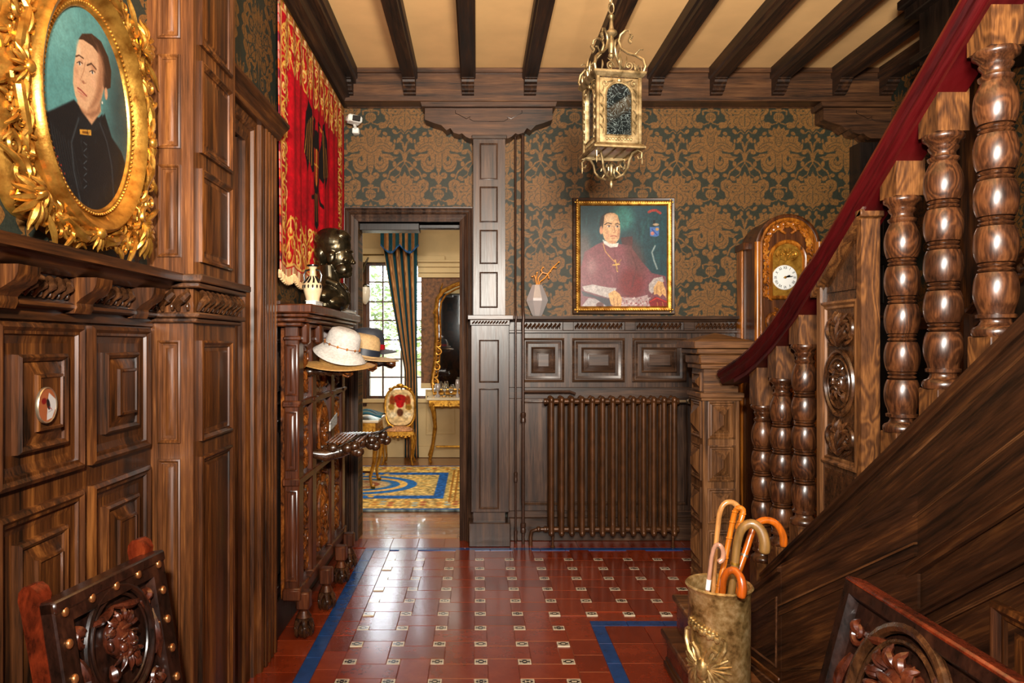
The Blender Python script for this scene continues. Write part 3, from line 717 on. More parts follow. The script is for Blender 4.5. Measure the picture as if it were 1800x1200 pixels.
# pilaster beside the door
YP = 5.31; fp = FR_back(YP)
pil = part(MB().box(X(832, YP), X(888, YP), YP, D, 0, Z(240, YP)), 'pilaster', 'greyZ', wall_back, smooth=False)
for a, b in ((252, 316), (328, 391), (404, 464), (478, 541)):
    m_ = MB(fp); simple_panel(m_, X(843, YP), X(875, YP), Z(b, YP), Z(a, YP), .0, .8, False); part(m_, 'panel', 'greyZ', pil)
part(MB().box(X(828, YP), X(895, YP), YP-.02, D, .25, Z(570, YP), .004), 'lower_shaft', 'greyZ', pil)
fp2 = FR_back(YP-.02)
for a, b in ((597, 672), (682, 893)):
    m_ = MB(fp2); simple_panel(m_, X(842, YP), X(877, YP), Z(b, YP), Z(a, YP), .0, .8, False); part(m_, 'panel', 'greyZ', pil)
part(MB().box(X(824, YP), X(897, YP), YP-.05, D, 0, Z(916, YP), .006), 'plinth', 'greyZ', pil)
part(MB().box(X(822, YP), X(902, YP), YP-.06, D, Z(562, YP), Z(554, YP), .004), 'cap_rail', 'greyX', pil)
part(MB().box(X(826, YP), X(896, YP), YP-.04, D, Z(572, YP), Z(562, YP), .004), 'cap_rail', 'greyX', pil)
m_ = MB(FR_back(YP-.03)); frieze(m_, X(830, YP), X(892, YP), Z(571, YP), Z(563, YP), .004); part(m_, 'carved_frieze', 'carved', pil)
def bracket(xc, half, xl, yf, parent, clip=None):
    f2 = FR_back(yf)
    prof = [(half, 190), (half, 210), (half*.86, 216), (half*.74, 220), (half*.66, 229), (half*.60, 225), (half*.55, 233), (half*.46, 236), (half*.42, 234), (half*.36, 240), (half*.30, 243)]
    poly = [(xc-a/235., Z(b, yf)) for a, b in prof]+[(xc+a/235., Z(b, yf)) for a, b in reversed(prof)]
    if clip: poly = [(min(a, clip), b) for a, b in poly]
    br = part(MB().prism(poly, yf, D-.01, 'xzy'), 'bracket', 'corniceX', parent, smooth=False)
    part(MB().prism([(min(a, clip) if clip else a, b) for a, b in [(xc-half/235-.02, Z(189, yf)), (xc+half/235+.02, Z(189, yf)), (xc+half/235+.03, Z(181, yf)), (xc-half/235-.03, Z(181, yf))]], yf-.03, D, 'xzy'), 'moulding', 'corniceX', br, smooth=False)
    m_ = MB(FR_back(yf))
    for sg in (-1, 1):
        pts = [(0, 213.5), (half*.24, 213), (half*.30, 209), (half*.29, 205), (half*.35, 209), (half*.44, 203), (half*.52, 199), (half*.52, 194)]
        q = [(xc+sg*a/235, Z(b, yf), .001) for a, b in pts]
        if clip: q = [(min(a, clip), b, c) for a, b, c in q]
        m_.tube(q, .0022, 5)
    part(m_, 'carved_line', 'blackwood', br)
bracket(X(859, YP), 112, 0, YP, wall_back)
part(MB().box(X(829, YP), X(891, YP), YP-.015, D, Z(245, YP), Z(238, YP), .004), 'capital', 'greyX', pil)
# corner pilaster right
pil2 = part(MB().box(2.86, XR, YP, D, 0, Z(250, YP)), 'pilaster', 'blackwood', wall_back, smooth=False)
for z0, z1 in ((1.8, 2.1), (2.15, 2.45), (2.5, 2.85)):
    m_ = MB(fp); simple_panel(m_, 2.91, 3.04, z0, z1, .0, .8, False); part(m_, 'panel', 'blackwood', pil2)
bracket(XR, 120, 0, YP, wall_back, clip=XR)
# cornice board with corbels
YB = 5.31
part(MB().box(XL, XR, YB, D, Z(178, YB), Z(128, YB), .004), 'cornice', 'corniceX', wall_back)
part(MB().box(XL, XR, YB-.02, D, Z(129, YB), ZC, .004), 'cornice_moulding', 'corniceX', wall_back)
part(MB().box(XL, XR, D-.02, D, Z(191, D), Z(186, D), .002), 'bead', 'pierY', wall_back)

# right and front walls ------------------------------------------------
wr = MB().box(XR, XR+.2, -2.8, D+.2, 0, ZC)
wall_right = struct('wall_right', wr, 'paperY', 'right wall beyond the stairs with damask paper and dark dado')
def stairline(Y): return DADO+max(0, (4.38-Y))*.714
ys = [5.4, 4.38, 3.4, 2.4, 1.2]
poly = [(y, 0) for y in ys]+[(y, stairline(y)-.03) for y in reversed(ys)]
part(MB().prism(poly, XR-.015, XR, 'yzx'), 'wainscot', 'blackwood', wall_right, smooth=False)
part(MB().loft([[(XR, y, stairline(y)-.12), (XR-.04, y, stairline(y)-.11), (XR-.05, y, stairline(y)-.03), (XR-.09, y, stairline(y)-.02), (XR-.09, y, stairline(y)), (XR, y, stairline(y))] for y in ys]), 'cap_rail', 'oakY', wall_right)
m_ = MB()
for k in range(70):
    y = 4.3-k*.045; m_.ell((XR-.055, y, stairline(y)-.07), (.02, .016, .03), 6, 5)
part(m_, 'carved_frieze', 'carved', wall_right)
for y0 in (4.38, 3.2):
    pz = part(MB().box(XR-.10, XR, y0, y0+.26, 0, ZC-.1), 'pilaster', 'oakZ', wall_right, smooth=False)
    for z0, z1 in ((1.95, 2.3), (2.36, 2.8), (2.86, 3.3)):
        m_ = MB(FR_right(XR-.10)); simple_panel(m_, y0+.05, y0+.21, z0, z1, 0, .9, False); part(m_, 'panel', 'oakZ', pz)
wall_front = struct('wall_front', MB().box(XL-.2, XR+.2, -2.8, -2.6, 0, ZC), 'paperX', 'hall wall behind the viewer')

# ceiling ---------------------------------------------------------------
ceiling = struct('ceiling', MB().box(XL-.2, XR+.2, -2.8, D+.2, ZC, ZC+.15), 'plaster', 'warm plaster ceiling between dark oak beams')
bx = [-.965, -.498, -.065, .397, .868, 1.327, 1.785, 2.245, 2.70, 3.05]
fr = None
for i, xc in enumerate(bx):
    hw = .0565 if i else .075
    sec = [(-hw, ZC), (-hw, ZC-.075), (-hw+.012, ZC-.085), (-hw+.012, ZC-.115), (hw-.012, ZC-.115), (hw-.012, ZC-.085), (hw, ZC-.075), (hw, ZC)]
    part(MB().loft([[(xc+a, y, b) for a, b in sec] for y in (-2.6, YB)]), 'beam', 'beamY', ceiling, smooth=False)
    m_ = MB()
    cprof = [(0, 3.45), (.13, 3.45), (.13, 3.435), (.115, 3.43), (.11, 3.415), (.085, 3.405), (.085, 3.395), (.07, 3.388), (.06, 3.372), (.03, 3.365), (.03, 3.355), (0, 3.35)]
    m_.loft([[(x_, YB-a, b+.005) for a, b in cprof] for x_ in (xc-.045, xc+.045)])
    part(m_, 'corbel', 'beamY', ceiling)
# trimmer of the stair opening
m_ = MB(); m_.box(2.50, XR, 3.30, 4.02, 3.07, ZC, .004)
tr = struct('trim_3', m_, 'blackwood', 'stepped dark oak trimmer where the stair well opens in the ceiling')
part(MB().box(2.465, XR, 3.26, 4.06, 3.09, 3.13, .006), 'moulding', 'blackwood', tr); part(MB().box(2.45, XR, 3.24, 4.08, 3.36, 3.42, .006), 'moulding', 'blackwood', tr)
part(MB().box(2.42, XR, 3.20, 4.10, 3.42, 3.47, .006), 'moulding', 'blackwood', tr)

# ================================================================== THE SALON BEYOND
SY1 = 9.45
ws = MB(); ws.box(-2.8, X(645, SY1), SY1, SY1+.2, 0, 3.3)
wx0, wx1, wz0, wz1 = X(645, SY1), -.52, .78, Z(462, SY1)
ws.box(wx1, 1.7, SY1, SY1+.2, 0, 3.3); ws.box(wx0, wx1, SY1, SY1+.2, 0, wz0); ws.box(wx0, wx1, SY1, SY1+.2, wz1, 3.3)
wall_salon = struct('wall_salon', ws, 'beige', 'beige far wall of the salon with a tall window')
struct('wall_salon_left', MB().box(-2.8, -2.6, D+.2, SY1, 0, 3.3), 'beige'); struct('wall_salon_right', MB().box(1.5, 1.7, D+.2, SY1, 0, 3.3), 'beige')
struct('ceiling_salon', MB().box(-2.8, 1.7, D+.2, SY1+.2, 3.3, 3.4), 'beige')
wsf = MB(); wsf.box(-2.8, DX0-.001, D+.2, D+.215, 0, 3.3); wsf.box(DX1+.001, 1.7, D+.2, D+.215, 0, 3.3); wsf.box(DX0, DX1, D+.2, D+.215, DZ+.001, 3.3)
struct('wall_salon_front', wsf, 'beige', 'salon side of the wall with the doorway')
fs = FR_back(SY1)
t = MB(fs).box(-.74, 1.5, Z(674, SY1), Z(488, SY1), 0, .004); part(t, 'wallpaper_panel', 'salonpaper', wall_salon, smooth=False)
for a, b, p in ((488, 480, .03), (480, 470, .05), (470, 462, .07), (462, 458, .1)):
    part(MB(fs).box(-.78, 1.5, Z(a, SY1), Z(b, SY1), 0, p, .004), 'cornice', 'beige', wall_salon)
for a, b, p in ((462, 452, .06), (448, 438, .09)):
    part(MB(fs).box(-2.6, -.78, Z(a, SY1), Z(b, SY1), 0, p, .004), 'cornice', 'beige', wall_salon)
part(MB(fs).box(-.74, 1.5, Z(682, SY1), Z(673, SY1), 0, .04, .005), 'dado_rail', 'beige', wall_salon)
part(MB(fs).box(-.9, 1.5, 0, .15, 0, .03, .005), 'skirting_board', 'beige', wall_salon)
for a, b in ((-.68, -.28), (-.2, .4)):
    m_ = MB(fs); simple_panel(m_, a, b, .30, .90, .0, 1.2); part(m_, 'panel', 'beige', wall_salon)
# window with glazing bars
fw = FR_back(SY1+.05)
win = struct('window_1', MB(fw).rings(wx0, wx1, wz0, wz1, [(0, -.05), (0, .05), (.035, .05), (.035, -.05)], cap=False), 'oakZ', 'tall glazed salon window seen through the doorway')
rows_ = [Z(p, SY1) for p in (495, 530, 563, 597, 631, 663)]
for z in rows_: part(MB(fw).box(wx0+.03, wx1-.03, z-.009, z+.009, -.015, .02, .003), 'glazing_bar', 'pierY', win)
for x_ in (X(672.5, SY1), X(705, SY1)): part(MB(fw).box(x_-.01, x_+.01, wz0+.03, wz1-.03, -.018, .022, .003), 'glazing_bar', 'pierY', win)
xs_ = [wx0+.035, X(672.5, SY1), X(705, SY1), wx1-.035]; zs_ = [wz0+.03]+rows_[::-1]+[wz1-.03]
for a, b in zip(xs_[:-1], xs_[1:]):
    for c, d in zip(zs_[:-1], zs_[1:]): part(MB(fw).box(a, b, c, d, 0, .003), 'pane', 'pane', win, smooth=False)
part(MB(fs).box(wx0-.08, wx0, wz0-.1, wz1+.06, -.02, .05, .004), 'window_frame', 'clockdark', win)
part(MB(fs).box(wx0-.1, wx1+.1, wz1, wz1+.09, -.02, .07, .006), 'window_frame', 'beige', win)
part(MB(fs).box(wx0-.1, wx1+.1, wz0-.05, wz0, -.1, .1, .006), 'window_sill', 'beige', win)
# garden outside
def foliage(name, c, r, n, seed, c1, c2, label, cat='tree'):
    R = random.Random(seed); t_ = thing(name, (c[0], c[1], 0), label, cat)
    m_ = MB()
    for _ in range(n):
        v = Vector((R.gauss(0, 1), R.gauss(0, 1), R.gauss(0, 1))).normalized()*R.random()**.4
        p = Vector(c)+Vector((v.x*r[0], v.y*r[1], v.z*r[2])); a = R.random()*6.28; L = .06+.07*R.random()
        d = Vector((math.cos(a), math.sin(a), R.uniform(-.6, .6)))*L; e = Vector((-d.y, d.x, R.uniform(-.05, .05)))*.5
        o = len(m_.v); m_.v += [tuple(p-d), tuple(p+e), tuple(p+d), tuple(p-e)]; m_.f.append((o, o+1, o+2, o+3))
    mt = NT(name+'_leaf'); nn = mt.noise(mt.position(), 5, 3); mt.set(color=mt.ramp(nn, [(.35, rgb(*c1)), (.65, rgb(*c2))]), rough=.6)
    f_ = m_.build('foliage', mt.m, t_, smooth=False, recalc=False); f_['kind'] = 'stuff'
    MBt = MB(); MBt.tube([(c[0], c[1], -.5), (c[0]+.05, c[1], c[2]*.6), (c[0], c[1]+.05, c[2])], [.12, .1, .05], 8); MBt.build('trunk', 'oakZ', t_)
foliage('garden_tree', (-2.6, 15.5, 2.3), (1.5, 1.0, 1.3), 2600, 3, (110, 130, 84), (176, 190, 140), 'green leafy garden tree outside the upper left window panes')
foliage('garden_bush', (-.2, 12.4, 1.45), (1.0, .7, .8), 1800, 5, (104, 126, 76), (170, 186, 130), 'bushy garden shrub outside the lower window panes', 'bush')
tag(MB().box(-5, 2, 16.6, 16.8, -.5, 1.35, .01).build('garden_wall', plain('garden_wall_render', (150, 142, 130), .9)), 'pale garden wall low behind the bushes outside the window', 'wall')
tag(MB().box(-7, 4, 9.7, 22, -.55, -.5).build('garden_ground', plain('garden_gravel', (150, 140, 110), .95, var=.1)), kind='structure')
bpy.data.objects['garden_ground'].name = 'floor_garden'

# rug
RG = Paint(-1.9, .10, 6.36, 8.66, 240, 260, (196, 158, 84))
def rugpaint(p):
    u0, u1, v0, v1 = -1.9, .10, 6.36, 8.66
    p.smooth_noise(4, .5)
    p.poly([(u0, v0), (u1, v0), (u1, v0+.05), (u0, v0+.05)], (28, 84, 150)); p.poly([(u0, v1-.05), (u1, v1-.05), (u1, v1), (u0, v1)], (28, 84, 150))
    p.poly([(u0, v0+.42), (u1-.38, v0+.42), (u1-.38, v1-.42), (u0, v1-.42)], (176, 150, 84)); p.poly([(u0, v0+.46), (u1-.42, v0+.46), (u1-.42, v1-.46), (u0, v1-.46)], (26, 84, 150))
    p.poly([(u0, v0+.60), (u1-.52, v0+.60), (u1-.52, v1-.60), (u0, v1-.60)], (186, 158, 92)); p.smooth_noise(3, .6)
    for k in range(26):
        x = u0+.05+k*.075; 
        for v in (v0+.2, v1-.2, v0+.3): p.ell(x, v+.03*math.sin(k*2.1), .03, .035, ((190, 130, 60), (150, 160, 150), (170, 90, 50), (200, 170, 110))[k % 4], .02)
    for k in range(24): p.ell(u1-.2+.04*math.sin(k*1.7), v0+.15+k*.09, .05, .03, ((190, 130, 60), (150, 160, 150), (190, 110, 60))[k % 3], .02)
    for x in (u1-.31, u1-.36): p.line([(x, v0+.3), (x, v1-.3)], .018, (150, 96, 30))
    p.ell(-1.25, 7.5, .62, .5, (26, 96, 160)); p.ell(-1.25, 7.5, .52, .40, (212, 168, 84)); p.ell(-1.25, 7.5, .44, .33, (34, 100, 160)); p.ell(-1.25, 7.5, .34, .26, (190, 160, 110), .05)
    for k in range(20):
        a = k/20*6.28; p.ell(-1.25+.48*math.cos(a)*1.5, 7.5+.62*math.sin(a), .05, .03, (206, 160, 80), .02, a)
        p.ell(-1.25+.2*math.cos(a), 7.5+.16*math.sin(a), .03, .03, (150, 80, 50), .02)
    p.smooth_noise(2, .35)
rugpaint(RG)
rug = RG.grid('rug', 'cloth', None, lambda u, v: (u, v, 0*u+.012), thick=.02)
tag(rug, 'blue and gold patterned salon rug on the parquet', 'rug')

# gilded salon chair
def tapleg(mb, x, y, z1, r=.016, out=(0, 0), n=8, foot=.018):
    dx, dy = out
    mb.tube([(x, y, z1), (x+dx*.8, y+dy*.8, z1*.82), (x+dx*.4, y+dy*.4, z1*.5), (x, y, z1*.2), (x+dx*.5, y+dy*.5, foot), (x+dx*1.1, y+dy*1.1, foot*.5)], [r*1.5, r*1.6, r, r*.7, r*1.1, r*.9], n)
gc = thing('gilded_chair', (X(702, 9.0), 9.0, 0), 'gilded salon chair with crest-embroidered back beside the curtain', 'chair')
cx_, cy_ = X(702, 9.0), 8.80
sgp = lambda q: math.copysign(abs(q)**.7, q)
m_ = MB()
m_.tube([(cx_+.19*sgp(math.cos(a)), cy_+.30, .69+.25*sgp(math.sin(a))+(.02 if math.sin(a) > .9 else 0)) for a in [k/24*2*PI for k in range(24)]], .018, 8, loop=True)
carve(m_, cx_-.06, cx_+.06, .93, .99, 0) if False else None
for sg in (-1, 1):
    m_.tube([(cx_+sg*.15, cy_+.30, .55), (cx_+sg*.15, cy_+.30, .42)], .016, 8); m_.ell((cx_+sg*.12, cy_+.29, .93), (.03, .02, .02))
m_.ell((cx_, cy_+.285, .975), (.05, .02, .025)); part(m_, 'back_frame', 'gilt2', gc)
CB = Paint(cx_-.18, cx_+.18, .46, .93, 60, 76, (208, 180, 130))
CB.ell(cx_, .80, .085, .06, (150, 24, 20), .01); CB.ell(cx_, .74, .05, .05, (176, 20, 22), .01)
for sg in (-1, 1):
    CB.ell(cx_+sg*.10, .78, .035, .07, (140, 60, 24), .02); CB.ell(cx_+sg*.11, .70, .04, .04, (150, 110, 40), .02); CB.ell(cx_+sg*.09, .60, .05, .035, (222, 206, 170), .02)
CB.ell(cx_, .63, .04, .05, (90, 50, 30), .02); CB.smooth_noise(3, .4)
CB.grid('back_upholstery', 'cloth', gc, lambda u, v: (u, 0*u+cy_+.288, v), keep=lambda u, v: np.abs((u-cx_)/.18)**2.8+np.abs((v-.695)/.235)**2.8 < 1, thick=.02)
m_ = MB(); m_.loft([[(cx_-.20*k, cy_-.02-.0, z), (cx_+.20*k, cy_-.02, z), (cx_+.18*k, cy_+.32, z), (cx_-.18*k, cy_+.32, z)] for k, z in ((.9, .37), (1, .385), (1, .41), (.96, .42))]); part(m_, 'seat_frame', 'gilt2', gc)
m_ = MB(); m_.ell((cx_, cy_+.15, .425), (.18, .165, .045), 16, 8); part(m_, 'seat', plain('salon_chair_brocade', (170, 120, 80), .8, var=.4, scale=40), gc)
for sx_, sy_ in ((-1, 0), (1, 0), (-1, 1), (1, 1)):
    m_ = MB(); tapleg(m_, cx_+sx_*.17, cy_+sy_*.28, .38, .014, (sx_*.025, (-.025 if not sy_ else .02))); part(m_, 'leg', 'gilt2', gc)
m_ = MB(); 
for k in range(7): m_.ell((cx_-.15+k*.05, cy_-.025, .365-.012*(k % 2)), (.022, .012, .016), 6, 5)
part(m_, 'carved_apron', 'gilt2', gc)

# console table with mirror on far wall
ct = thing('console_table', (-.25, 9.2, 0), 'gilded console table with curved legs under the salon mirror', 'table')
part(MB().box(-.63, .35, 8.88, 9.40, .80, .825, .006), 'marble_top', plain('pale_marble', (205, 190, 160), .2), ct)
m_ = MB(); m_.box(-.60, .32, 8.91, 9.38, .72, .80, .004)
m2 = FR_back(8.91)
m_2 = MB(m2)
for k in range(8): scroll(m_2, (-.55+k*.11, .745), .035, .008, 1.2, PI/2, (-1)**k, .25)
m_.v += m_2.v; off = len(m_.v)-len(m_2.v); m_.f += [tuple(i+off for i in q) for q in m_2.f]
part(m_, 'carved_apron', 'gilt2', ct)
for x_, y_ in ((-.57, 8.93), (.30, 8.93), (-.60, 9.33), (.3, 9.33)):
    m_ = MB(); sg = 1 if x_ < 0 else -1
    m_.tube([(x_, y_, .76), (x_+sg*.03, y_-.02, .66), (x_+sg*.05, y_, .45), (x_+sg*.02, y_+.0, .2), (x_-sg*.02, y_-.01, .05), (x_+sg*.0, y_-.03, .015)], [.035, .03, .02, .015, .02, .015], 8); part(m_, 'leg', 'gilt2', ct)
part(MB().box(-.52, .28, 8.95, 8.98, .20, .225, .006), 'stretcher', 'gilt2', ct)
mi = thing('gilt_mirror', (-.15, 9.40, .84), 'tall gilt framed mirror above the console table', 'mirror')
mcx = -.15; mo = [(-.42, .86), (-.44, 1.0), (-.40, 1.25), (-.38, 1.6), (-.39, 1.95), (-.37, 2.10), (-.30, 2.20), (-.15, 2.28), (.0, 2.33)]
out = [(mcx+a, z) for a, z in mo]+[(mcx-a, z) for a, z in reversed(mo[:-1])]
part(MB().prism([((a-mcx)*.94+mcx, (z-1.5)*.97+1.5) for a, z in out], 9.40, 9.41, 'xzy'), 'mirror_glass', 'mirror', mi, smooth=False)
m_ = MB(); m_.tube([(a, 9.385, z) for a, z in out], .028, 8, loop=True); m_.tube([((a-mcx)*.86+mcx, 9.39, (z-1.5)*.93+1.5) for a, z in out], .012, 6, loop=True)
part(m_, 'frame', 'gold', mi)
for sg in (-1, 1):
    m_ = MB(FR_back(9.38))
    for k in range(6): scroll(m_, (mcx+sg*(.40-.01*k), 1.0+k*.1), .05, .01, 1.3, PI/2, sg*(-1)**k, .28)
    part(m_, 'carved_ornament', 'gold', mi); m_ = MB(FR_back(9.38))
    for k in range(4): leaf(m_, (mcx+sg*(.43-.03*k), 1.9+k*.1), PI/2+sg*.6, .12, .02, .012)
    part(m_, 'carved_leaves', 'gold', mi)
R_ = random.Random(11)
for k in range(7):
    x_ = -.50+k*.085; h_ = .10+.16*R_.random(); y_ = 9.06+.12*R_.random(); r_ = .022+.01*R_.random()
    m_ = MB().lathe([(.0, 0), (r_, 0), (r_*1.1, h_*.1), (r_*.35, h_*.25), (r_*.4, h_*.45), (r_*1.1, h_*.55), (r_*1.2, h_*.8), (r_*.9, h_), (r_*.8, h_), (r_*.9, h_*.8), (0, h_*.6)], (x_, y_, .825), 12)
    o_ = m_.build('crystal_goblet', 'glass' if k % 3 else 'silver'); tag(o_, ('leftmost', 'second from left', 'third from left', 'middle', 'third from right', 'second from right', 'rightmost')[k]+' crystal goblet of the row on the console table', 'glass', 'crystal goblets on the console table')
m_ = MB()
# teal curtain
def curtain():
    c_ = thing('curtain', (X(705, 9.2), 9.2, 0), 'blue and gold striped curtain beside the salon window', 'curtain')
    zt, zb = Z(398, 9.2), .03
    nu, nv = 120, 60; P = Paint(0, 1, 0, 1, nu, nv, (150, 104, 62))
    for k, x0 in enumerate((.06, .30, .52, .74, .95)):
        P.poly([(x0-.05, -1), (x0+.05, -1), (x0+.05, 2), (x0-.05, 2)], (24, 66, 76)); P.line([(x0-.065, -1), (x0-.065, 2)], .012, (196, 160, 110))
    for k in range(4):
        for j in range(16): P.ell(.18+k*.22, j/15., .035, .018, (176, 130, 84), .01); P.ell(.18+k*.22, j/15., .02, .01, (110, 66, 40), .01)
    P.smooth_noise(2, .25)
    def fn(u, v):
        z = zb+(zt-zb)*v
        left = np.where(v > .35, X(672, 9.2)+(1-v)/.65*.26, X(672, 9.2)+.26-.0*(v)); left = X(670, 9.2)+.30*np.clip((1-v)/.62, 0, 1)**1.2
        right = X(733, 9.2)+0*v+.02*np.clip((.4-v)/.4, 0, 1)
        return left+(right-left)*u, 9.2+.045*np.sin(u*2*PI*4.4)*(.6+.4*v)+.03*np.sin(u*9+v*4), z
    P.grid('drape', 'cloth', c_, fn, thick=.004)
    V = Paint(0, 1, 0, 1, 120, 30, (150, 104, 62))
    for x0 in (.04, .26, .44, .6, .76, .94): V.poly([(x0-.045, -1), (x0+.045, -1), (x0+.045, 2), (x0-.045, 2)], (24, 66, 76))
    V.line([(0, .04), (1, .04)], .11, (50, 90, 140)); V.smooth_noise(2, .25)
    def fv(u, v):
        sag = .10*np.abs(np.sin(u*PI*2.0))
        return X(669, 9.1)+(X(736, 9.1)-X(669, 9.1))*u, 9.1+.03*np.sin(u*26), zt-.02-(1-v)*(.24+sag)
    V.grid('valance', 'cloth', c_, fv, thick=.004)
    m_ = MB().tube([(X(666, 9.15), 9.15, zt+.01), (X(745, 9.15), 9.15, zt+.01)], .016, 10); part(m_, 'curtain_rod', 'gilt2', c_)
curtain()
# small gilt table left
gt = thing('gilt_table', (-1.35, 7.5, 0), 'small gilded table with cabriole legs on the rug', 'table')
m_ = MB(); m_.box(-1.75, -1.0, 7.22, 7.82, .70, .725, .006); part(m_, 'tabletop', plain('pale_marble_top', (205, 190, 165), .25), gt)
m_ = MB(); m_.box(-1.72, -1.03, 7.25, 7.79, .60, .70, .004)
for k in range(6): m_.ell((-1.66+k*.115, 7.245, .60-.01*(k % 2)), (.045, .012, .02), 8, 5)
for k in range(4): m_.ell((-1.025, 7.33+k*.12, .60), (.012, .045, .02), 8, 5)
part(m_, 'apron', 'gilt2', gt)
for x_, y_ in ((-1.06, 7.28), (-1.06, 7.74), (-1.69, 7.28), (-1.69, 7.74)):
    m_ = MB(); sg = 1 if x_ > -1.3 else -1
    m_.tube([(x_, y_, .64), (x_+sg*.03, y_-.01, .52), (x_+sg*.01, y_, .3), (x_-sg*.03, y_, .14), (x_-sg*.02, y_, .06), (x_, y_-.01, .045), (x_, y_-.02, .035)], [.034, .03, .02, .015, .014, .028, .024], 8)
    part(m_, 'leg', 'gilt2', gt)
m_ = MB().tube([(-1.09, 7.28, .19), (-1.4, 7.5, .17), (-1.66, 7.28, .19)], .012, 6); part(m_, 'stretcher', 'clockdark', gt)
CL = Paint(-1.6, -.98, 7.28, 7.66, 60, 40, (24, 70, 84)); CL.smooth_noise(4, .6)
for k in range(6): CL.line([(-1.6, 7.3+k*.07), (-.98, 7.36+k*.06)], .012, ((176, 140, 80), (20, 30, 40))[k % 2], .01)
cl_ = CL.grid('folded_cloth', 'cloth', None, lambda u, v: (u, v, .735+.045*np.abs(np.sin(u*9)*np.cos(v*8))+.05*np.exp(-((u+1.12)/.12)**2)), thick=.012)
tag(cl_, 'crumpled teal and tan cloth lying on the small gilt table', 'cloth')
# wall sconce with pale glass shade
sc = thing('wall_sconce', (-1.50, 9.28, 2.2), 'bronze wall sconce with hanging pale glass shade left of the window', 'lamp')
sx_ = X(642, 9.2)
m_ = MB(); m_.tube([(sx_-.14, 9.44, Z(478, 9.2)), (sx_-.10, 9.3, Z(482, 9.2)), (sx_-.03, 9.22, Z(476, 9.2)), (sx_+.0, 9.2, Z(464, 9.2)), (sx_+.04, 9.2, Z(452, 9.2))], [.03, .026, .02, .016, .01], 8)
for k in range(3): leaf(MB(), (0, 0), 0, .1, .02, 0)
m_.ell((sx_-.06, 9.26, Z(466, 9.2)), (.05, .03, .035)); m_.tube([(sx_, 9.2, Z(464, 9.2)), (sx_, 9.2, Z(502, 9.2))], .008, 6); m_.lathe([(.02, .02), (.06, .0), (.065, -.02), (.03, -.03)], (sx_, 9.2, Z(502, 9.2)), 14)
part(m_, 'arm', 'bronze', sc)
part(MB().lathe([(.06, 0), (.075, -.06), (.07, -.13), (.045, -.19), (.015, -.23), (0, -.235)], (sx_, 9.2, Z(503, 9.2)), 18), 'shade', plain('opal_glass', (206, 196, 176), .25, coat=.5), sc)

# ================================================================== STAIRCASE
st = thing('staircase', (1.9, 3.2, 0), 'dark oak staircase with turned balusters and red lacquered handrail rising to the right', 'staircase')
XS = 1.50; SL = .714
def ztop(Y): return 1.26+(2.36-Y)*SL+.008
# side wall under the flight + stringer
low = [(4.02, .0), (3.96, .11), (3.86, .20), (3.74, .275), (3.6, ztop(3.6))]
poly = [(4.30, 0)]+[(4.30, .04), (4.12, .055)]+low[1:]+[(1.15, ztop(1.15)), (1.15, ztop(1.15)-.47), (3.29, ztop(3.29)-.53), (3.30, 0)]
part(MB().prism(poly, XS, 1.56, 'yzx'), 'stringer', 'stringer', st, smooth=False)
def along(off, y0, y1, w0, w1, hh, name, mat='stringer'):
    m_ = MB(); m_.loft([[(XS+.002, y, ztop(y)-off), (XS-w1, y, ztop(y)-off-hh*.15), (XS-w1, y, ztop(y)-off-hh*.5), (XS-w0, y, ztop(y)-off-hh*.7), (XS-w0, y, ztop(y)-off-hh), (XS+.002, y, ztop(y)-off-hh)] for y in (y0, y1)])
    part(m_, name, mat, st)
along(-.012, 3.72, 1.15, .012, .022, .045, 'moulding'); along(.085, 3.62, 1.15, .002, .005, .010, 'bead', 'edgehighlight')
along(.30, 3.40, 1.15, .003, .006, .010, 'bead', 'edgehighlight'); along(.455, 3.2, 1.15, .014, .024, .05, 'moulding'); along(.47, 3.2, 1.15, .022, .028, .010, 'bead', 'edgehighlight')
along(.63, 2.95, 1.15, .006, .014, .03, 'moulding'); along(.70, 2.9, 1.15, .002, .006, .012, 'bead', 'edgehighlight')
part(MB().prism([(3.30, 0), (3.30, ztop(3.3)-.46), (1.15, ztop(1.15)-.46), (1.15, 0)], XS+.015, 1.56, 'yzx'), 'soffit_panelling', 'stringer', st, smooth=False)
fr_ = FR_right(XS+.015)
for a, b in ((1.20, 1.62), (1.68, 2.07)):
    zt = ztop(b)-.72
    m_ = MB(fr_); simple_panel(m_, a, b, .12, zt, .0, 2.2); part(m_, 'panel', 'oakZ', st)
# angled panelled cheek at the foot
ang = math.atan(.177); Mk = Matrix.Translation((1.30, 3.04, 0)) @ Matrix.Rotation(ang, 4, 'Z') @ FR_right(0)
part(MB(Mk).prism([(0, 0), (.70, 0), (.70, .24), (.50, .27), (.33, .325), (.15, .44), (.0, .56)], -.19, 0), 'foot_cheek', 'stringer', st, smooth=False)
part(MB(Mk).loft([[(u, z, w_) for z, w_ in zip((h-.035, h-.03, h-.012, h), (0, .018, .018, 0))] for u, h in ((0, .56), (.15, .44), (.33, .325), (.50, .27), (.70, .24))]), 'cheek_moulding', 'stringer', st)
part(MB(Mk).box(0, .70, .045, .075, 0, .012, .004), 'skirting_bead', 'oakY', st); part(MB(Mk).box(0, .70, .0, .045, 0, .022, .005), 'skirting_board', 'stringer', st)
part(MB(Mk).box(-.01, .70, .0, .010, .022, .045, .003), 'base_shoe', 'pierY', st)
part(MB(Mk).tube([(.03, .11, .002), (.33, .11, .002), (.33, .21, .002), (.18, .30, .002), (.03, .41, .002)], .006, 6, loop=True), 'panel_bead', 'pierY', st)
A_, B_ = (1.302, 3.042), (1.50, 2.42)
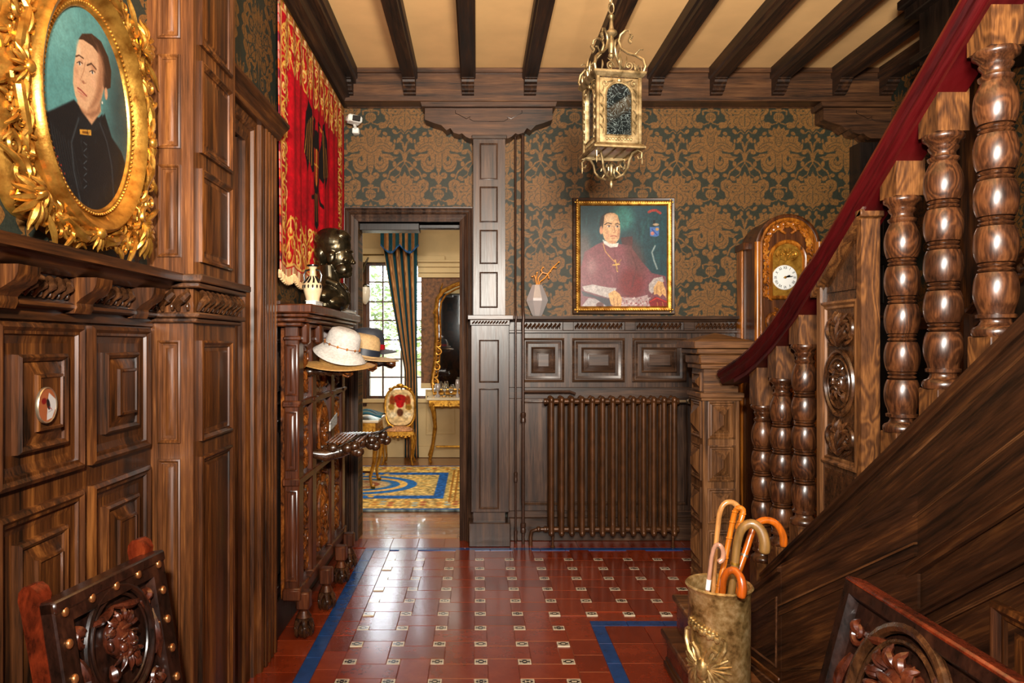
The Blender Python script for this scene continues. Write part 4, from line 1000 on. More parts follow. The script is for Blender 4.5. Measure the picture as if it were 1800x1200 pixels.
def cheekstrip(z0a, z1a, z0b, z1b, o, nm, mt):
    nx_, ny_ = -.95*o, -.30*o
    part(MB().loft([[(A_[0], A_[1], z0a), (A_[0]+nx_, A_[1]+ny_, z0a), (A_[0]+nx_, A_[1]+ny_, z1a), (A_[0], A_[1], z1a)], [(B_[0], B_[1], z0b), (B_[0]+nx_, B_[1]+ny_, z0b), (B_[0]+nx_, B_[1]+ny_, z1b), (B_[0], B_[1], z1b)]]), nm, mt, st, smooth=False)
part(MB().prism([A_, B_, (1.55, 2.42), (1.55, 3.2), (1.45, 3.2)], 0, .01), 'cheek_base', 'stringer', st, smooth=False)
part(MB().loft([[(A_[0], A_[1], 0), (1.50, 3.04, 0), (1.50, 3.04, .58), (A_[0], A_[1], .56)], [(B_[0], B_[1], 0), (1.51, B_[1], 0), (1.51, B_[1], 1.03), (B_[0], B_[1], 1.0)]]), 'foot_cheek', 'stringer', st, smooth=False)
for za, zb2, h_, o_, mt_ in ((.10, .42, .012, .008, 'edgehighlight'), (.34, .78, .03, .014, 'stringer'), (.38, .82, .008, .018, 'edgehighlight')): cheekstrip(za, za+h_, zb2, zb2+h_, o_, 'cheek_moulding', mt_)
cheekstrip(0, .045, 0, .045, .02, 'skirting_board', 'stringer')
# steps
for i in range(11):
    y0 = 4.0-.245*i
    s_ = part(MB().box(1.56, XR-.10, y0-.245 if i < 10 else 1.2, y0, .175*i, .175*(i+1)-.03), 'riser', 'oakX', st, smooth=False)
    part(MB().box(1.56, XR-.10, y0-.25, y0+.025, .175*(i+1)-.03, .175*(i+1), .008), 'tread', 'oakX', st)
    part(MB().box(1.80, XR-.35, y0-.245, y0+.03, .175*(i+1), .175*(i+1)+.008, .003), 'stair_carpet', 'carpet', st)
# platform steps at the foot (left)
part(MB().box(.86, 1.12, 2.76, 3.33, .145, .175, .006), 'tread', wood('step_oak', 'X', (70, 38, 18), (116, 68, 34), (160, 104, 58)), st)
part(MB().box(.885, 1.11, 2.78, 3.31, .0, .145), 'riser', 'chairwood', st, smooth=False)
part(MB().box(.87, 1.115, 2.77, 3.32, .0, .03, .006), 'base_moulding', 'oakY', st); part(MB().box(.878, 1.113, 2.775, 3.315, .03, .05, .006), 'base_moulding', 'oakY', st)
part(MB().prism([(1.13, 2.4), (1.37, 2.4), (1.225, 3.22), (1.13, 3.45)], 0.0005, .008), 'stair_carpet', 'carpet', st)
part(MB().box(.93, 1.11, 3.05, 3.31, .175, .31, .005), 'riser', 'chairwood', st); part(MB().box(.91, 1.12, 3.03, 3.32, .31, .335, .006), 'tread', 'newelX', st)
# balusters
BAL = [(3.95, 1.165, .865), (3.70, 1.325, .865), (3.445, 1.50, .87), (2.655, 2.046, .872), (2.42, 2.212, .862), (2.175, 2.396, .872), (1.93, 2.57, .87)]
def rail_under(Y):
    pts = [(1.0, 4.06-.714), (2.9, 4.055-.714*2.9), (3.13, 1.84), (3.274, 1.755), (3.434, 1.64), (3.686, 1.50), (3.89, 1.405), (4.167, 1.30), (4.4, 1.22)]
    for (a, b), (c, d) in zip(pts[:-1], pts[1:]):
        if a <= Y <= c: return b+(d-b)*(Y-a)/(c-a)
    return pts[-1][1]
XB = 1.588; bw = .0525
def bal_prof(h):
    r = .060; p = [(.0, 0), (.060, 0), (.064, .008), (.064, .020), (.058, .028), (.046, .034), (.040, .046), (.042, .052), (.053, .056), (.054, .066), (.046, .070)]
    z0, z1 = .072, h-.098; n = 5; d = (z1-z0)/n
    for i in range(n):
        a = z0+i*d; g = .032
        for k in range(11):
            q = k/10; p.append((.036+(r-.036)*math.sin(PI*(.10+.80*q))**.50, a+g*.42+q*(d-g)))
        if i < n-1:
            zz = a+d-g*.50
            p += [(.034, zz), (.044, zz+.002), (.0485, zz+.007), (.044, zz+.012), (.036, zz+.0145), (.044, zz+.017), (.0485, zz+.022), (.044, zz+.027), (.034, zz+.029)]
    p += [(.040, h-.094), (.046, h-.088), (.048, h-.08), (.038, h-.074), (.036, h-.062), (.044, h-.052), (.047, h-.044), (.042, h-.038), (.050, h-.026), (.062, h-.018), (.064, h-.008), (.060, h), (0, h)]
    return p
for (Y_, zc, h_) in BAL:
    b_ = part(MB().lathe(bal_prof(h_), (XB, Y_, zc-h_), 24), 'baluster', 'balu', st, ang=50)
    y0, y1 = Y_-bw, Y_+bw; zb = zc-h_
    x0, x1 = XB-bw, XB+bw
    m_ = MB(); t0, t1 = rail_under(y0)+.02, rail_under(y1)+.02
    m_.add([(x0, y0, zc), (x1, y0, zc), (x1, y1, zc), (x0, y1, zc), (x0, y0, t0), (x1, y0, t0), (x1, y1, t1), (x0, y1, t1)], [(0, 1, 2, 3), (4, 5, 6, 7), (0, 1, 5, 4), (1, 2, 6, 5), (2, 3, 7, 6), (3, 0, 4, 7)])
    part(m_, 'cap_block', 'block', b_, smooth=False)
    zl = ztop(y1)-.06 if Y_ < 3.8 else .06
    m_ = MB().box(x0, x1, y0, y1, min(zl, zb-.02), zb, .003); part(m_, 'base_block', 'block', b_, smooth=False)
# handrail
RP = [(1.15, 4.14-.714*1.15)]+[(y, 4.14-.714*y) for y in (2.0, 2.7)]+[(2.9, 2.069), (3.13, 1.91), (3.274, 1.831), (3.434, 1.722), (3.56, 1.648), (3.686, 1.58), (3.89, 1.485), (4.03, 1.43), (4.167, 1.385), (4.30, 1.345)]
def rsec(y, z, dx=0): return [(1.50+dx, y, z-.012), (1.492+dx, y, z-.022), (1.50+dx, y, z-.04), (1.512+dx, y, z-.048), (1.512+dx, y, z-.062), (1.524+dx, y, z-.085), (1.636+dx, y, z-.085), (1.648+dx, y, z-.062), (1.648+dx, y, z-.048), (1.668+dx, y, z-.022), (1.66+dx, y, z-.012)]
def rdx(y): return -.04*max(0, (y-3.7)/.6)**2
hr = part(MB().loft([rsec(y, z, rdx(y)) for y, z in RP]), 'handrail', 'red_paint', st, ang=30)
part(MB().loft([[(1.494+rdx(y), y, z-.014), (1.494+rdx(y), y, z-.004), (1.506+rdx(y), y, z), (1.654+rdx(y), y, z), (1.666+rdx(y), y, z-.004), (1.666+rdx(y), y, z-.014)] for y, z in RP]), 'rail_cap', 'raildark', hr)
part(MB().loft([[(1.53+rdx(y), y, z-.08), (1.53+rdx(y), y, z-.11), (1.63+rdx(y), y, z-.11), (1.63+rdx(y), y, z-.08)] for y, z in RP[:-1]]), 'rail_fillet', 'red_paint', hr, smooth=False)
# carved panel newel in the middle
Y0, Y1 = 2.83, 3.20
def ptop(Y): return 2.03-(Y-Y0)*.72
pn = part(MB().prism([(Y0+.01, ztop(Y0)-.06), (Y1-.01, ztop(Y1)-.06), (Y1-.01, ptop(Y1)-.04), (Y0+.01, ptop(Y0)-.04)], 1.545, 1.60, 'yzx'), 'panelled_newel', 'carved', st, smooth=False)
part(MB().prism([(Y0, ztop(Y0)-.06), (Y0+.035, ztop(Y0)-.08), (Y0+.035, ptop(Y0)-.05), (Y0, ptop(Y0)-.03)], 1.53, 1.605, 'yzx'), 'near_post', 'block', pn, smooth=False)
part(MB().prism([(Y1-.03, ztop(Y1)-.04), (Y1, ztop(Y1)-.06), (Y1, ptop(Y1)-.03), (Y1-.03, ptop(Y1)-.01)], 1.53, 1.605, 'yzx'), 'far_post', 'newelZ', pn, smooth=False)
part(MB().loft([[(1.515, y, z-.03), (1.515, y, z-.012), (1.525, y, z), (1.61, y, z), (1.61, y, z-.03)] for y, z in ((Y1+.03, ptop(Y1+.03)), (Y0-.02, ptop(Y0-.02)))]), 'sloping_cap', 'block', pn)
part(MB().box(1.515, 1.61, Y0-.025, Y0+.02, ptop(Y0)-.025, ptop(Y0)+.004, .004), 'cap_return', 'block', pn)
fr2 = FR_right(1.545)
zt_, zb_ = 1.655, 1.02
m_ = MB(fr2); m_.rings(Y0+.035, Y1-.03, zb_-.04, zt_+.03, [(0, 0), (0, .012), (.010, .016), (.02, .006), (.03, .009), (.036, .0)], cap=False); part(m_, 'panel_moulding', 'newelZ', pn)
m_ = MB(fr2); m_.prism([(Y0+.06, zt_+.07), (Y1-.08, zt_+.07), (Y0+.06, ptop(Y0+.06)-.08)], 0, .010); part(m_, 'gable_panel', 'carved', pn)
m_ = MB(fr2); m_.prism([(Y0+.06, zb_-.06), (Y1-.06, zb_-.06), (Y1-.06, ztop(Y1-.06)+.05), (Y0+.20, ztop(Y0+.20)+.05), (Y0+.06, ztop(Y0+.06)+.05)], 0, .008); part(m_, 'foot_panel', 'carved', pn)
cyp = (Y0+Y1)/2; rz_ = 1.335
m_ = MB(fr2); m_.tube([(cyp+.115*math.cos(a), rz_+.135*math.sin(a), .010) for a in [k/30*2*PI for k in range(30)]], .010, 6, loop=True)
m_.tube([(cyp+.088*math.cos(a), rz_+.105*math.sin(a), .012) for a in [k/30*2*PI for k in range(30)]], .005, 6, loop=True); part(m_, 'medallion_ring', 'carved', pn)
def head_relief(mb, c, s, sg=1, bald=False):
    """bearded relief head in a medallion, turned a little to one side; local u, v, w"""
    u, v = c; E = lambda a, b, w_, x, y, z, r=0: mb.ell((u+sg*a*s, v+b*s, w_*s), (x*s, y*s, z*s), 12, 8, Matrix.Rotation(sg*r, 3, 'Z') if r else None)
    E(-.04, .12, .04, .42, .48, .26); E(.06, -.10, .10, .33, .42, .24)
    for a in (-.15, .23): E(a, .16, .30, .15, .05, .09, .25 if a < 0 else -.25); E(a, .06, .30, .07, .045, .06); E(a+.02, .10, .27, .11, .06, .05)
    E(.07, .02, .34, .06, .17, .10); E(.07, -.09, .38, .095, .065, .09); E(-.15, -.10, .26, .13, .13, .10); E(.26, -.10, .24, .11, .13, .10)
    E(.06, .30, .22, .24, .07, .09); E(.06, -.28, .31, .10, .035, .06); E(-.40, .02, .12, .07, .14, .09, .2)
    for k in range(11):
        a = .15+k*.27; leaf(mb, (u+sg*.30*s*math.cos(a), v+(.22+.26*math.sin(a))*s), (a if sg > 0 else PI-a)+.5, .30*s, .11*s, .16*s, .6, .9*(1 if k % 2 else -1))
    for t_ in (-1, 1): leaf(mb, (u+sg*(.07)*s, v-.19*s), (0 if t_ > 0 else PI)-t_*.35, .27*s, .09*s, .30*s, .5, -t_*.8)
    for k in range(8):
        a = -PI/2+(k-3.5)*.24; leaf(mb, (u+sg*.06*s+(k-3.5)*.075*s, v-.32*s+.02*s*abs(k-3.5)), a, (.46-.04*abs(k-3.5))*s, .085*s, .20*s, .6, .5*(1 if k % 2 else -1))
    leaf(mb, (u-.34*s, v-.45*s), -PI/2-.3, .45*s, .22*s, .02*s); leaf(mb, (u+.34*s, v-.45*s), -PI/2+.3, .45*s, .22*s, .02*s)
m_ = MB(fr2); head_relief(m_, (cyp, rz_+.01), .105, -1); part(m_, 'carved_head', 'carved', pn)
m_ = MB(fr2); carve(m_, Y0+.065, Y1-.06, rz_+.145, zt_-.01, .004, 4, k=1, fat=1.2); carve(m_, Y0+.065, Y1-.06, zb_, rz_-.145, .004, 5, k=1, fat=1.2)
for k in range(2): spray(m_, (cyp, zb_+.01+k*.46), PI/2, .14, .018, .012, 5, .4)
part(m_, 'carved_foliage', 'carved', pn)
# bottom newel post
NX0, NX1, NY0, NY1 = 1.392, 1.618, 4.375, 4.62
nw = part(MB().box(NX0, NX1, NY0, NY1, 0, Z(700, NY0), .004), 'newel_post', 'newelZ', st, smooth=False)
zz = [(705, 771), (782, 846), (858, 920), (931, 1000), (1010, 1034)]
for a, b in zz:
    for f_, u0, u1 in ((FR_back(NY0), NX0+.028, NX1-.028), (FR_right(NX0), NY0+.03, NY1-.03)):
        z0, z1 = max(.02, Z(b, NY0)), Z(a, NY0)
        m_ = MB(f_); m_.rings(u0, u1, z0, z1, [(0, 0), (0, .008), (.008, .011), (.016, .003), (.024, .006), (.032, -.004), (.034, .004), (.09, .040)], back=-.02); part(m_, 'diamond_panel', 'newelZ', nw, smooth=False)
def nbox(o, y_top, y_bot, nm, b=.004): part(MB().box(NX0-o, NX1+o, NY0-o, NY1+o, Z(y_bot, NY0), Z(y_top, NY0), b), nm, 'newelX', nw)
nbox(.022, 690, 699, 'ledge'); nbox(.012, 699, 704, 'ledge', .003); nbox(-.006, 648, 691, 'neck', .002); nbox(.018, 640, 648, 'moulding'); nbox(.03, 622, 640, 'moulding', .01); nbox(.05, 612, 622, 'moulding', .006)
nbox(.075, 599, 612, 'cap')
m_ = MB(); zt = Z(599, NY0); m_.loft([[(NX0-.06, NY0-.06, zt), (NX1+.06, NY0-.06, zt), (NX1+.06, NY1+.06, zt), (NX0-.06, NY1+.06, zt)], [(1.50, 4.49, zt+.05), (1.51, 4.49, zt+.05), (1.51, 4.50, zt+.05), (1.50, 4.50, zt+.05)]]); part(m_, 'cap_pyramid', 'newelX', nw, smooth=False)
for f_, u0, u1 in ((FR_right(NX0), NY0+.04, NY1-.04),):
    m_ = MB(f_); m_.rings(u0, u1, Z(688, NY0), Z(655, NY0), [(0, -.006), (0, .006), (.01, .008), (.02, -.002), (.05, .02)], back=-.02); part(m_, 'diamond_panel', 'newelZ', nw, smooth=False)

# ================================================================== OVAL PORTRAIT
XP = -.985; fo = FR_left(XP)
op = thing('oval_portrait', (XP, 1.795, 2.09), 'oval portrait of a woman in black in an ornate gold frame on the left', 'painting')
def c1(x, y):
    Y = .98*F/(CX-x/2.4); return (Y, H-(y/2.4-CY)/F*Y)
P = Paint(1.585, 2.005, 1.835, 2.345, 200, 300, (84, 140, 136))
pl = lambda L: [c1(a, b) for a, b in L]
P.ell(1.62, 2.28, .12, .12, (112, 166, 158), .12, 0, .7); P.ell(1.97, 2.12, .09, .25, (46, 68, 70), .12, 0, .9); P.ell(1.9, 1.98, .1, .1, (60, 96, 98), .1, 0, .6)
P.smooth_noise(9, .12); P.smooth_noise(3, .06)
P.poly(pl([(150, 490), (225, 460), (310, 420), (330, 440), (420, 500), (440, 480), (470, 580), (510, 640), (530, 700), (545, 900), (150, 900)]), (16, 18, 22), .008)
P.poly(pl([(322, 430), (345, 470), (385, 527), (425, 470), (420, 430), (350, 420)]), (206, 150, 108), .008)
P.poly(pl([(325, 470), (345, 490), (385, 530), (430, 480), (425, 540), (380, 560), (330, 530)]), (20, 24, 28), .004)
P.poly(pl([(332, 165), (318, 230), (308, 290), (306, 350), (315, 400), (330, 440), (362, 465), (400, 455), (425, 420), (438, 370), (450, 300), (440, 230), (410, 180), (370, 155)]), (214, 164, 122), .006)
P.poly(pl([(330, 165), (345, 142), (385, 142), (425, 175), (455, 240), (468, 300), (465, 370), (440, 380), (428, 345), (432, 290), (420, 235), (390, 195), (350, 168)]), (58, 34, 24), .004)
P.line(pl([(385, 150), (410, 200), (436, 270), (448, 330)]), .004, (110, 70, 48), .006, .6)
P.ell(*c1(446, 395), .008, .016, (206, 150, 112), .003); P.ell(*c1(430, 433), .003, .004, (230, 220, 200))
P.poly(pl([(420, 280), (436, 350), (425, 420), (400, 455), (370, 462), (400, 400), (404, 330)]), (176, 122, 86), .02, .7)
P.poly(pl([(408, 190), (432, 240), (440, 300), (436, 370), (420, 425), (392, 458), (372, 462), (392, 420), (410, 370), (416, 300), (410, 240)]), (158, 106, 74), .018, .75)
P.ell(*c1(320, 300), .008, .016, (186, 130, 96), .012, 0, .6); P.ell(*c1(392, 285), .014, .010, (178, 122, 88), .012, 0, .7); P.ell(*c1(338, 256), .010, .008, (182, 126, 92), .010, 0, .6)
P.ell(*c1(392, 350), .014, .014, (228, 170, 130), .014, 0, .6); P.ell(*c1(348, 410), .014, .006, (178, 116, 88), .010, 0, .6); P.poly(pl([(335, 455), (365, 475), (405, 460), (425, 425), (420, 480), (385, 500), (350, 480)]), (150, 100, 70), .012, .8)
for k in range(7): P.line(pl([(345+k*9, 146+k*3), (400+k*7, 190+k*8), (436+k*4, 260+k*12), (446+k*3, 330+k*5)]), .0012, ((96, 62, 44), (36, 20, 16))[k % 2], .002, .6)
P.ell(*c1(330, 215), .010, .022, (232, 190, 150), .012, 0, .8); P.ell(*c1(330, 345), .008, .012, (226, 160, 124), .012, 0, .6)
P.line(pl([(318, 238), (332, 233), (350, 246)]), .0035, (70, 44, 32), .003); P.line(pl([(366, 275), (384, 268), (404, 292)]), .004, (70, 44, 32), .003)
for (ex, ey) in ((334, 268), (388, 305)):
    P.ell(*c1(ex, ey), .0075, .0042, (225, 205, 185), .002); P.ell(*c1(ex, ey), .0036, .0040, (50, 50, 52), .0015); P.line(pl([(ex-12, ey-3), (ex, ey-9), (ex+13, ey)]), .0022, (64, 38, 28), .001)
P.line(pl([(358, 262), (352, 300), (338, 335), (350, 352), (362, 350)]), .003, (166, 112, 80), .003, .8); P.ell(*c1(350, 346), .006, .004, (150, 90, 66), .003, 0, .7)
P.line(pl([(326, 370), (340, 380), (364, 405)]), .0045, (150, 66, 56), .002); P.line(pl([(328, 384), (342, 395), (354, 402)]), .003, (196, 112, 92), .003)
P.ell(*c1(345, 425), .008, .005, (226, 172, 130), .006, 0, .6)
P.poly(pl([(334, 545), (382, 548), (384, 572), (336, 566)]), (210, 146, 50), .002); P.poly(pl([(345, 552), (372, 555), (372, 566), (345, 562)]), (120, 70, 20), .002)
for k in range(10):
    P.line(pl([(200+k*12, 500+k*14), (215+k*13, 600+k*16), (240+k*12, 700+k*12)]), .0022, (52, 60, 62), .003, .6)
for k in range(8): P.line(pl([(352+(k % 2)*12, 600+k*26), (364-(k % 2)*12, 612+k*26)]), .003, (74, 84, 88), .002, .7)
P.line(pl([(420, 520), (450, 600), (470, 700), (480, 850)]), .006, (44, 48, 52), .006); P.line(pl([(330, 500), (300, 600), (310, 720), (340, 860)]), .006, (46, 52, 56), .006)
for k in range(14): P.ell(*c1(200+k*5+(k % 3)*8, 600+k*12), .0028, .0028, (150, 46, 30), .001, 0, .9)
for k in range(70):
    x = 190+P.rs.rand()*330; y = 520+P.rs.rand()*340
    if y > 470+abs(x-360)*.35: P.line(pl([(x, y), (x+P.rs.randn()*10, y+26)]), .0018, ((50, 56, 58), (30, 34, 38), (8, 9, 12))[k % 3], .003, .7)
P.smooth_noise(2, .12)
oc, oz, oa, ob_ = 1.797, 2.09, .20, .250
P.grid('canvas', 'canvas', op, lambda u, v: (0*u+XP+.006, u, v), keep=lambda u, v: ((u-oc)/(oa+.005))**2+((v-oz)/(ob_+.005))**2 < 1, gain=.72)
N_ = 64
prof = [(-.004, .0), (-.002, .012), (.004, .016), (.010, .014), (.014, .008), (.024, .020), (.036, .034), (.048, .040), (.056, .034), (.060, .020), (.064, -.02)]
part(MB(fo).loft([[(oc+(oa+o)*math.cos(2*PI*k/N_), oz+(ob_+o)*math.sin(2*PI*k/N_), w_) for k in range(N_)] for o, w_ in prof], True, False), 'oval_moulding', 'gold', op, ang=60)
m_ = MB(fo)
for k in range(120):
    a = 2*PI*k/120; m_.ell((oc+(oa+.009)*math.cos(a), oz+(ob_+.009)*math.sin(a), .016), (.0042, .0042, .0042), 5, 4)
part(m_, 'bead_ring', 'gold', op)
def outl(a):
    c, s = math.cos(a), math.sin(a); q = (abs(c)**3.2+abs(s)**3.2)**(-1/3.2)
    return (oc+.325*q*c*(1+.035*math.cos(8*a)+.02*math.sin(13*a)), oz+.335*q*s*(1+.03*math.cos(8*a)+.02*math.cos(11*a)))
m_ = MB(fo); NO = 120
o1 = [outl(2*PI*k/NO) for k in range(NO)]
m_.loft([[(a, b, -.034) for a, b in o1], [(a, b, -.012) for a, b in o1], [(oc+(a-oc)*.93, oz+(b-oz)*.93, .006) for a, b in o1], [(oc+(oa+.05)*math.cos(2*PI*k/NO), oz+(ob_+.05)*math.sin(2*PI*k/NO), .012) for k in range(NO)]], True, False)
part(m_, 'frame_board', 'gold', op)
RR = random.Random(21)
for q, (sx_, sy_) in enumerate(((1, 1), (-1, 1), (-1, -1), (1, -1))):
    m_ = MB(fo); cxq, cyq = oc+sx_*.245, oz+sy_*.262
    a0 = math.atan2(sy_, sx_)
    for k in range(7): leaf(m_, (cxq, cyq), a0+(k-3)*.36, .092-.007*abs(k-3), .017, .020, .7, .3*(1 if k > 3 else -1))
    for k in range(5): leaf(m_, (cxq-sx_*.015, cyq-sy_*.015), a0+(k-2)*.5, .055, .012, .034, .6, .2*(1 if k > 2 else -1))
    m_.ell((cxq, cyq, .036), (.015, .015, .013))
    for sg in (-1, 1):
        b = a0+sg*PI/2; p = (cxq+.058*math.cos(b), cyq+.058*math.sin(b))
        scroll(m_, p, .034, .016, 1.5, b, sg, .30); p2 = (cxq+.11*math.cos(b)-sx_*.012, cyq+.11*math.sin(b)-sy_*.012); scroll(m_, p2, .022, .016, 1.4, b+PI, -sg, .32)
        leaf(m_, (cxq+.03*math.cos(b), cyq+.03*math.sin(b)), b, .12, .014, .018, .6, -sg*.5)
        for k in range(4): m_.ell((cxq+(.045+.02*k)*math.cos(b)-sx_*.03, cyq+(.045+.02*k)*math.sin(b)-sy_*.03, .014), (.007, .007, .007), 6, 5)
    part(m_, 'corner_cartouche', 'gold', op)
for sx_, sy_ in ((1, 0), (-1, 0), (0, 1), (0, -1)):
    m_ = MB(fo)
    for sg in (-1, 1):
        if sx_: bu_, bv_, du, dv, nu_, nv_ = oc+sx_*.288, oz, 0, sg, sx_, 0
        else: bu_, bv_, du, dv, nu_, nv_ = oc, oz+sy_*.312, sg, 0, 0, sy_
        PT = lambda t, n_: (bu_+du*t+nu_*n_, bv_+dv*t+nv_*n_)
        ang = math.atan2(dv, du); cr = (du*nv_-dv*nu_)
        m_.tube([PT(.01, -.012)+(.010,), PT(.05, .016)+(.024,), PT(.09, .006)+(.026,), PT(.13, -.018)+(.020,), PT(.165, .0)+(.010,)], [.010, .013, .013, .011, .006], 8)
        leaf(m_, PT(.015, .0), ang+cr*.3, .09, .014, .024, .6, -.5*cr); leaf(m_, PT(.075, -.012), ang-cr*.35, .07, .011, .022, .6, .6*cr); leaf(m_, PT(.10, .018), ang+cr*.5, .055, .011, .020, .6, .6*cr)
        scroll(m_, PT(.115, .010), .024, .022, 1.5, ang, cr, .30); scroll(m_, PT(.045, -.022), .018, .018, 1.4, ang+PI, -cr, .32)
        for k in range(5):
            p = PT(.03+.022*k, .026-.006*abs(k-2)); m_.ell(p+(.010,), (.007, .007, .007), 6, 5)
        for k in range(4): leaf(m_, PT(.06+.025*k, -.03), ang-cr*1.2, .03, .008, .014, .6, .4)
    for k in range(7): leaf(m_, (oc+sx_*.285, oz+sy_*.305), (math.atan2(sy_, sx_))+(k-3)*.45, .052, .010, .026, .6, .1)
    m_.ell((oc+sx_*.288, oz+sy_*.310, .036), (.016, .016, .012))
    part(m_, 'rocaille_ornament', 'gold', op)
for k in range(40):
    a = 2*PI*(k+.5)/40; x_, z_ = outl(a); e_ = (oc+(oa+.062)*math.cos(a), oz+(ob_+.062)*math.sin(a)); t_ = .5
    px_, pz_ = e_[0]+(x_-e_[0])*t_, e_[1]+(z_-e_[1])*t_; gap = math.hypot(x_-e_[0], z_-e_[1])
    m_ = MB(fo)
    scroll(m_, (px_, pz_), min(.032, .014+gap*.22), .012, 1.5, a, (-1)**k, .32, 0, 14, 5); leaf(m_, (px_, pz_), a+(-1)**k*1.2, .05, .011, .014, .6, .6*(-1)**k); leaf(m_, (px_, pz_), a+PI+(-1)**k*.8, .035, .009, .012, .6, .5)
    leaf(m_, (x_-(x_-oc)*.06, z_-(z_-oz)*.06), a+(-1)**k*.9, .045, .010, -.002, .8, -.5*(-1)**k)
    part(m_, 'carved_scroll', 'gold', op)
# round plaque on the panel
SD = Paint(1.555, 1.645, 1.325, 1.415, 60, 60, (176, 98, 60))
dcx, dcz = X(0, 0)*0+.985*F/(CX-70), H-(712-CY)/F*(.985*F/(CX-70))
SD = Paint(dcx-.04, dcx+.04, dcz-.045, dcz+.045, 70, 80, (178, 96, 54))
SD.ell(dcx-.012, dcz+.010, .009, .007, (130, 20, 18), .003); SD.poly([(dcx-.002, dcz-.034), (dcx+.002, dcz+.012), (dcx+.006, dcz+.028), (dcx+.04, dcz+.006), (dcx+.018, dcz-.03)], (226, 218, 212), .001)
SD.ell(dcx+.004, dcz+.002, .006, .013, (36, 26, 26), .002, .3); SD.line([(dcx+.006, dcz-.004), (dcx+.016, dcz-.01)], .002, (160, 40, 40)); SD.line([(dcx+.004, dcz-.016), (dcx+.02, dcz-.012)], .0015, (160, 150, 150))
rp = thing('round_plaque', (XN+.03, dcx, dcz), 'small round copper plaque with white patch on the left wall panelling', 'plaque')
SD.grid('face', 'canvas', rp, lambda u, v: (0*u+XN+.052, u, v), keep=lambda u, v: ((u-dcx)/.035)**2+((v-dcz)/.040)**2 < 1, gain=.72)
m_ = MB(FR_left(XN+.05)); m_.loft([[(dcx+r*math.cos(k/36*2*PI), dcz+r*1.13*math.sin(k/36*2*PI), w_) for k in range(36)] for r, w_ in ((.0365, -.003), (.0365, .002), (.035, .004), (.033, .0025), (.033, -.002))]); part(m_, 'rim', 'steel', rp)

# ================================================================== CHAIRS
def relief_chair(name, loc, rz, tilt, W, TH, label, nails, sg, wood_, panelmat, ring_t, ringr, post):
    t_ = thing(name, loc, label, 'chair', None)
    T0 = place(loc, rz); TB = T0 @ Matrix.Translation((0, .0, .44)) @ Matrix.Rotation(-tilt, 4, 'X')   # back leans towards +y
    BH = (TH-.44)/math.cos(tilt); hw = W/2
    fl_ = TB @ Matrix(((1, 0, 0, 0), (0, 0, -1, -.012), (0, 1, 0, 0), (0, 0, 0, 1)))
    for s_ in ((-1, 1) if nails else ()):
        m_ = MB(TB); x0 = s_*(hw-.012); m_.prism([(-.02+.045, -.40)]+[(.0, -.40), (.0, BH+.0)]+[(.022+.026*math.cos(a), BH+.01+.03*math.sin(a)) for a in [PI, PI*.8, PI*.6, PI*.4, PI*.2, 0]]+[(.045, BH-.02)], x0-post, x0+post, 'yzx'); part(m_, 'stile', wood_, t_)
    for s_ in (-1, 1):
        m_ = MB(T0); m_.box(s_*(hw-.03)-.024, s_*(hw-.03)+.024, -.44, -.392, 0, .44, .006); part(m_, 'leg', wood_, t_)
    m_ = MB(T0).box(-hw, hw, -.46, .02, .40, .46, .012); part(m_, 'seat', panelmat, t_)
    # back panel frame
    m_ = MB(fl_); m_.rings(-hw-.004, hw+.004, .06, BH-.005, [(0, -.03), (0, .014), (.004, .018), (.052 if nails else .03, .018), (.056 if nails else .036, .010), (.058 if nails else .04, -.004)], cap=True); part(m_, 'back_panel', panelmat, t_)
    rail = MB(fl_).box(-hw-.004, hw+.004, BH-.03 if nails else BH-.014, BH-.001, -.03, .024 if nails else .020, .005); part(rail, 'top_rail', 'leather' if nails else wood_, t_)
    if nails:
        first = None
        pos = [(-hw+.026+k*(W-.052)/4, BH-.026-.006) for k in range(5)]+[(s_*(hw-.024), BH-.10-k*.075) for s_ in (-1, 1) for k in range(4)]
        for (u, v) in pos:
            if first is None:
                mm = MB(fl_); mm.ell((u, v, .020), (.0095, .0115, .007), 12, 7); first = part(mm, 'brass_nail', 'nail', t_); fu = (u, v)
            else:
                dlt = (fl_.to_3x3() @ Vector((u-fu[0], v-fu[1], 0))); inst(first, t_, dlt)
    cv = (BH*(.69 if nails else .62))
    rr_ = ringr
    m_ = MB(fl_); m_.tube([(rr_*math.cos(a), cv+rr_*1.12*math.sin(a), .010) for a in [k/36*2*PI for k in range(36)]], ring_t, 8, loop=True); m_.tube([(rr_*.84*math.cos(a), cv+rr_*.94*math.sin(a), .010) for a in [k/36*2*PI for k in range(36)]], ring_t*.45, 6, loop=True); part(m_, 'medallion_ring', 'leather' if nails else 'carved', t_)
    m_ = MB(fl_); head_relief(m_, (0, cv+(.0 if nails else .02)), rr_*(.86 if nails else .98), sg); part(m_, 'carved_head', 'chaircarve', t_)
    m_ = MB(fl_)
    for s_ in (-1, 1):
        for q in (-1, 1):
            a = math.atan2(q*1.1, s_); px_, py_ = s_*(hw-.080), (min(cv+rr_*1.12, BH-.105) if q > 0 else max(cv-rr_*1.12, .10))
            leaf(m_, (px_, py_), a, .032, .018, .002, .6, .5*s_*q); leaf(m_, (px_+s_*.01, py_-q*.05), -q*PI/2, .11, .020, .002, .6, .35*s_*q); leaf(m_, (px_-s_*.02, py_+q*.01), (0 if s_ < 0 else PI), .10, .018, .002, .6, -.35*s_*q)
            scroll(m_, (px_, py_), .026, .006, 1.3, 0, s_*q, .36)
    part(m_, 'carved_foliage', 'chaircarve', t_)
    return t_
M['nail'] = gold('copper_nail', (130, 76, 40), (190, 126, 74), .3)
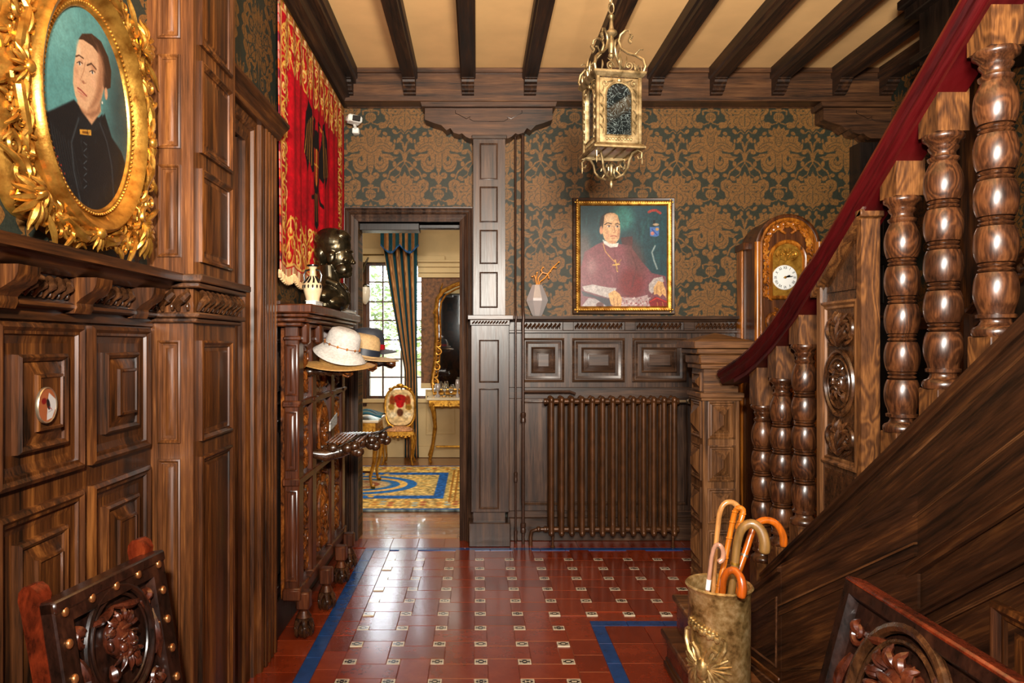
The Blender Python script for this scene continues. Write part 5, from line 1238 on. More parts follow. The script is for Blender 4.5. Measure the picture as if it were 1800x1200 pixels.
M['chaircarve'] = wood('chair_carved_relief', 'N', (40, 14, 7), (84, 34, 16), (124, 60, 30), .28, dist=1.0, coat=.5)
relief_chair('carved_chair', (-.80, 1.675, 0), math.radians(81), math.radians(10), .385, .955, 'carved chair with brass-nailed leather back leaning near the left wall panelling', True, 1, 'chairwood', 'leather', .009, .115, .018)
relief_chair('carved_chair', (.755, 1.40, 0), math.radians(-90), math.radians(15), .52, .955, 'carved chair with plain raised rim and helmeted head in front of the stairs', False, -1, 'chairwood', 'leather', .012, .155, .012)

# ================================================================== TAPESTRY
TY0, TY1, TZ0, TZ1 = 3.60, 5.36, 1.88, 3.27
TP = Paint(TY0, TY1, TZ0, TZ1, 260, 330, (164, 8, 22))
TP.smooth_noise(16, .25); TP.smooth_noise(4, .18)
for k in range(16):
    y = TY0+.3+k*.08; TP.line([(y, 2.0+.1*(k % 3)), (y+.03*math.sin(k), 2.4), (y-.02, 2.75)], .008, (110, 2, 12), .02, .5)
Gc = ((206, 156, 66), (176, 120, 40), (228, 190, 110))
for k in range(2, 64):
    tt = k/64.
def vine(u0, v0, u1, v1, n, amp, nx, ny, r):
    for k in range(n):
        t_ = (k+.5)/n; u = u0+(u1-u0)*t_; v = v0+(v1-v0)*t_; s_ = 1 if k % 2 else -1
        pts = [(u+nx*s_*amp*math.cos(a)*.8+ (v1-v0 and 0), v+ny*s_*amp*math.sin(a)*.8) for a in (0,)]
        cu, cv = u+nx*s_*amp*.5, v+ny*s_*amp*.5
        q = [(cu+r*(1-.08*j)*math.cos(j*.75*s_+k), cv+r*(1-.08*j)*math.sin(j*.75*s_+k)) for j in range(10)]
        TP.line(q, .012, Gc[k % 3], .004); TP.ell(cu, cv, r*.3, r*.3, Gc[(k+1) % 3], .004)
        TP.line([(cu-r*nx*s_*2, cv-r*ny*s_*2), (cu, cv)], .010, Gc[(k+2) % 3], .004)
    m = [(u0+(u1-u0)*k/60.+nx*amp*math.sin(k*.62), v0+(v1-v0)*k/60.+ny*amp*math.sin(k*.62)) for k in range(61)]
    TP.line(m, .013, Gc[0], .004)
vine(TY0+.13, TZ0+.1, TY0+.13, TZ1-.1, 20, .06, 1, 0, .045); vine(TY1-.13, TZ0+.1, TY1-.13, TZ1-.1, 20, .06, 1, 0, .045)
vine(TY0+.1, TZ1-.12, TY1-.1, TZ1-.12, 24, .07, 0, 1, .045); vine(TY0+.1, TZ1-.24, TY1-.1, TZ1-.24, 20, .06, 0, 1, .04); vine(TY0+.2, TZ0+.14, TY1-.2, TZ0+.14, 22, .07, 0, 1, .05); vine(TY0+.2, TZ0+.26, TY1-.2, TZ0+.26, 16, .05, 0, 1, .04)
for a, b, c_, d in ((TY0+.055, TZ0, TY0+.055, TZ1), (TY1-.055, TZ0, TY1-.055, TZ1), (TY0, TZ1-.04, TY1, TZ1-.04), (TY0, TZ0+.06, TY1, TZ0+.06)): TP.line([(a, b), (c_, d)], .014, (200, 156, 84), .004)
for k in range(30):
    v = TZ0+(k+.5)*(TZ1-TZ0)/30; TP.poly([(TY0, v-.02), (TY0+.035, v-.02), (TY0+.035, v+.018), (TY0, v+.018)], ((216, 196, 150), (60, 46, 60), (190, 140, 60), (200, 180, 150))[k % 4], .003)
for k in range(40):
    u = TY0+(k+.5)*(TY1-TY0)/40; TP.poly([(u-.02, TZ0), (u+.016, TZ0), (u+.016, TZ0+.045), (u-.02, TZ0+.045)], ((214, 182, 140), (176, 130, 86))[k % 2], .003)
    TP.poly([(u-.02, TZ1-.03), (u+.016, TZ1-.03), (u+.016, TZ1), (u-.02, TZ1)], ((214, 182, 120), (150, 100, 40))[k % 2], .003)
ec, ez = 4.46, 2.62                      # black double headed eagle
for s_ in (-1, 1):
    TP.poly([(ec+s_*.06, ez+.05), (ec+s_*.12, ez+.16), (ec+s_*.15, ez+.30), (ec+s_*.22, ez+.34), (ec+s_*.30, ez+.24), (ec+s_*.32, ez+.02), (ec+s_*.25, ez-.10), (ec+s_*.20, ez-.02), (ec+s_*.16, ez-.08), (ec+s_*.08, ez-.05)], (20, 16, 16), .004)
    for k in range(5): TP.line([(ec+s_*(.15+.03*k), ez+.26-.02*k), (ec+s_*(.17+.035*k), ez-.04+.01*k)], .008, (176, 112, 40), .003)
    TP.line([(ec+s_*.01, ez+.10), (ec+s_*.05, ez+.20), (ec+s_*.04, ez+.27), (ec+s_*.10, ez+.27)], .035, (20, 16, 16), .004); TP.line([(ec+s_*.09, ez+.27), (ec+s_*.13, ez+.25)], .014, (190, 120, 40), .003)
    TP.line([(ec+s_*.04, ez-.10), (ec+s_*.12, ez-.22), (ec+s_*.16, ez-.23)], .026, (24, 16, 14), .004)
TP.ell(ec, ez+.02, .10, .20, (24, 18, 16), .004); TP.poly([(ec-.07, ez+.10), (ec+.07, ez+.10), (ec+.06, ez-.06), (ec, ez-.14), (ec-.06, ez-.06)], (140, 40, 20), .004); TP.line([(ec, ez+.1), (ec, ez-.12)], .012, (196, 140, 50)); TP.line([(ec-.06, ez+.0), (ec+.06, ez+.0)], .010, (196, 140, 50))
TP.poly([(ec-.03, ez-.14), (ec+.03, ez-.14), (ec+.09, ez-.36), (ec, ez-.40), (ec-.09, ez-.36)], (20, 16, 16), .004)
for k in (-1, 0, 1): TP.line([(ec+k*.02, ez-.18), (ec+k*.05, ez-.35)], .008, (160, 96, 36), .003)
TP.smooth_noise(2, .15)
tap = thing('tapestry', (XL+.03, 4.48, TZ0), 'red tapestry with gold scroll border and black double-headed eagle on left wall', 'tapestry')
def tfn(u, v):
    bot = .03*np.abs(np.sin((u-TY0)*PI/(TY1-TY0)*6))*np.clip((TZ0+.4-v)/.4, 0, 1)
    return XL+.035+.008*np.sin(u*17+v*1.5)*(TZ1-v)+.004*np.sin(u*41), u, v-bot
TP.grid('cloth', 'cloth', tap, tfn, thick=.006)
m_ = MB().tube([(XL+.03, TY0-.03, TZ1+.005), (XL+.03, TY1+.02, TZ1+.005)], .010, 8); part(m_, 'hanging_rod', 'gilt2', tap)
m_ = MB()
for k in range(58):
    y = TY0+.015+k*.0303; z = TZ0-.03*abs(math.sin((y-TY0)*PI/(TY1-TY0)*6)); m_.lathe([(.009, .006), (.012, -.01), (.010, -.035), (.002, -.04)], (XL+.04, y, z), 6)
fr_t = part(m_, 'fringe', plain('fringe_cord', (206, 168, 120), .8, var=.2), tap); fr_t['kind'] = 'stuff'

# ================================================================== BISHOP PORTRAIT
pc = lambda L: [(a, -b) for a, b in L]
B = Paint(98, 962, -1108, -103, 210, 244, (20, 60, 68)); B.px = 4.1
for k in range(60):
    x = 110+B.rs.rand()*840; y = 110+B.rs.rand()*560; B.line(pc([(x, y), (x+B.rs.randn()*12, y+60+40*B.rs.rand())]), 14, ((30, 92, 90), (14, 48, 54), (40, 104, 96), (10, 36, 44))[k % 4], 18, .5)
B.ell(520, -230, 110, 130, (56, 130, 118), 90, 0, .7); B.ell(150, -560, 70, 200, (104, 84, 80), 60, 0, .7)
B.poly(pc([(500, 420), (612, 408), (616, 470), (600, 560), (520, 520)]), (66, 30, 32), 6)
B.line(pc([(830, 500), (800, 560), (820, 640), (850, 720)]), 16, (150, 160, 156), 12, .8)
B.line(pc([(770, 175), (800, 160), (840, 158), (880, 185)]), 24, (150, 48, 40), 6); B.poly(pc([(780, 320), (870, 316), (868, 400), (840, 412), (784, 405)]), (70, 110, 170), 4); B.ell(805, -380, 18, 18, (190, 120, 110), 5); B.ell(850, -340, 16, 14, (200, 150, 90), 5); B.line(pc([(800, 340), (850, 395)]), 10, (30, 60, 150)); B.poly(pc([(812, 250), (830, 250), (834, 315), (806, 315)]), (16, 26, 30), 4); B.ell(838, -295, 30, 12, (176, 150, 120), 6)
B.poly(pc([(98, 1110), (98, 870), (150, 560), (260, 490), (340, 455), (480, 480), (600, 500), (660, 600), (800, 760), (930, 790), (962, 1000), (962, 1110)]), (118, 66, 74), 8)
B.poly(pc([(330, 460), (480, 490), (640, 560), (780, 770), (740, 960), (640, 995), (470, 940), (380, 890), (140, 880), (110, 720), (150, 590), (250, 500)]), (124, 64, 72), 10)
for k in range(24):
    x = 130+B.rs.rand()*420; y = 520+B.rs.rand()*330; B.line(pc([(x, y), (x+20, y+70)]), 9, ((150, 96, 100), (96, 44, 54), (160, 116, 116))[k % 3], 12, .5)
B.ell(600, -860, 120, 150, (112, 26, 28), 90, 0, .8); B.ell(640, -600, 90, 200, (92, 50, 46), 90, .3, .6); B.ell(220, -700, 60, 90, (170, 140, 136), 60, 0, .45)
B.line(pc([(600, 560), (650, 700), (610, 900)]), 10, (76, 34, 36), 14, .7); B.line(pc([(440, 540), (450, 700), (470, 900)]), 8, (90, 34, 44), 10, .6)
B.poly(pc([(130, 890), (230, 870), (380, 900), (460, 905), (440, 960), (380, 1000), (250, 960), (150, 930)]), (186, 176, 172), 6); B.poly(pc([(100, 1110), (190, 1000), (260, 1010), (400, 1090), (410, 1110)]), (170, 160, 160), 8); B.poly(pc([(120, 930), (260, 980), (390, 1010), (420, 1060), (380, 1090), (250, 1000), (140, 980)]), (58, 56, 66), 8); B.ell(300, -1070, 36, 30, (96, 50, 46), 10)
B.poly(pc([(500, 990), (640, 1000), (760, 970), (790, 1110), (480, 1110)]), (176, 150, 150), 8)
for k in range(60): B.ell(500+B.rs.rand()*280, -(995+B.rs.rand()*105), 9, 5, ((212, 196, 192), (140, 60, 66))[k % 2], 5, k, .8)
B.poly(pc([(770, 870), (820, 810), (900, 795), (918, 840), (880, 870), (800, 960), (770, 930)]), (178, 166, 160), 6)
for pts in ([(380, 960), (440, 925), (490, 960), (512, 1010), (500, 1095), (470, 1100), (440, 1090), (405, 1060)], [(815, 900), (860, 835), (905, 850), (935, 930), (938, 1000), (900, 960), (880, 990), (850, 960), (820, 970)]): B.poly(pc(pts), (214, 164, 104), 5)
for (a, b) in (((430, 1000), (440, 1085)), ((465, 1000), (475, 1090)), ((850, 890), (846, 955)), ((885, 890), (890, 960))): B.line(pc([a, b]), 5, (140, 92, 52), 4)
B.poly(pc([(768, 1040), (830, 985), (950, 1030), (955, 1100), (800, 1108)]), (130, 18, 18), 5); B.line(pc([(780, 1035), (850, 1000), (945, 1040)]), 8, (196, 44, 34), 4); B.line(pc([(850, 1040), (860, 1100)]), 5, (200, 130, 60)); B.line(pc([(900, 1040), (915, 1100)]), 5, (200, 130, 60))
B.poly(pc([(325, 440), (340, 480), (400, 515), (470, 510), (480, 470), (420, 480), (360, 455)]), (214, 206, 196), 4)
B.ell(395, -285, 98, 108, (34, 26, 24), 6); B.poly(pc([(334, 215), (365, 190), (400, 181), (440, 185), (470, 205), (492, 280), (495, 360), (485, 430), (450, 480), (390, 475), (345, 440), (325, 380), (315, 300)]), (216, 168, 122), 8)
B.ell(312, -350, 16, 40, (200, 140, 104), 5); B.poly(pc([(316, 300), (320, 240), (345, 205), (334, 290), (328, 340)]), (40, 28, 24), 6)
B.ell(400, -235, 46, 34, (232, 192, 150), 30, 0, .8); B.ell(370, -400, 26, 40, (196, 140, 104), 24, 0, .6); B.ell(480, -380, 14, 60, (180, 124, 90), 16, 0, .7); B.ell(425, -462, 40, 16, (176, 122, 92), 14, 0, .6)
B.line(pc([(345, 296), (375, 278), (412, 288)]), 9, (48, 32, 26), 4); B.line(pc([(448, 292), (470, 284), (490, 296)]), 8, (48, 32, 26), 4)
for x, y in ((386, 312), (466, 314)): B.ell(x, -y, 18, 9, (226, 208, 190), 4); B.ell(x+2, -y, 8, 8, (36, 26, 24), 3); B.line(pc([(x-20, y-4), (x, y-11), (x+20, y-2)]), 4, (70, 44, 34), 2)
B.line(pc([(436, 310), (440, 350), (448, 366), (428, 372)]), 6, (164, 108, 80), 5); B.line(pc([(402, 408), (432, 402), (462, 408)]), 9, (160, 70, 62), 4); B.ell(432, -428, 22, 8, (190, 132, 100), 6, 0, .8)
B.line(pc([(332, 480), (350, 550), (400, 610), (440, 650)]), 8, (196, 140, 80), 3); B.line(pc([(505, 630), (480, 665), (450, 680)]), 5, (196, 140, 80), 3)
B.line(pc([(445, 630), (470, 745)]), 13, (216, 166, 84), 3); B.line(pc([(425, 684), (488, 676)]), 12, (216, 166, 84), 3); B.line(pc([(455, 690), (474, 745)]), 5, (80, 44, 34), 3)
for k in range(6): B.ell(442+k, -(520+k*36), 5, 5, (96, 36, 44), 2)
B.smooth_noise(2, .28); B.smooth_noise(6, .12)
bp = thing('bishop_portrait', (X(1097, D), D-.02, 1.73), 'framed portrait of a seated man in purple cape and gold cross above the radiator', 'painting')
kx = lambda u: 1000+u/5.455; ky = lambda v: 340-v/5.455
B.grid('canvas', 'canvas', bp, lambda u, v: (X(1, 5.40)*0+(kx(u)-CX)/F*5.41, 0*u+5.422, H-(ky(v)-CY)/F*5.41), gain=.88)
fbp = FR_back(5.44)
u0, u1, v0, v1 = X(1007, 5.41), X(1187, 5.41), Z(552, 5.41), Z(347, 5.41)
m_ = MB(fbp); m_.rings(u0, u1, v0, v1, [(0, -.015), (0, .02), (.006, .028), (.018, .024), (.026, .016)], cap=False); part(m_, 'outer_frame', 'greyX', bp)
m_ = MB(fbp); m_.rings(u0+.024, u1-.024, v0+.024, v1-.024, [(0, -.01), (0, .026), (.008, .034), (.022, .032), (.034, .022), (.040, .014), (.042, .0)], cap=False); part(m_, 'gilt_frame', 'gold', bp)
for (a, b, c_, d) in ((u0, v0, u1, v0), (u0, v1, u1, v1), (u0, v0, u0, v1), (u1, v0, u1, v1)):
    m_ = MB(fbp); n = int(math.hypot(c_-a, d-b)/.018); sx_ = 1 if a == u0 else -1; sy_ = 1 if b == v0 else -1
    for k in range(1, n):
        t_ = k/n; u = a+(c_-a)*t_; v = b+(d-b)*t_
        if abs(c_-a) > 1e-6: m_.ell((u, v+sy_*.035, .030), (.008, .010, .007), 5, 4, Matrix.Rotation(.6, 3, 'Z'))
        else: m_.ell((u+sx_*.035, v, .030), (.010, .008, .007), 5, 4, Matrix.Rotation(.6, 3, 'Z'))
    part(m_, 'carved_ornament', 'gold', bp)

# ================================================================== LANTERN
LX, LY = .662, 3.5
la = thing('hanging_lantern', (LX, LY, 2.2), 'ornate square brass lantern with arched glass panes hanging from the beams', 'lamp')
LM = Matrix.Translation((LX, LY, 0)) @ Matrix.Rotation(math.radians(9), 4, 'Z')
zt0, zb0 = 2.785, 2.452; hw_ = .105
def lface(k): return LM @ Matrix.Rotation(k*PI/2, 4, 'Z') @ Matrix(((1, 0, 0, 0), (0, 0, -1, -hw_), (0, 1, 0, 0), (0, 0, 0, 1)))
for k in range(4):
    ff_ = lface(k)
    m_ = MB(ff_)
    arch = [(-.062, zb0+.045)]+[(-.062, zt0-.10)]+[(.062*math.cos(a), zt0-.10+.062*math.sin(a)) for a in [PI*(1-j/12) for j in range(1, 12)]]+[(.062, zt0-.10), (.062, zb0+.045)]
    outer = [(-.098, zb0+.01), (-.098, zt0-.015)]+[(-.098+.196*(j/12), zt0-.015) for j in range(1, 12)]+[(.098, zt0-.015), (.098, zb0+.01)]
    m_.loft([[(a, b, -.006) for a, b in outer], [(a, b, .002) for a, b in outer], [(a, b, .004) for a, b in arch], [(a, b, -.006) for a, b in arch]], True, False, loop=True)
    m_.tube([(a*1.05, b, .005) for a, b in arch], .0045, 6, loop=True)
    fr_ = part(m_, 'pierced_side', 'brass', la)
    m_ = MB(ff_)
    for s_ in (-1, 1):
        scroll(m_, (s_*.070, zt0-.042), .016, .006, 1.3, 0, s_, .3); leaf(m_, (s_*.03, zt0-.03), (0 if s_ > 0 else PI), .04, .007, .006)
        for j in range(9): leaf(m_, (s_*.082, zb0+.05+j*.025), PI/2+s_*.4*(-1)**j, .026, .006, .006, n=5, ns=5)
    for j in range(9): m_.ell((-.06+j*.015, zb0+.028, .005), (.0065, .009, .004), 6, 4)
    m_.ell((0, zt0-.027, .008), (.012, .012, .008)); part(m_, 'filigree', 'brass', la)
    part(MB(ff_).prism([(a*.99, b) for a, b in arch], -.005, -.003), 'glass_pane', 'reflectglass', la, smooth=False)
    c_ = (hw_*(1 if k in (0, 1) else -1), hw_*(1 if k in (1, 2) else -1))
    part(MB(LM).box(c_[0]-.009, c_[0]+.009, c_[1]-.009, c_[1]+.009, zb0, zt0, .004), 'corner_post', 'brass', la)
m_ = MB(LM)
m_.loft([[(s1*q, s2*q, z) for s1, s2 in ((-1, -1), (1, -1), (1, 1), (-1, 1))] for q, z in ((.112, zt0-.012), (.122, zt0-.004), (.130, zt0+.006), (.130, zt0+.016), (.118, zt0+.022), (.118, zt0+.016))], True, False); part(m_, 'top_rim', 'brass', la)
m_ = MB(LM); m_.loft([[(s1*q, s2*q, z) for s1, s2 in ((-1, -1), (1, -1), (1, 1), (-1, 1))] for q, z in ((.110, zb0+.010), (.120, zb0+.002), (.128, zb0-.008), (.128, zb0-.016), (.116, zb0-.018), (.112, zb0-.004))], True, False); part(m_, 'bottom_rim', 'brass', la)
m_ = MB(LM)
for j in range(-2, 3): m_.box(j*.05-.002, j*.05+.002, -.11, .11, zb0-.008, zb0-.004)
part(m_, 'base_bars', 'brass', la); part(MB(LM).box(-.112, .112, -.112, .112, zb0-.004, zb0-.001), 'base_glass', plain('frosted_glass', (190, 176, 140), .3, coat=.4), la, smooth=False)
for k in range(4):
    R3 = Matrix.Rotation(k*PI/2, 4, 'Z'); m2_ = MB(LM @ R3 @ Matrix(((1, 0, 0, 0), (0, 0, -1, -.118), (0, 1, 0, 0), (0, 0, 0, 1))))
    for s_ in (-1, 1):
        scroll(m2_, (s_*.045, zt0+.042), .020, 0, 1.4, -PI/2, s_, .22); leaf(m2_, (s_*.02, zt0+.03), PI/2-s_*.5, .06, .008, 0); leaf(m2_, (s_*.09, zt0+.02), PI/2+s_*.3, .045, .008, 0)
    leaf(m2_, (0, zt0+.02), PI/2, .095, .014, 0, .4, 0); m2_.ell((0, zt0+.06, .004), (.013, .016, .008))
    part(m2_, 'crest', 'brass', la)
for k in range(4):   # curved scroll arms up to the stem
    a = k*PI/2+PI/4; ca, sa = math.cos(a), math.sin(a)
    m_ = MB(LM); m_.tube([(ca*r, sa*r, z) for r, z in ((.165, zt0+.01), (.178, zt0+.04), (.168, zt0+.075), (.13, zt0+.105), (.09, zt0+.125), (.055, zt0+.155), (.04, zt0+.195), (.05, zt0+.225), (.075, zt0+.24), (.095, zt0+.235), (.10, zt0+.215))], [.006, .008, .008, .007, .007, .007, .007, .007, .006, .005, .004], 8)
    for j in range(6): m_.ell((ca*(.10+.006*math.cos(j)), sa*(.10+.006*math.cos(j)), zt0+.205-.006*j), (.010-.001*j, .010, .008), 6, 5)
    m_.tube([(ca*.12, sa*.12, zt0+.108), (ca*.15, sa*.15, zt0+.13), (ca*.165, sa*.165, zt0+.125)], .004, 6); part(m_, 'scroll_arm', 'brass', la)
m_ = MB(LM); m_.lathe([(0, 0), (.012, 0), (.010, .02), (.005, .03), (.005, .12), (.012, .125), (.016, .135), (.011, .145), (.014, .155), (.016, .19), (.014, .215), (.008, .225), (.02, .23), (.03, .24), (.028, .252), (.014, .262), (.010, .28), (.009, .31), (.016, .318), (.018, .328), (.010, .338), (0, .34)], (0, 0, zt0+.0), 14); part(m_, 'stem', 'brass', la)
zc_ = zt0+.345; ln = None; k = 0
while zc_ < ZC-.02:
    rr_ = .016 if k else .024
    m_ = MB(Matrix.Translation((LX-.004*k*.3, LY, zc_+rr_)) @ Matrix.Rotation((k % 2)*PI/2+.3, 4, 'Z')); m_.tube([(rr_*.62*math.cos(a), 0, rr_*1.15*math.sin(a)) for a in [j/10*2*PI for j in range(10)]], .0034, 5, loop=True); part(m_, 'chain_link', 'brass', la)
    zc_ += rr_*1.7; k += 1
for k in range(4):   # lower hooks
    a = k*PI/2+PI/4; ca, sa = math.cos(a), math.sin(a)
    m_ = MB(LM); m_.tube([(ca*r, sa*r, z) for r, z in ((.0, zb0-.135), (.03, zb0-.137), (.065, zb0-.125), (.088, zb0-.095), (.095, zb0-.06), (.112, zb0-.03), (.14, zb0-.02), (.160, zb0-.035), (.158, zb0-.06), (.143, zb0-.062), (.138, zb0-.05))], [.005, .006, .007, .006, .006, .006, .005, .005, .004, .004, .004], 7)
    m_.tube([(ca*r, sa*r, z) for r, z in ((.05, zb0-.128), (.03, zb0-.105), (.032, zb0-.085), (.05, zb0-.08), (.056, zb0-.093))], .0045, 6); m_.lathe([(.001, -.03), (.005, -.015), (.004, 0)], (ca*.16, sa*.16, zb0-.06), 6); part(m_, 'hook', 'brass', la)
m_ = MB(LM); m_.lathe([(.0, -.185), (.006, -.175), (.010, -.165), (.006, -.15), (.02, -.145), (.028, -.138), (.012, -.13), (.007, -.12), (.008, -.08), (.013, -.072), (.005, -.06), (0, -.055)], (0, 0, zb0), 12); part(m_, 'finial', 'brass', la)

# ================================================================== RADIATOR AND PIPES
RYc = 5.30
ra = thing('radiator', (1.0, RYc, 0), 'brown cast-iron column radiator below the bishop portrait', 'radiator')
x0r, x1r = X(968, RYc), X(1182, RYc); pit = (x1r-x0r)/12
zt_, zb_ = Z(697, RYc), Z(938, RYc)
sec = None
for k in range(13):
    x_ = x0r+k*pit
    if sec is None:
        m_ = MB()
        for y_ in (RYc-.05, RYc+.045): m_.tube([(x_, y_, zb_+.02), (x_, y_, zt_-.03)], .0215, 10)
        for z_ in (zt_-.03, zb_+.03): m_.tube([(x_, RYc-.05, z_), (x_, RYc+.045, z_)], .024, 10)
        m_.ell((x_, RYc-.05, zt_-.022), (.0225, .028, .03), 12, 8); m_.ell((x_, RYc+.045, zt_-.022), (.0225, .028, .03), 12, 8)
        m_.ell((x_, RYc-.05, zb_+.018), (.0225, .028, .026), 12, 8); m_.ell((x_, RYc+.045, zb_+.018), (.0225, .028, .026), 12, 8)
        sec = part(m_, 'section', 'radiator', ra)
    else: inst(sec, ra, (k*pit, 0, 0))
m_ = MB().tube([(x0r-.035, RYc, zt_-.035), (x1r+.03, RYc, zt_-.035)], .021, 12); m_.tube([(x0r-.035, RYc, zb_+.035), (x1r+.03, RYc, zb_+.035)], .021, 12)
for x_ in (x0r-.04, x1r+.035):
    for z_ in (zt_-.035, zb_+.035): m_.lathe([(.0, -.012), (.022, -.012), (.026, 0), (.022, .012), (0, .012)], (x_, RYc, z_), 10, 'x')
part(m_, 'header_tube', 'radiator', ra)
for x_ in (x0r+.01, x1r-.01): part(MB().lathe([(.016, 0), (.018, .01), (.009, .02), (.008, .06), (.013, .08), (.012, .11)], (x_, RYc-.05, 0), 10), 'foot', 'radiator', ra)
m_ = MB().tube([(x1r+.04, RYc, zt_-.035), (x1r+.10, RYc, zt_-.035)], .012, 8); m_.lathe([(0, -.035), (.02, -.035), (.022, -.01), (.017, 0), (0, .004)], (x1r+.125, RYc, zt_-.033), 12, 'y'); m_.lathe([(.014, -.02), (.018, -.012), (.018, .012), (.014, .02)], (x1r+.125, RYc, zt_-.035), 12, 'x'); part(m_, 'valve', 'steel', ra)
m_ = MB().tube([(x0r-.05, RYc, zb_+.035), (x0r-.10, RYc, zb_+.035), (x0r-.14, RYc, zb_+.02), (x0r-.15, RYc, zb_-.02), (x0r-.15, RYc, .0)], .015, 10); m_.ell((x0r-.09, RYc, zb_+.035), (.022, .022, .022)); part(m_, 'return_pipe', 'radiator', ra)
for i, (px_, r_, yy, zlo, lab) in enumerate(((906, .010, 5.40, .0, 'thin left heating pipe running up beside the pilaster'), (919, .015, 5.39, .0, 'thicker right heating pipe with branch to the radiator top'))):
    pp = thing('heating_pipe', (X(px_, yy), yy, 0), lab, 'pipe')
    m_ = MB(); xq = X(px_, yy); m_.tube([(xq, yy-.04, zlo), (xq, yy-.04, 1.60), (xq, yy-.035, 1.66), (xq+.004, yy-.035, 1.70), (xq, yy-.03, 1.76), (xq, yy, 1.80), (xq, yy, 3.30)], r_*.8, 10); part(m_, 'pipe', 'pipe', pp)
    m_ = MB()
    for z_ in ((.12, .95) if i else (.06, .5)): m_.lathe([(r_*.8, -.04), (r_*1.35, -.035), (r_*1.35, -.01), (r_*1.1, 0), (r_*1.35, .01), (r_*1.35, .035), (r_*.8, .04)], (xq, yy-.04, z_), 12)
    part(m_, 'coupling', 'pipe', pp)
    if i: part(MB().tube([(xq, yy-.04, Z(688, 5.36)), (X(1000, 5.4), yy-.04, Z(688, 5.36)), (X(1010, 5.4), yy-.04, Z(692, 5.36))], .010, 8), 'branch_pipe', 'pipe', pp)

# ================================================================== VASE WITH TWIG, CAMERA
YV = 5.405
gv = thing('hexagonal_vase', (X(944, YV), YV, DADO), 'faceted smoked-glass vase standing on the dado ledge left of the bishop portrait', 'vase')
m_ = MB(); m_.loft([[(X(944, YV)+r*math.cos(a), YV+r*.55*math.sin(a), DADO+.001+z) for a in [j/8*2*PI+PI/8 for j in range(8)]] for r, z in ((.035, 0), (.042, .01), (.088, .115), (.084, .135), (.040, .236), (.034, .238), (.078, .13), (.03, .03))]); part(m_, 'body', 'silver', gv, smooth=False)
m_ = MB(); xv = X(944, YV); zv = DADO+.2
for pts in ([(0, 0), (-.01, .08), (-.02, .11), (-.035, .10)], [(0, 0), (.01, .09), (.04, .13), (.08, .12), (.10, .14)], [(.005, 0), (.02, .06), (.06, .09), (.12, .17), (.165, .21)], [(.04, .13), (.03, .15), (.045, .17)], [(.12, .17), (.15, .165)], [(-.01, .08), (.0, .13)], [(.08, .12), (.09, .09)]):
    m_.tube([(xv+a, YV-.01, zv+b) for a, b in pts], [.005]*(len(pts)-1)+[.002], 6)
for a, b in ((-.035, .10), (.10, .14), (.165, .21), (.045, .17), (.0, .13), (.09, .09)): m_.ell((xv+a, YV-.01, zv+b), (.008, .006, .006), 6, 5)
tag(m_.build('twig', plain('amber_twig', (206, 128, 26), .4)), 'amber coloured dried twig standing in the smoked-glass vase', 'twig')
YC = 5.36
sc_ = thing('security_camera', (X(626, YC), 5.44, Z(215, YC)), 'small white security camera high in the corner left of the bracket', 'camera')
part(MB(place((X(624, YC), YC-.04, Z(213, YC)), math.radians(25), 0, math.radians(6))).box(-.055, .055, -.045, .05, -.026, .026, .012), 'housing', 'white', sc_)
part(MB(place((X(630, YC), YC-.085, Z(214, YC)), math.radians(8), 0, math.radians(6))).box(-.030, .030, -.006, .004, -.020, .020, .006), 'lens_cover', 'black', sc_)
m_ = MB(); m_.box(X(617, YC), X(629, YC), 5.40, 5.46, Z(231, YC), Z(221, YC), .006); m_.tube([(X(623, YC), 5.42, Z(224, YC)), (X(623, YC), 5.36, Z(218, YC))], .012, 8); part(m_, 'bracket', 'white', sc_)

# ================================================================== LONGCASE CLOCK
CY0 = 5.10; ck = thing('longcase_clock', (2.22, 5.25, 0), 'arched longcase clock with gilded carving behind the newel post', 'clock')
cu, r_ = X(1382.5, CY0), .218; za = Z(380, CY0)-r_
def archo(r, zlow, cu=cu, za=za, n=18): return [(cu-r, zlow)]+[(cu+r*math.cos(a), za+r*math.sin(a)) for a in [PI*(1-j/n) for j in range(n+1)]]+[(cu+r, zlow)]
part(MB().prism(archo(r_, 0.0), CY0, 5.40, 'xzy'), 'case', 'clockdark', ck, ang=30)
part(MB().box(X(1306, 5.3), cu-r_, 5.34, 5.43, 0, Z(438, 5.3), .004), 'side_rail', 'clockwood', ck); part(MB().box(X(1303, 5.3), cu-r_+.01, 5.25, 5.43, Z(440, 5.3), Z(428, 5.3), .004), 'side_cap', 'clockdark', ck)
fc = FR_back(CY0)
def archloft(mat, name, prof, zlow=.25):
    m_ = MB(fc); m_.loft([[(a, b, w_) for a, b in archo(r, zlow)] for r, w_ in prof], False, False); return part(m_, name, mat, ck, ang=50)
archloft('clockdark', 'outer_moulding', [(r_+.012, -.05), (r_+.012, .03), (r_-.004, .036), (r_-.016, .03)], 0.0)
archloft('clockwood', 'gilt_moulding', [(r_-.014, .02), (r_-.016, .036), (r_-.026, .042), (r_-.036, .034), (r_-.040, .0)], 0.0)
for sg in (-1, 1): part(MB(fc).tube([(cu+sg*(r_+.002), .1, .03), (cu+sg*(r_+.002), za+.03, .03)], .022, 10), 'column', 'clockwood', ck)
part(MB(fc).prism(archo(r_-.034, .1), 0, .012), 'front_board', 'clockdark', ck, smooth=False)
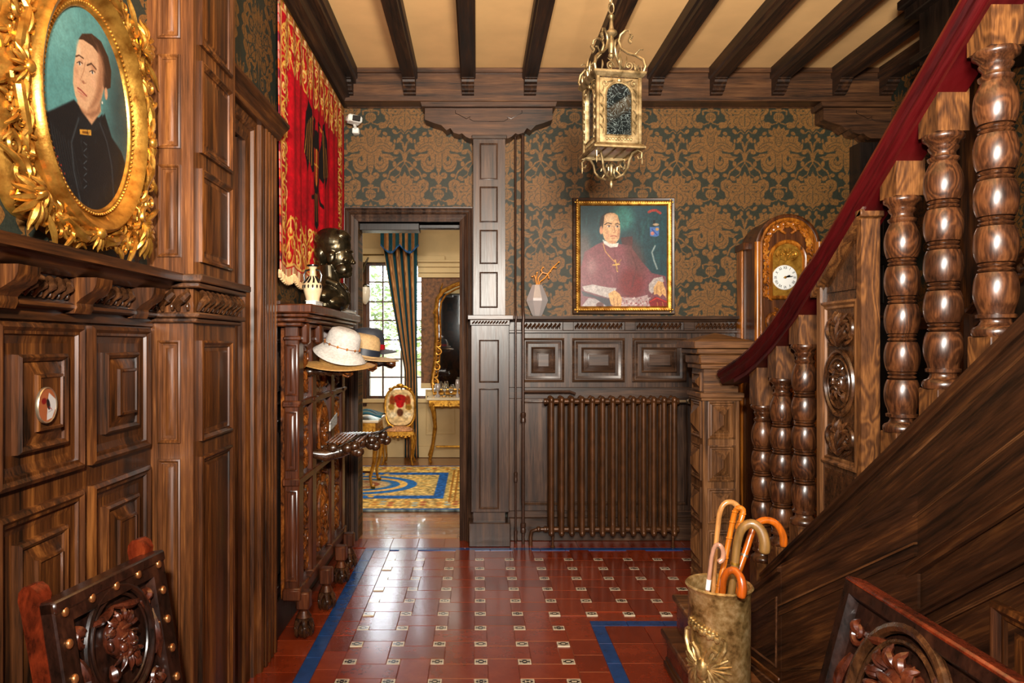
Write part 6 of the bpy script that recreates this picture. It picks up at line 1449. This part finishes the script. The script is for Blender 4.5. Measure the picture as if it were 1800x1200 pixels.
# dial window
wr_ = .108; zw = Z(455, CY0)
win_o = lambda r: [(cu-r+.0, Z(520, CY0)+(.108-r))]+[(cu+r*math.cos(a), zw+r*math.sin(a)) for a in [PI*(1-j/18) for j in range(19)]]+[(cu+r, Z(520, CY0)+(.108-r))]
m_ = MB(fc); m_.loft([[(a, b, w_) for a, b in win_o(r)] for r, w_ in ((.135, .012), (.135, .03), (.126, .038), (.116, .034), (.108, .026), (.106, .012))], True, False); part(m_, 'window_moulding', 'clockwood', ck, ang=50)
m_ = MB(fc); m_.prism(win_o(.107), .012, .016); part(m_, 'brass_plate', 'gilt2', ck, smooth=False)
cd = X(1377, CY0); zd = Z(488, CY0)
m_ = MB(fc)
carve(m_, cu-.09, cu+.09, zw-.02, zw+.08, .018, 8, k=1, fat=.7)
for k in range(3): leaf(m_, (cu-.06+k*.05, zw-.02), PI/2+.2*(k-1), .08, .008, .018)
part(m_, 'brass_relief', 'gilt2', ck)
part(MB(fc).lathe([(0, .016), (.088, .016), (.089, .022), (.085, .027), (.0, .029)], (cd, zd, 0), 40), 'dial', plain('white_enamel', (222, 224, 222), .25, coat=.5), ck, ang=30)
def text(s_, size, M_, name, mat, parent, ext=.0008):
    cu_ = bpy.data.curves.new(name, 'FONT'); cu_.body = s_; cu_.size = size; cu_.extrude = ext; cu_.align_x = 'CENTER'; cu_.align_y = 'CENTER'
    o_ = bpy.data.objects.new(name+'_tmp', cu_); COL.objects.link(o_); dg = bpy.context.evaluated_depsgraph_get()
    me = bpy.data.meshes.new_from_object(o_.evaluated_get(dg)); bpy.data.objects.remove(o_)
    oo = ORG[parent.name]
    for v in me.vertices: v.co = (M_ @ v.co)-oo
    me.materials.clear(); me.materials.append(M[mat]); ob = bpy.data.objects.new(name, me); COL.objects.link(ob); ob.parent = parent; ORG[ob.name] = oo; return ob
for k, s_ in enumerate(('XII', 'I', 'II', 'III', 'IIII', 'V', 'VI', 'VII', 'VIII', 'IX', 'X', 'XI')):
    a = PI/2-k*PI/6
    text(s_, .028, fc @ Matrix.Translation((cd+.068*math.cos(a), zd+.068*math.sin(a), .030)) @ Matrix.Rotation(a-PI/2, 4, 'Z') @ Matrix.Scale(.8, 4, (1, 0, 0)), 'numeral', 'black', ck)
for a, L, wd_ in ((math.radians(90-82), .060, .004), (math.radians(90-68), .042, .006)):
    m_ = MB(fc @ Matrix.Translation((cd, zd, .032)) @ Matrix.Rotation(a, 4, 'Z')); m_.prism([(-.012, -wd_*.5), (L*.7, -wd_), (L, 0), (L*.7, wd_), (-.012, wd_*.5)], 0, .001); part(m_, 'hand', 'black', ck, smooth=False)
part(MB(fc).lathe([(0, .03), (.009, .03), (.009, .036), (0, .038)], (cd, zd, 0), 12), 'hand_boss', 'gilt2', ck)
m_ = MB(fc)   # gilded carving around the dial
for k in range(13):
    a = PI*(.02+.96*k/12); x_, z_ = cu+.158*math.cos(a), za+.0+.158*math.sin(a); scroll(m_, (x_, z_), .026, .02, 1.3, a, (-1)**k, .42); leaf(m_, (x_, z_), a+PI/2, .062, .019, .024); leaf(m_, (x_, z_), a-PI/2-.4, .05, .015, .022)
for sg in (-1, 1):
    for k in range(8):
        z_ = za-.03-k*.045; scroll(m_, (cu+sg*.155, z_), .022, .018, 1.3, k, sg*(-1)**k, .44); leaf(m_, (cu+sg*.150, z_), -PI/2+sg*.5*(-1)**k, .06, .018, .022)
for sg in (-1, 1):
    m_.ell((cu+sg*.035, za+.155, .03), (.018, .02, .016)); m_.tube([(cu+sg*.035, za+.14, .03), (cu+sg*.05, za+.11, .03), (cu+sg*.02, za+.09, .03)], [.014, .012, .008], 7); m_.tube([(cu+sg*.05, za+.12, .03), (cu+sg*.085, za+.12, .03)], [.008, .006], 6)
part(m_, 'gilded_carving', 'gold' if 0 else 'clockcarve', ck) if 'clockcarve' in M else None
M['clockcarve'] = wood('clock_gilded_carving', 'N', (84, 38, 6), (200, 112, 28), (250, 176, 70), .28, coat=.6)
part(m_, 'gilded_carving', 'clockcarve', ck)
m_ = MB(fc); carve(m_, cu-.17, cu+.17, 1.0, Z(532, CY0)-.01, .02, 12, k=3, fat=1.1); part(m_, 'gilded_carving', 'clockcarve', ck)
m_ = MB(fc); carve(m_, cu-.17, cu+.17, .25, .98, .02, 13, k=2, fat=1.0); part(m_, 'lower_carving', 'clockcarve', ck)
part(MB().box(cu-.27, cu+.27, 5.04, 5.43, 0, .2, .01), 'plinth', 'clockdark', ck)

# ================================================================== HALL STAND
hs = thing('hall_stand', (-.92, 4.2, 0), 'carved mahogany hall stand with claw feet under the red tapestry', 'hall stand')
HX = -.90; y0_, y1_ = 3.60, 4.86
part(MB().box(-1.0, HX-.03, y0_+.03, y1_-.03, .20, 1.60), 'back_board', 'standcarve', hs, smooth=False)
fh = FR_left(HX-.03)
for y_ in (3.60, 3.90, 4.40, 4.76):
    m_ = MB().box(-.975, HX, y_, y_+.10, .22, 1.60, .006); part(m_, 'post', 'standwood', hs)
    for z_ in (.245, 1.19, 1.52): part(MB().box(-.98, HX+.012, y_-.008, y_+.108, z_, z_+.022, .006), 'collar', 'standwood', hs)
part(MB().box(-.985, HX+.01, y0_-.01, y1_+.01, .20, .26, .008), 'bottom_rail', 'standwood', hs)
part(MB().box(-.985, HX+.004, y0_-.006, y1_+.006, .78, .82, .006), 'middle_rail', 'standwood', hs); part(MB().box(-.985, HX+.004, y0_-.006, y1_+.006, 1.18, 1.215, .006), 'middle_rail', 'standwood', hs)
for i, (a, b) in enumerate(((3.70, 3.90), (4.00, 4.40), (4.50, 4.76))):
    for z0, z1 in ((.28, .77), (.83, 1.17), (1.23, 1.50)):
        m_ = MB(fh); carve(m_, a+.01, b-.01, z0, z1, .006, i*3+int(z0*10), fat=1.2); part(m_, 'carved_panel', 'standcarve', hs)
m_ = MB(fh)
for sg, zc in ((1, .53), (-1, 1.0)):
    m_.tube([(4.2+.12*math.cos(a), zc+.15*math.sin(a), .02) for a in [k/28*2*PI for k in range(28)]], .012, 6, loop=True); head_relief(m_, (4.2, zc), .11, sg)
part(m_, 'carved_medallion', 'standcarve', hs)
fE = FR_back(y0_)
for z0, z1 in ((.30, .76), (.86, 1.16), (1.24, 1.50)):
    m_ = MB(fE); simple_panel(m_, -.968, -.907, z0, z1, 0, .7); part(m_, 'end_panel', 'standwood', hs)
for k, (x_, o_, z0, z1) in enumerate(((-.81, -.01, 1.655, 1.70), (-.83, .01, 1.635, 1.655), (-.85, .02, 1.612, 1.635), (-.875, .04, 1.59, 1.612))):
    part(MB().box(-1.035, x_, 3.50+.02*k, 4.96-.02*k, z0, z1, .007), 'cornice', 'standwood', hs)
for y_ in (3.62, 3.92, 4.42, 4.78): part(MB().box(-.9, -.855, y_, y_+.06, 1.50, 1.61, .012), 'cornice_bracket', 'standwood', hs)
for (x_, y_) in ((-.885, 3.64), (-.85, 4.02), (-.85, 4.46), (-.855, 4.76)):
    m_ = MB(); m_.box(x_-.035, x_+.035, y_-.035, y_+.035, .15, .24, .008); m_.lathe([(.03, .155), (.022, .14), (.03, .125), (.04, .11), (.03, .10)], (x_, y_, 0), 12); ft = part(m_, 'foot', 'standwood', hs)
    m_ = MB(); m_.ell((x_, y_, .035), (.034, .034, .036), 14, 9); part(m_, 'ball', 'carved', ft)
    m_ = MB()
    for k in range(5):
        a = -PI/2+.35+(k-2)*1.15; c_, s_ = math.cos(a), math.sin(a)
        m_.tube([(x_+.012*c_, y_+.012*s_, .11), (x_+.036*c_, y_+.036*s_, .088), (x_+.045*c_, y_+.045*s_, .06), (x_+.043*c_, y_+.043*s_, .03), (x_+.036*c_, y_+.036*s_, .012)], [.014, .015, .012, .010, .004], 7); m_.ell((x_+.046*c_, y_+.046*s_, .062), (.011, .011, .012), 7, 5)
    part(m_, 'claw', 'carved', ft)
def turned_arm(y_, z_, x1, nm='hat_arm', s_=1):
    L = x1-HX; pr = [(.0, -.02), (.026, -.02), (.028, .0), (.018, .015), (.022, .04), (.025, L*.3), (.020, L*.42), (.028, L*.45), (.028, L*.5), (.018, L*.54), (.024, L*.62), (.026, L*.72), (.016, L*.8), (.022, L*.84), (.030, L*.90), (.032, L*.95), (.024, L), (0, L+.006)]
    m_ = MB(); m_.lathe([(r*.9, z) for r, z in pr], (HX, y_, z_), 14, 'x'); a_ = part(m_, nm, 'carved', hs)
    m_ = MB()
    for k in range(8): m_.tube([(x1-.045, y_+.022*math.cos(k*PI/4), z_+.022*math.sin(k*PI/4)), (x1-.018, y_+.031*math.cos(k*PI/4+.4), z_+.031*math.sin(k*PI/4+.4)), (x1+.006, y_+.012*math.cos(k*PI/4+.8), z_+.012*math.sin(k*PI/4+.8))], .005, 5)
    part(m_, 'carved_knob', 'standcarve', a_)
turned_arm(3.86, 1.352, -.68); turned_arm(4.22, 1.37, -.60); turned_arm(4.62, 1.375, -.535)
for x_ in (-.86, -.78, -.71): part(MB().tube([(x_, 3.84, 1.372), (x_, 4.64, 1.386)], .007, 8), 'hat_rail', 'steel' if 0 else 'carved', hs)
# carved umbrella holder
m_ = MB()
for k, (y_, x1) in enumerate(((3.98, -.66), (4.22, -.60), (4.46, -.565))):
    m_.tube([(HX-.02, y_-.05, .90), (HX+.06, y_-.03, .885), (HX+.14, y_, .90), (x1-.04, y_+.01, .925), (x1, y_+.02, .93)], [.022, .036, .034, .032, .024], 10)
    for j in range(5): m_.ell((HX+.06+j*(x1-HX-.06)/4.5, y_-.02+.012*(-1)**j, .905+.02*(j % 2)), (.032, .03, .03), 9, 6)
    for j in range(4): m_.ell((x1-.02+.02*(j % 2), y_+.02*(j-1.5), .915+.02*(-1)**j), (.026, .024, .026), 9, 6)
hol = part(m_, 'umbrella_holder', 'carved', hs)
m_ = MB()
for j in range(9): m_.tube([(HX+.05+j*.022, 4.00, .94), (HX+.075+j*.022, 4.2, .965), (HX+.07+j*.022, 4.42, .95)], .008, 6)
part(m_, 'fluted_grip', 'standcarve', hol)
m_ = MB().tube([(-.82, 3.95, .90), (-.72, 3.98, .955), (-.66, 4.02, .985), (-.63, 4.05, .99)], .007, 8); part(m_, 'iron_rod', 'black', hol); m_ = MB().tube([(-.70, 4.30, .89), (-.62, 4.34, .95), (-.545, 4.36, .99), (-.52, 4.36, .995)], .007, 8); part(m_, 'iron_rod', 'black', hol)
tag(MB(place((-.845, 4.2, 1.0), math.radians(90))).loft([[(-.10, 0, 0), (.10, 0, .02), (.10, .006, .02), (-.10, .006, 0)], [(-.09, .0, .05), (.11, .0, .085), (.11, .006, .085), (-.09, .006, .05)]]).build('folded_leaflet', plain('printed_leaflet', (150, 150, 146), .5, var=.6, scale=90)), 'grey and white printed leaflet tucked in the hall stand panel', 'leaflet')

# pale strips added for the highlight along the stand's top moulding
for i, (y_, c_, lab) in enumerate(((3.60, (196, 196, 190), 'added pale strip for the highlight on the near edge of the hall stand top'), (4.30, (210, 206, 196), 'added pale strip for the moulding highlight under the bust on the hall stand'))):
    b_ = thing('moulding_highlight', (-.84, y_, 1.70), lab, 'highlight strip'); L = .16 if not i else .5
    part(MB().box(-.865, -.815, y_, y_+L, 1.7005, 1.7185, .002), 'strip_body', plain('highlight_strip_%d' % i, c_, .7, var=.25, scale=120), b_); part(MB().box(-.868, -.812, y_-.003, y_+L+.003, 1.7185, 1.7225, .0015), 'strip_top', 'bronze' if i else 'white', b_)

# ================================================================== BUST, VASE, HATS
bu = MB(); bx_, by_, bz_ = -.895, 4.33, 1.7235
bz_ = 1.701; bx_ = -.872
def be(x, y, z, rx, ry, rz, rot=None): bu.ell((bx_+x, by_+y, bz_+z), (rx, ry, rz), 24, 16, rot)
RY = lambda d: Matrix.Rotation(math.radians(d), 3, 'Y')
be(0, 0, .395, .108, .082, .100); be(.035, 0, .33, .078, .068, .105); be(.050, 0, .262, .060, .052, .062); be(.085, 0, .228, .030, .028, .026)
be(.112, 0, .318, .012, .013, .036, RY(-20)); be(.122, 0, .296, .016, .017, .013); be(.098, 0, .362, .022, .056, .012); be(.104, 0, .262, .014, .026, .008); be(.101, 0, .250, .015, .022, .008)
for s_ in (-1, 1):
    be(.088, s_*.030, .340, .016, .018, .009); be(.078, s_*.042, .305, .026, .022, .022); be(.0, s_*.074, .322, .024, .010, .038, RY(12)); be(-.004, s_*.080, .336, .018, .008, .014); be(.060, s_*.055, .25, .035, .012, .03)
be(-.01, 0, .42, .112, .088, .088, RY(8)); be(.05, 0, .455, .06, .07, .04, RY(20)); be(-.07, 0, .35, .05, .07, .07)
bu.tube([(bx_-.03, by_, bz_+.28), (bx_-.025, by_, bz_+.18), (bx_-.03, by_, bz_+.10)], [.060, .062, .085], 20)
be(-.03, 0, .085, .085, .19, .075); be(.015, 0, .05, .075, .155, .06); be(-.03, 0, .03, .08, .16, .045)
for s_ in (-1, 1):
    bu.tube([(bx_-.03, by_+s_*.075, bz_+.185), (bx_+.03, by_+s_*.07, bz_+.16), (bx_+.075, by_+s_*.035, bz_+.10), (bx_+.09, by_+s_*.012, bz_+.045)], [.018, .022, .024, .014], 8)
    bu.tube([(bx_+.055, by_+s_*.006, bz_+.165), (bx_+.078, by_+s_*.014, bz_+.135), (bx_+.08, by_+s_*.01, bz_+.11)], [.014, .016, .01], 8)
be(-.02, 0, .012, .07, .10, .012)
bust = tag(bu.build('bronze_bust', 'bronze'), 'dark bronze bust of a man looking right on top of the hall stand', 'bust')
rm = bust.modifiers.new('remesh', 'REMESH'); rm.mode = 'VOXEL'; rm.voxel_size = .0042; rm.use_smooth_shade = True
sm = bust.modifiers.new('smooth', 'SMOOTH'); sm.factor = .5; sm.iterations = 3
VX, VY, VZ = -.858, 3.72, 1.7005
jv = thing('ceramic_jug', (VX, VY, VZ), 'cream ceramic vase with black painted neck beside the bust', 'vase')
part(MB().lathe([(0, 0), (.030, 0), (.033, .005), (.036, .04), (.046, .075), (.050, .098), (.044, .118), (.028, .138), (.017, .155), (.015, .19), (.024, .205), (.030, .210), (.029, .214), (.012, .200), (0, .19)], (VX, VY, VZ), 26), 'body', plain('cream_glaze', (214, 186, 148), .3, coat=.4, var=.06), jv)
m_ = MB()
for k in range(10):
    a = k/10*2*PI; m_.tube([(VX+.0445*math.cos(a)*1.02, VY+.0445*math.sin(a)*1.02, VZ+.119), (VX+.030*math.cos(a+.1), VY+.030*math.sin(a+.1), VZ+.138), (VX+.0185*math.cos(a), VY+.0185*math.sin(a), VZ+.155)], [.006, .005, .003], 6)
for k in range(14):
    a = k/14*2*PI; m_.ell((VX+.050*math.cos(a), VY+.050*math.sin(a), VZ+.100), (.005, .008, .010), 6, 5)
m_.lathe([(.0245, .2045), (.031, .209), (.031, .2145), (.024, .213)], (VX, VY, VZ), 20)
for s_ in (-1, 1): m_.tube([(VX+s_*.016, VY, VZ+.19), (VX+s_*.036, VY, VZ+.185), (VX+s_*.046, VY, VZ+.16), (VX+s_*.040, VY, VZ+.125)], .005, 7)
part(m_, 'painted_decoration', 'black', jv)

def straw(name, c, ring=90, bumpy=.5):
    t = NT(name); n = t.noise(t.position(), 60, 3); n2 = t.noise(t.mapping(t.position(), scale=(1, 1, 6)), 90, 2)
    t.set(color=t.ramp(n*.4+n2*.6, [(.3, rgb(*[v*.72 for v in c])), (.7, rgb(*c))]), rough=.6); t.bump(n2, bumpy, .003); return t.m
def hat(name, c, tilt, rz, R_, cr, chh, mat, band, bandmat, label, brim_drop=.0, cap=.9, deco=False, brimmat=None):
    t_ = thing(name, c, label, 'hat'); T = Matrix.Translation(c) @ Matrix.Rotation(rz, 4, 'Z') @ Matrix.Rotation(tilt[0], 4, 'X') @ Matrix.Rotation(tilt[1], 4, 'Y')
    prof = [(R_, -brim_drop), (R_*.85, -brim_drop*.55+.004), (cr*1.12, .002), (cr*1.0, .010), (cr*.98, chh*.35), (cr*.92, chh*.7), (cr*.80, chh*.90), (cr*.5, chh*1.0), (0, chh*cap), (0, chh*cap-.004), (cr*.48, chh*.96), (cr*.9, chh*.66), (cr*.96, .006), (cr*1.1, -.003), (R_*.85, -brim_drop*.55), (R_, -brim_drop-.005)]
    m_ = MB(T); m_.lathe(prof[:9], n=36, sy=.9) if 0 else None
    rr = [[(r*math.cos(a), r*.88*math.sin(a), z+(.012*math.cos(2*a) if r > cr*1.1 else 0)) for a in [2*PI*k/36 for k in range(36)]] for r, z in [(max(r, .001), z) for r, z in prof]]
    m_.loft(rr, True, False, loop=True); part(m_, 'crown_and_brim', mat, t_, ang=60)
    if band:
        m_ = MB(T); z0, z1 = .006, .006+band; m_.loft([[(r*math.cos(a), r*.88*math.sin(a), z) for a in [2*PI*k/36 for k in range(36)]] for r, z in ((cr*1.0, z0), (cr*1.035, z0), (cr*1.02, z1), (cr*.96, z1))], True, False, loop=True); part(m_, 'hat_band', bandmat, t_)
    if deco:
        m_ = MB(T)
        for k in range(12):
            a = 2*PI*k/12; m_.ell((cr*1.02*math.cos(a), cr*.90*math.sin(a), .03), (.006, .006, .008), 6, 5, None)
        m_.tube([(cr*1.01*math.cos(2*PI*k/24), cr*.895*math.sin(2*PI*k/24), .03) for k in range(24)], .0022, 5, loop=True); part(m_, 'bead_cord', 'clockcarve', t_)
    return t_
M['straw'] = straw('golden_straw', (190, 142, 76)); M['straw2'] = straw('pale_straw', (206, 170, 118)); M['whitefelt'] = straw('white_woven_felt', (214, 208, 200), bumpy=.3)
M['darkfelt'] = straw('charcoal_felt', (52, 56, 66), bumpy=.2); M['redband'] = plain('red_ribbon', (172, 16, 26), .5); M['navy'] = plain('navy_ribbon', (24, 32, 46), .5)
hat('straw_hat', (-.765, 3.93, 1.392), (.03, .03), .2, .205, .105, .105, 'straw', 0, 'navy', 'wide-brimmed golden straw hat lying lowest on the hall stand rack', .012)
hat('cloche_hat', (-.745, 3.90, 1.465), (.10, .30), -.1, .150, .098, .125, 'whitefelt', 0, 'navy', 'white woven hat with beaded cord resting on the golden straw hat', .035, deco=True)
hat('straw_hat', (-.69, 4.30, 1.430), (.0, .18), .1, .22, .10, .135, 'straw2', .04, 'navy', 'pale straw hat with navy band behind the white hat', .0)
hat('felt_hat', (-.70, 4.58, 1.462), (.0, .05), .1, .185, .105, .145, 'darkfelt', .035, 'redband', 'charcoal felt hat with red ribbon band, rearmost on the rack', .01)

# ================================================================== UMBRELLA STAND AND WALKING CANES
UX, UY, UR = .835, 2.45, .104; UZ = Z(1017, UY-.0)
us = thing('umbrella_stand', (UX, UY, 0), 'tall tarnished brass umbrella stand with embossed eagle holding the canes', 'umbrella stand')
zz = .672
part(MB().lathe([(0, .004), (UR+.004, 0), (UR+.006, .01), (UR, .02), (UR-.002, .3), (UR-.001, zz-.02), (UR+.004, zz-.008), (UR+.009, zz), (UR+.004, zz+.006), (UR-.004, zz+.002), (UR-.006, zz-.02), (UR-.008, .03), (0, .03)], (UX, UY, 0), 48), 'body', 'standbrass', us)
for z_ in (.10, .02): part(MB().lathe([(UR, -.006), (UR+.005, -.003), (UR+.006, 0), (UR+.005, .003), (UR, .006)], (UX, UY, z_), 40), 'band', 'standbrass', us)
a0 = math.atan2(-UY, -UX)-.50            # emblem faces slightly left of the viewer
def cyl(u, v, w_): a = a0+u/UR; return (UX+(UR+w_)*math.cos(a), UY+(UR+w_)*math.sin(a), v)
m_ = MB()
def wl_(pts, rad, n=7): m_.tube([cyl(*p) for p in pts], rad, n)
ez = .475
for k in range(9):      # crown of foliage
    m_.ell(cyl(-.055+.0125*k, ez+.075-.0035*k+.006*(k % 2), .004), (.010, .010, .012), 7, 5)
    m_.ell(cyl(-.055+.0125*k, ez+.090-.0035*k, .003), (.008, .008, .008), 6, 5)
for s_ in (-1, 1):
    wl_([(s_*.012, ez-.03, .006), (s_*.018, ez+.0, .010), (s_*.030, ez+.018, .012), (s_*.044, ez+.008, .010), (s_*.040, ez-.006, .008)], [.009, .009, .008, .007, .003])   # necks and heads
    for k in range(9):   # wing feathers
        a = PI/2-.25-.33*k; L = .075-.003*abs(k-3); u0, v0 = s_*.018, ez-.055
        wl_([(u0, v0, .006), (u0+s_*L*.5*math.cos(a), v0+L*.5*math.sin(a), .010), (u0+s_*L*math.cos(a-.1), v0+L*math.sin(a-.1), .006)], [.004, .0058, .003], 6)
    wl_([(s_*.02, ez-.04, .008), (s_*.05, ez-.015, .012), (s_*.068, ez+.02, .012), (s_*.070, ez+.05, .010), (s_*.060, ez+.058, .008)], [.007, .009, .008, .007, .006])
m_.ell(cyl(0, ez-.06, .004), (.022, .022, .040), 10, 7)
for k in range(5): wl_([(0, ez-.09, .006), ((k-2)*.012, ez-.12, .008), ((k-2)*.018, ez-.15, .005)], [.006, .006, .003], 6)
part(m_, 'embossed_eagle', 'standbrass', us)

def cane(pts, rad, mat, label, extra=None, Yd=2.45, n=10):
    """pts: (px, py, Y) positions of the visible part; the shaft carries on to the foot inside the stand"""
    P_ = [Vector((X(a, y), y, Z(b, y))) for a, b, y in pts]
    # shaft foot
    d = (P_[0]-P_[1]).normalized(); foot = P_[0]+d*((P_[0].z-.05)/max(.2, -d.z)); 
    v = Vector((foot.x-UX, foot.y-UY)); 
    if v.length > .07: v = v*(.07/v.length); foot = Vector((UX+v.x, UY+v.y, foot.z))
    # smooth curve
    Q = [foot]; C = [P_[0]]+P_
    for i in range(len(P_)-1):
        p0 = P_[max(i-1, 0)]; p1 = P_[i]; p2 = P_[i+1]; p3 = P_[min(i+2, len(P_)-1)]
        for j in range(4):
            t_ = j/4; Q.append(.5*((2*p1)+(p2-p0)*t_+(2*p0-5*p1+4*p2-p3)*t_*t_+(3*p1-p0-3*p2+p3)*t_**3))
    Q.append(P_[-1]); n_ = len(Q)
    r_ = [rad[0]+(rad[1]-rad[0])*(i/(n_-1))**1.5 for i in range(n_)]; r_[-1] *= .75
    t_ = thing('walking_cane', tuple(foot), label, 'cane')
    m_ = MB(); m_.tube(Q, r_, n); part(m_, 'shaft', mat, t_, ang=60)
    if extra: extra(t_, Q, r_)
    return t_
def wood2(name, c, rough=.25):
    t = NT(name); n = t.noise(t.mapping(t.position(), scale=(1, 1, .2)), 60, 4); t.set(color=t.ramp(n, [(.3, rgb(*[v*.7 for v in c])), (.65, rgb(*c))]), rough=rough, coat=.5); return t.m
M['c1'] = wood2('pale_cane', (186, 128, 70)); M['c2'] = wood2('orange_bamboo', (200, 108, 24)); M['c3'] = wood2('olive_horn', (136, 98, 48), .4); M['c4'] = wood2('honey_cane', (190, 92, 16)); M['c5'] = wood2('amber_cane', (176, 80, 16)); M['c6'] = wood2('pink_cane', (180, 130, 104))
def nodes_(t_, Q, r_):
    m_ = MB()
    for i in range(2, len(Q)-3, 3):
        m_.ell(tuple(Q[i]), (r_[i]*1.22, r_[i]*1.22, r_[i]*.6), 10, 6)
    part(m_, 'bamboo_joint', 'c2', t_)
def ringx(k, mat='steel'):
    def f(t_, Q, r_):
        d = (Q[k+1]-Q[k]).normalized(); m_ = MB(); m_.tube([Q[k]-d*.004, Q[k]+d*.004], r_[k]*1.18, 12); part(m_, 'metal_collar', mat, t_)
    return f
def whitelabel(t_, Q, r_):
    d = (Q[3]-Q[1]).normalized(); p = Q[1]+(Q[3]-Q[1])*.5
    m_ = MB(); m_.tube([Q[1]-d*.0, p+d*.02], r_[2]*1.15, 12); part(m_, 'white_wrapping', 'white', t_)
cane([(1254, 1036, 2.50), (1257, 975, 2.52), (1262, 925, 2.53), (1266, 898, 2.53), (1275, 884, 2.53), (1288, 883, 2.53), (1299, 893, 2.53), (1303, 906, 2.53)], (.009, .011), 'c1', 'pale cane with the tall narrow hook, leftmost and highest behind', ringx(6))
cane([(1262, 1040, 2.46), (1275, 980, 2.48), (1284, 935, 2.49), (1291, 903, 2.49), (1297, 893, 2.48), (1306, 896, 2.47), (1303, 912, 2.46), (1296, 930, 2.46)], (.010, .010), 'c2', 'orange bamboo cane with jointed shaft and short folded knob handle', nodes_)
cane([(1286, 1036, 2.44), (1292, 990, 2.44), (1296, 955, 2.44), (1304, 930, 2.43), (1320, 920, 2.42), (1336, 930, 2.41), (1344, 952, 2.40), (1343, 972, 2.40)], (.013, .020), 'c3', 'thick olive-brown cane with drooping horn handle in the middle', ringx(5, 'gilt2'))
cane([(1296, 1010, 2.52), (1312, 965, 2.54), (1320, 940, 2.55), (1328, 922, 2.56), (1345, 914, 2.57), (1364, 920, 2.57), (1376, 940, 2.57), (1377, 960, 2.57)], (.012, .014), 'c4', 'honey-orange cane with wide crook reaching furthest right', ringx(4))
cane([(1270, 1038, 2.36), (1272, 1018, 2.35), (1280, 1004, 2.34), (1292, 1003, 2.33), (1302, 1016, 2.31), (1305, 1034, 2.30), (1302, 1050, 2.30)], (.011, .016), 'c5', 'amber cane whose low loop handle hooks over the stand rim in front')
cane([(1244, 1036, 2.38), (1248, 1003, 2.38), (1251, 978, 2.38), (1257, 960, 2.37), (1265, 958, 2.36), (1271, 968, 2.36), (1270, 982, 2.36), (1262, 988, 2.36)], (.007, .009), 'c6', 'thin pink-white cane with small hook and white wrapped shaft', whitelabel)
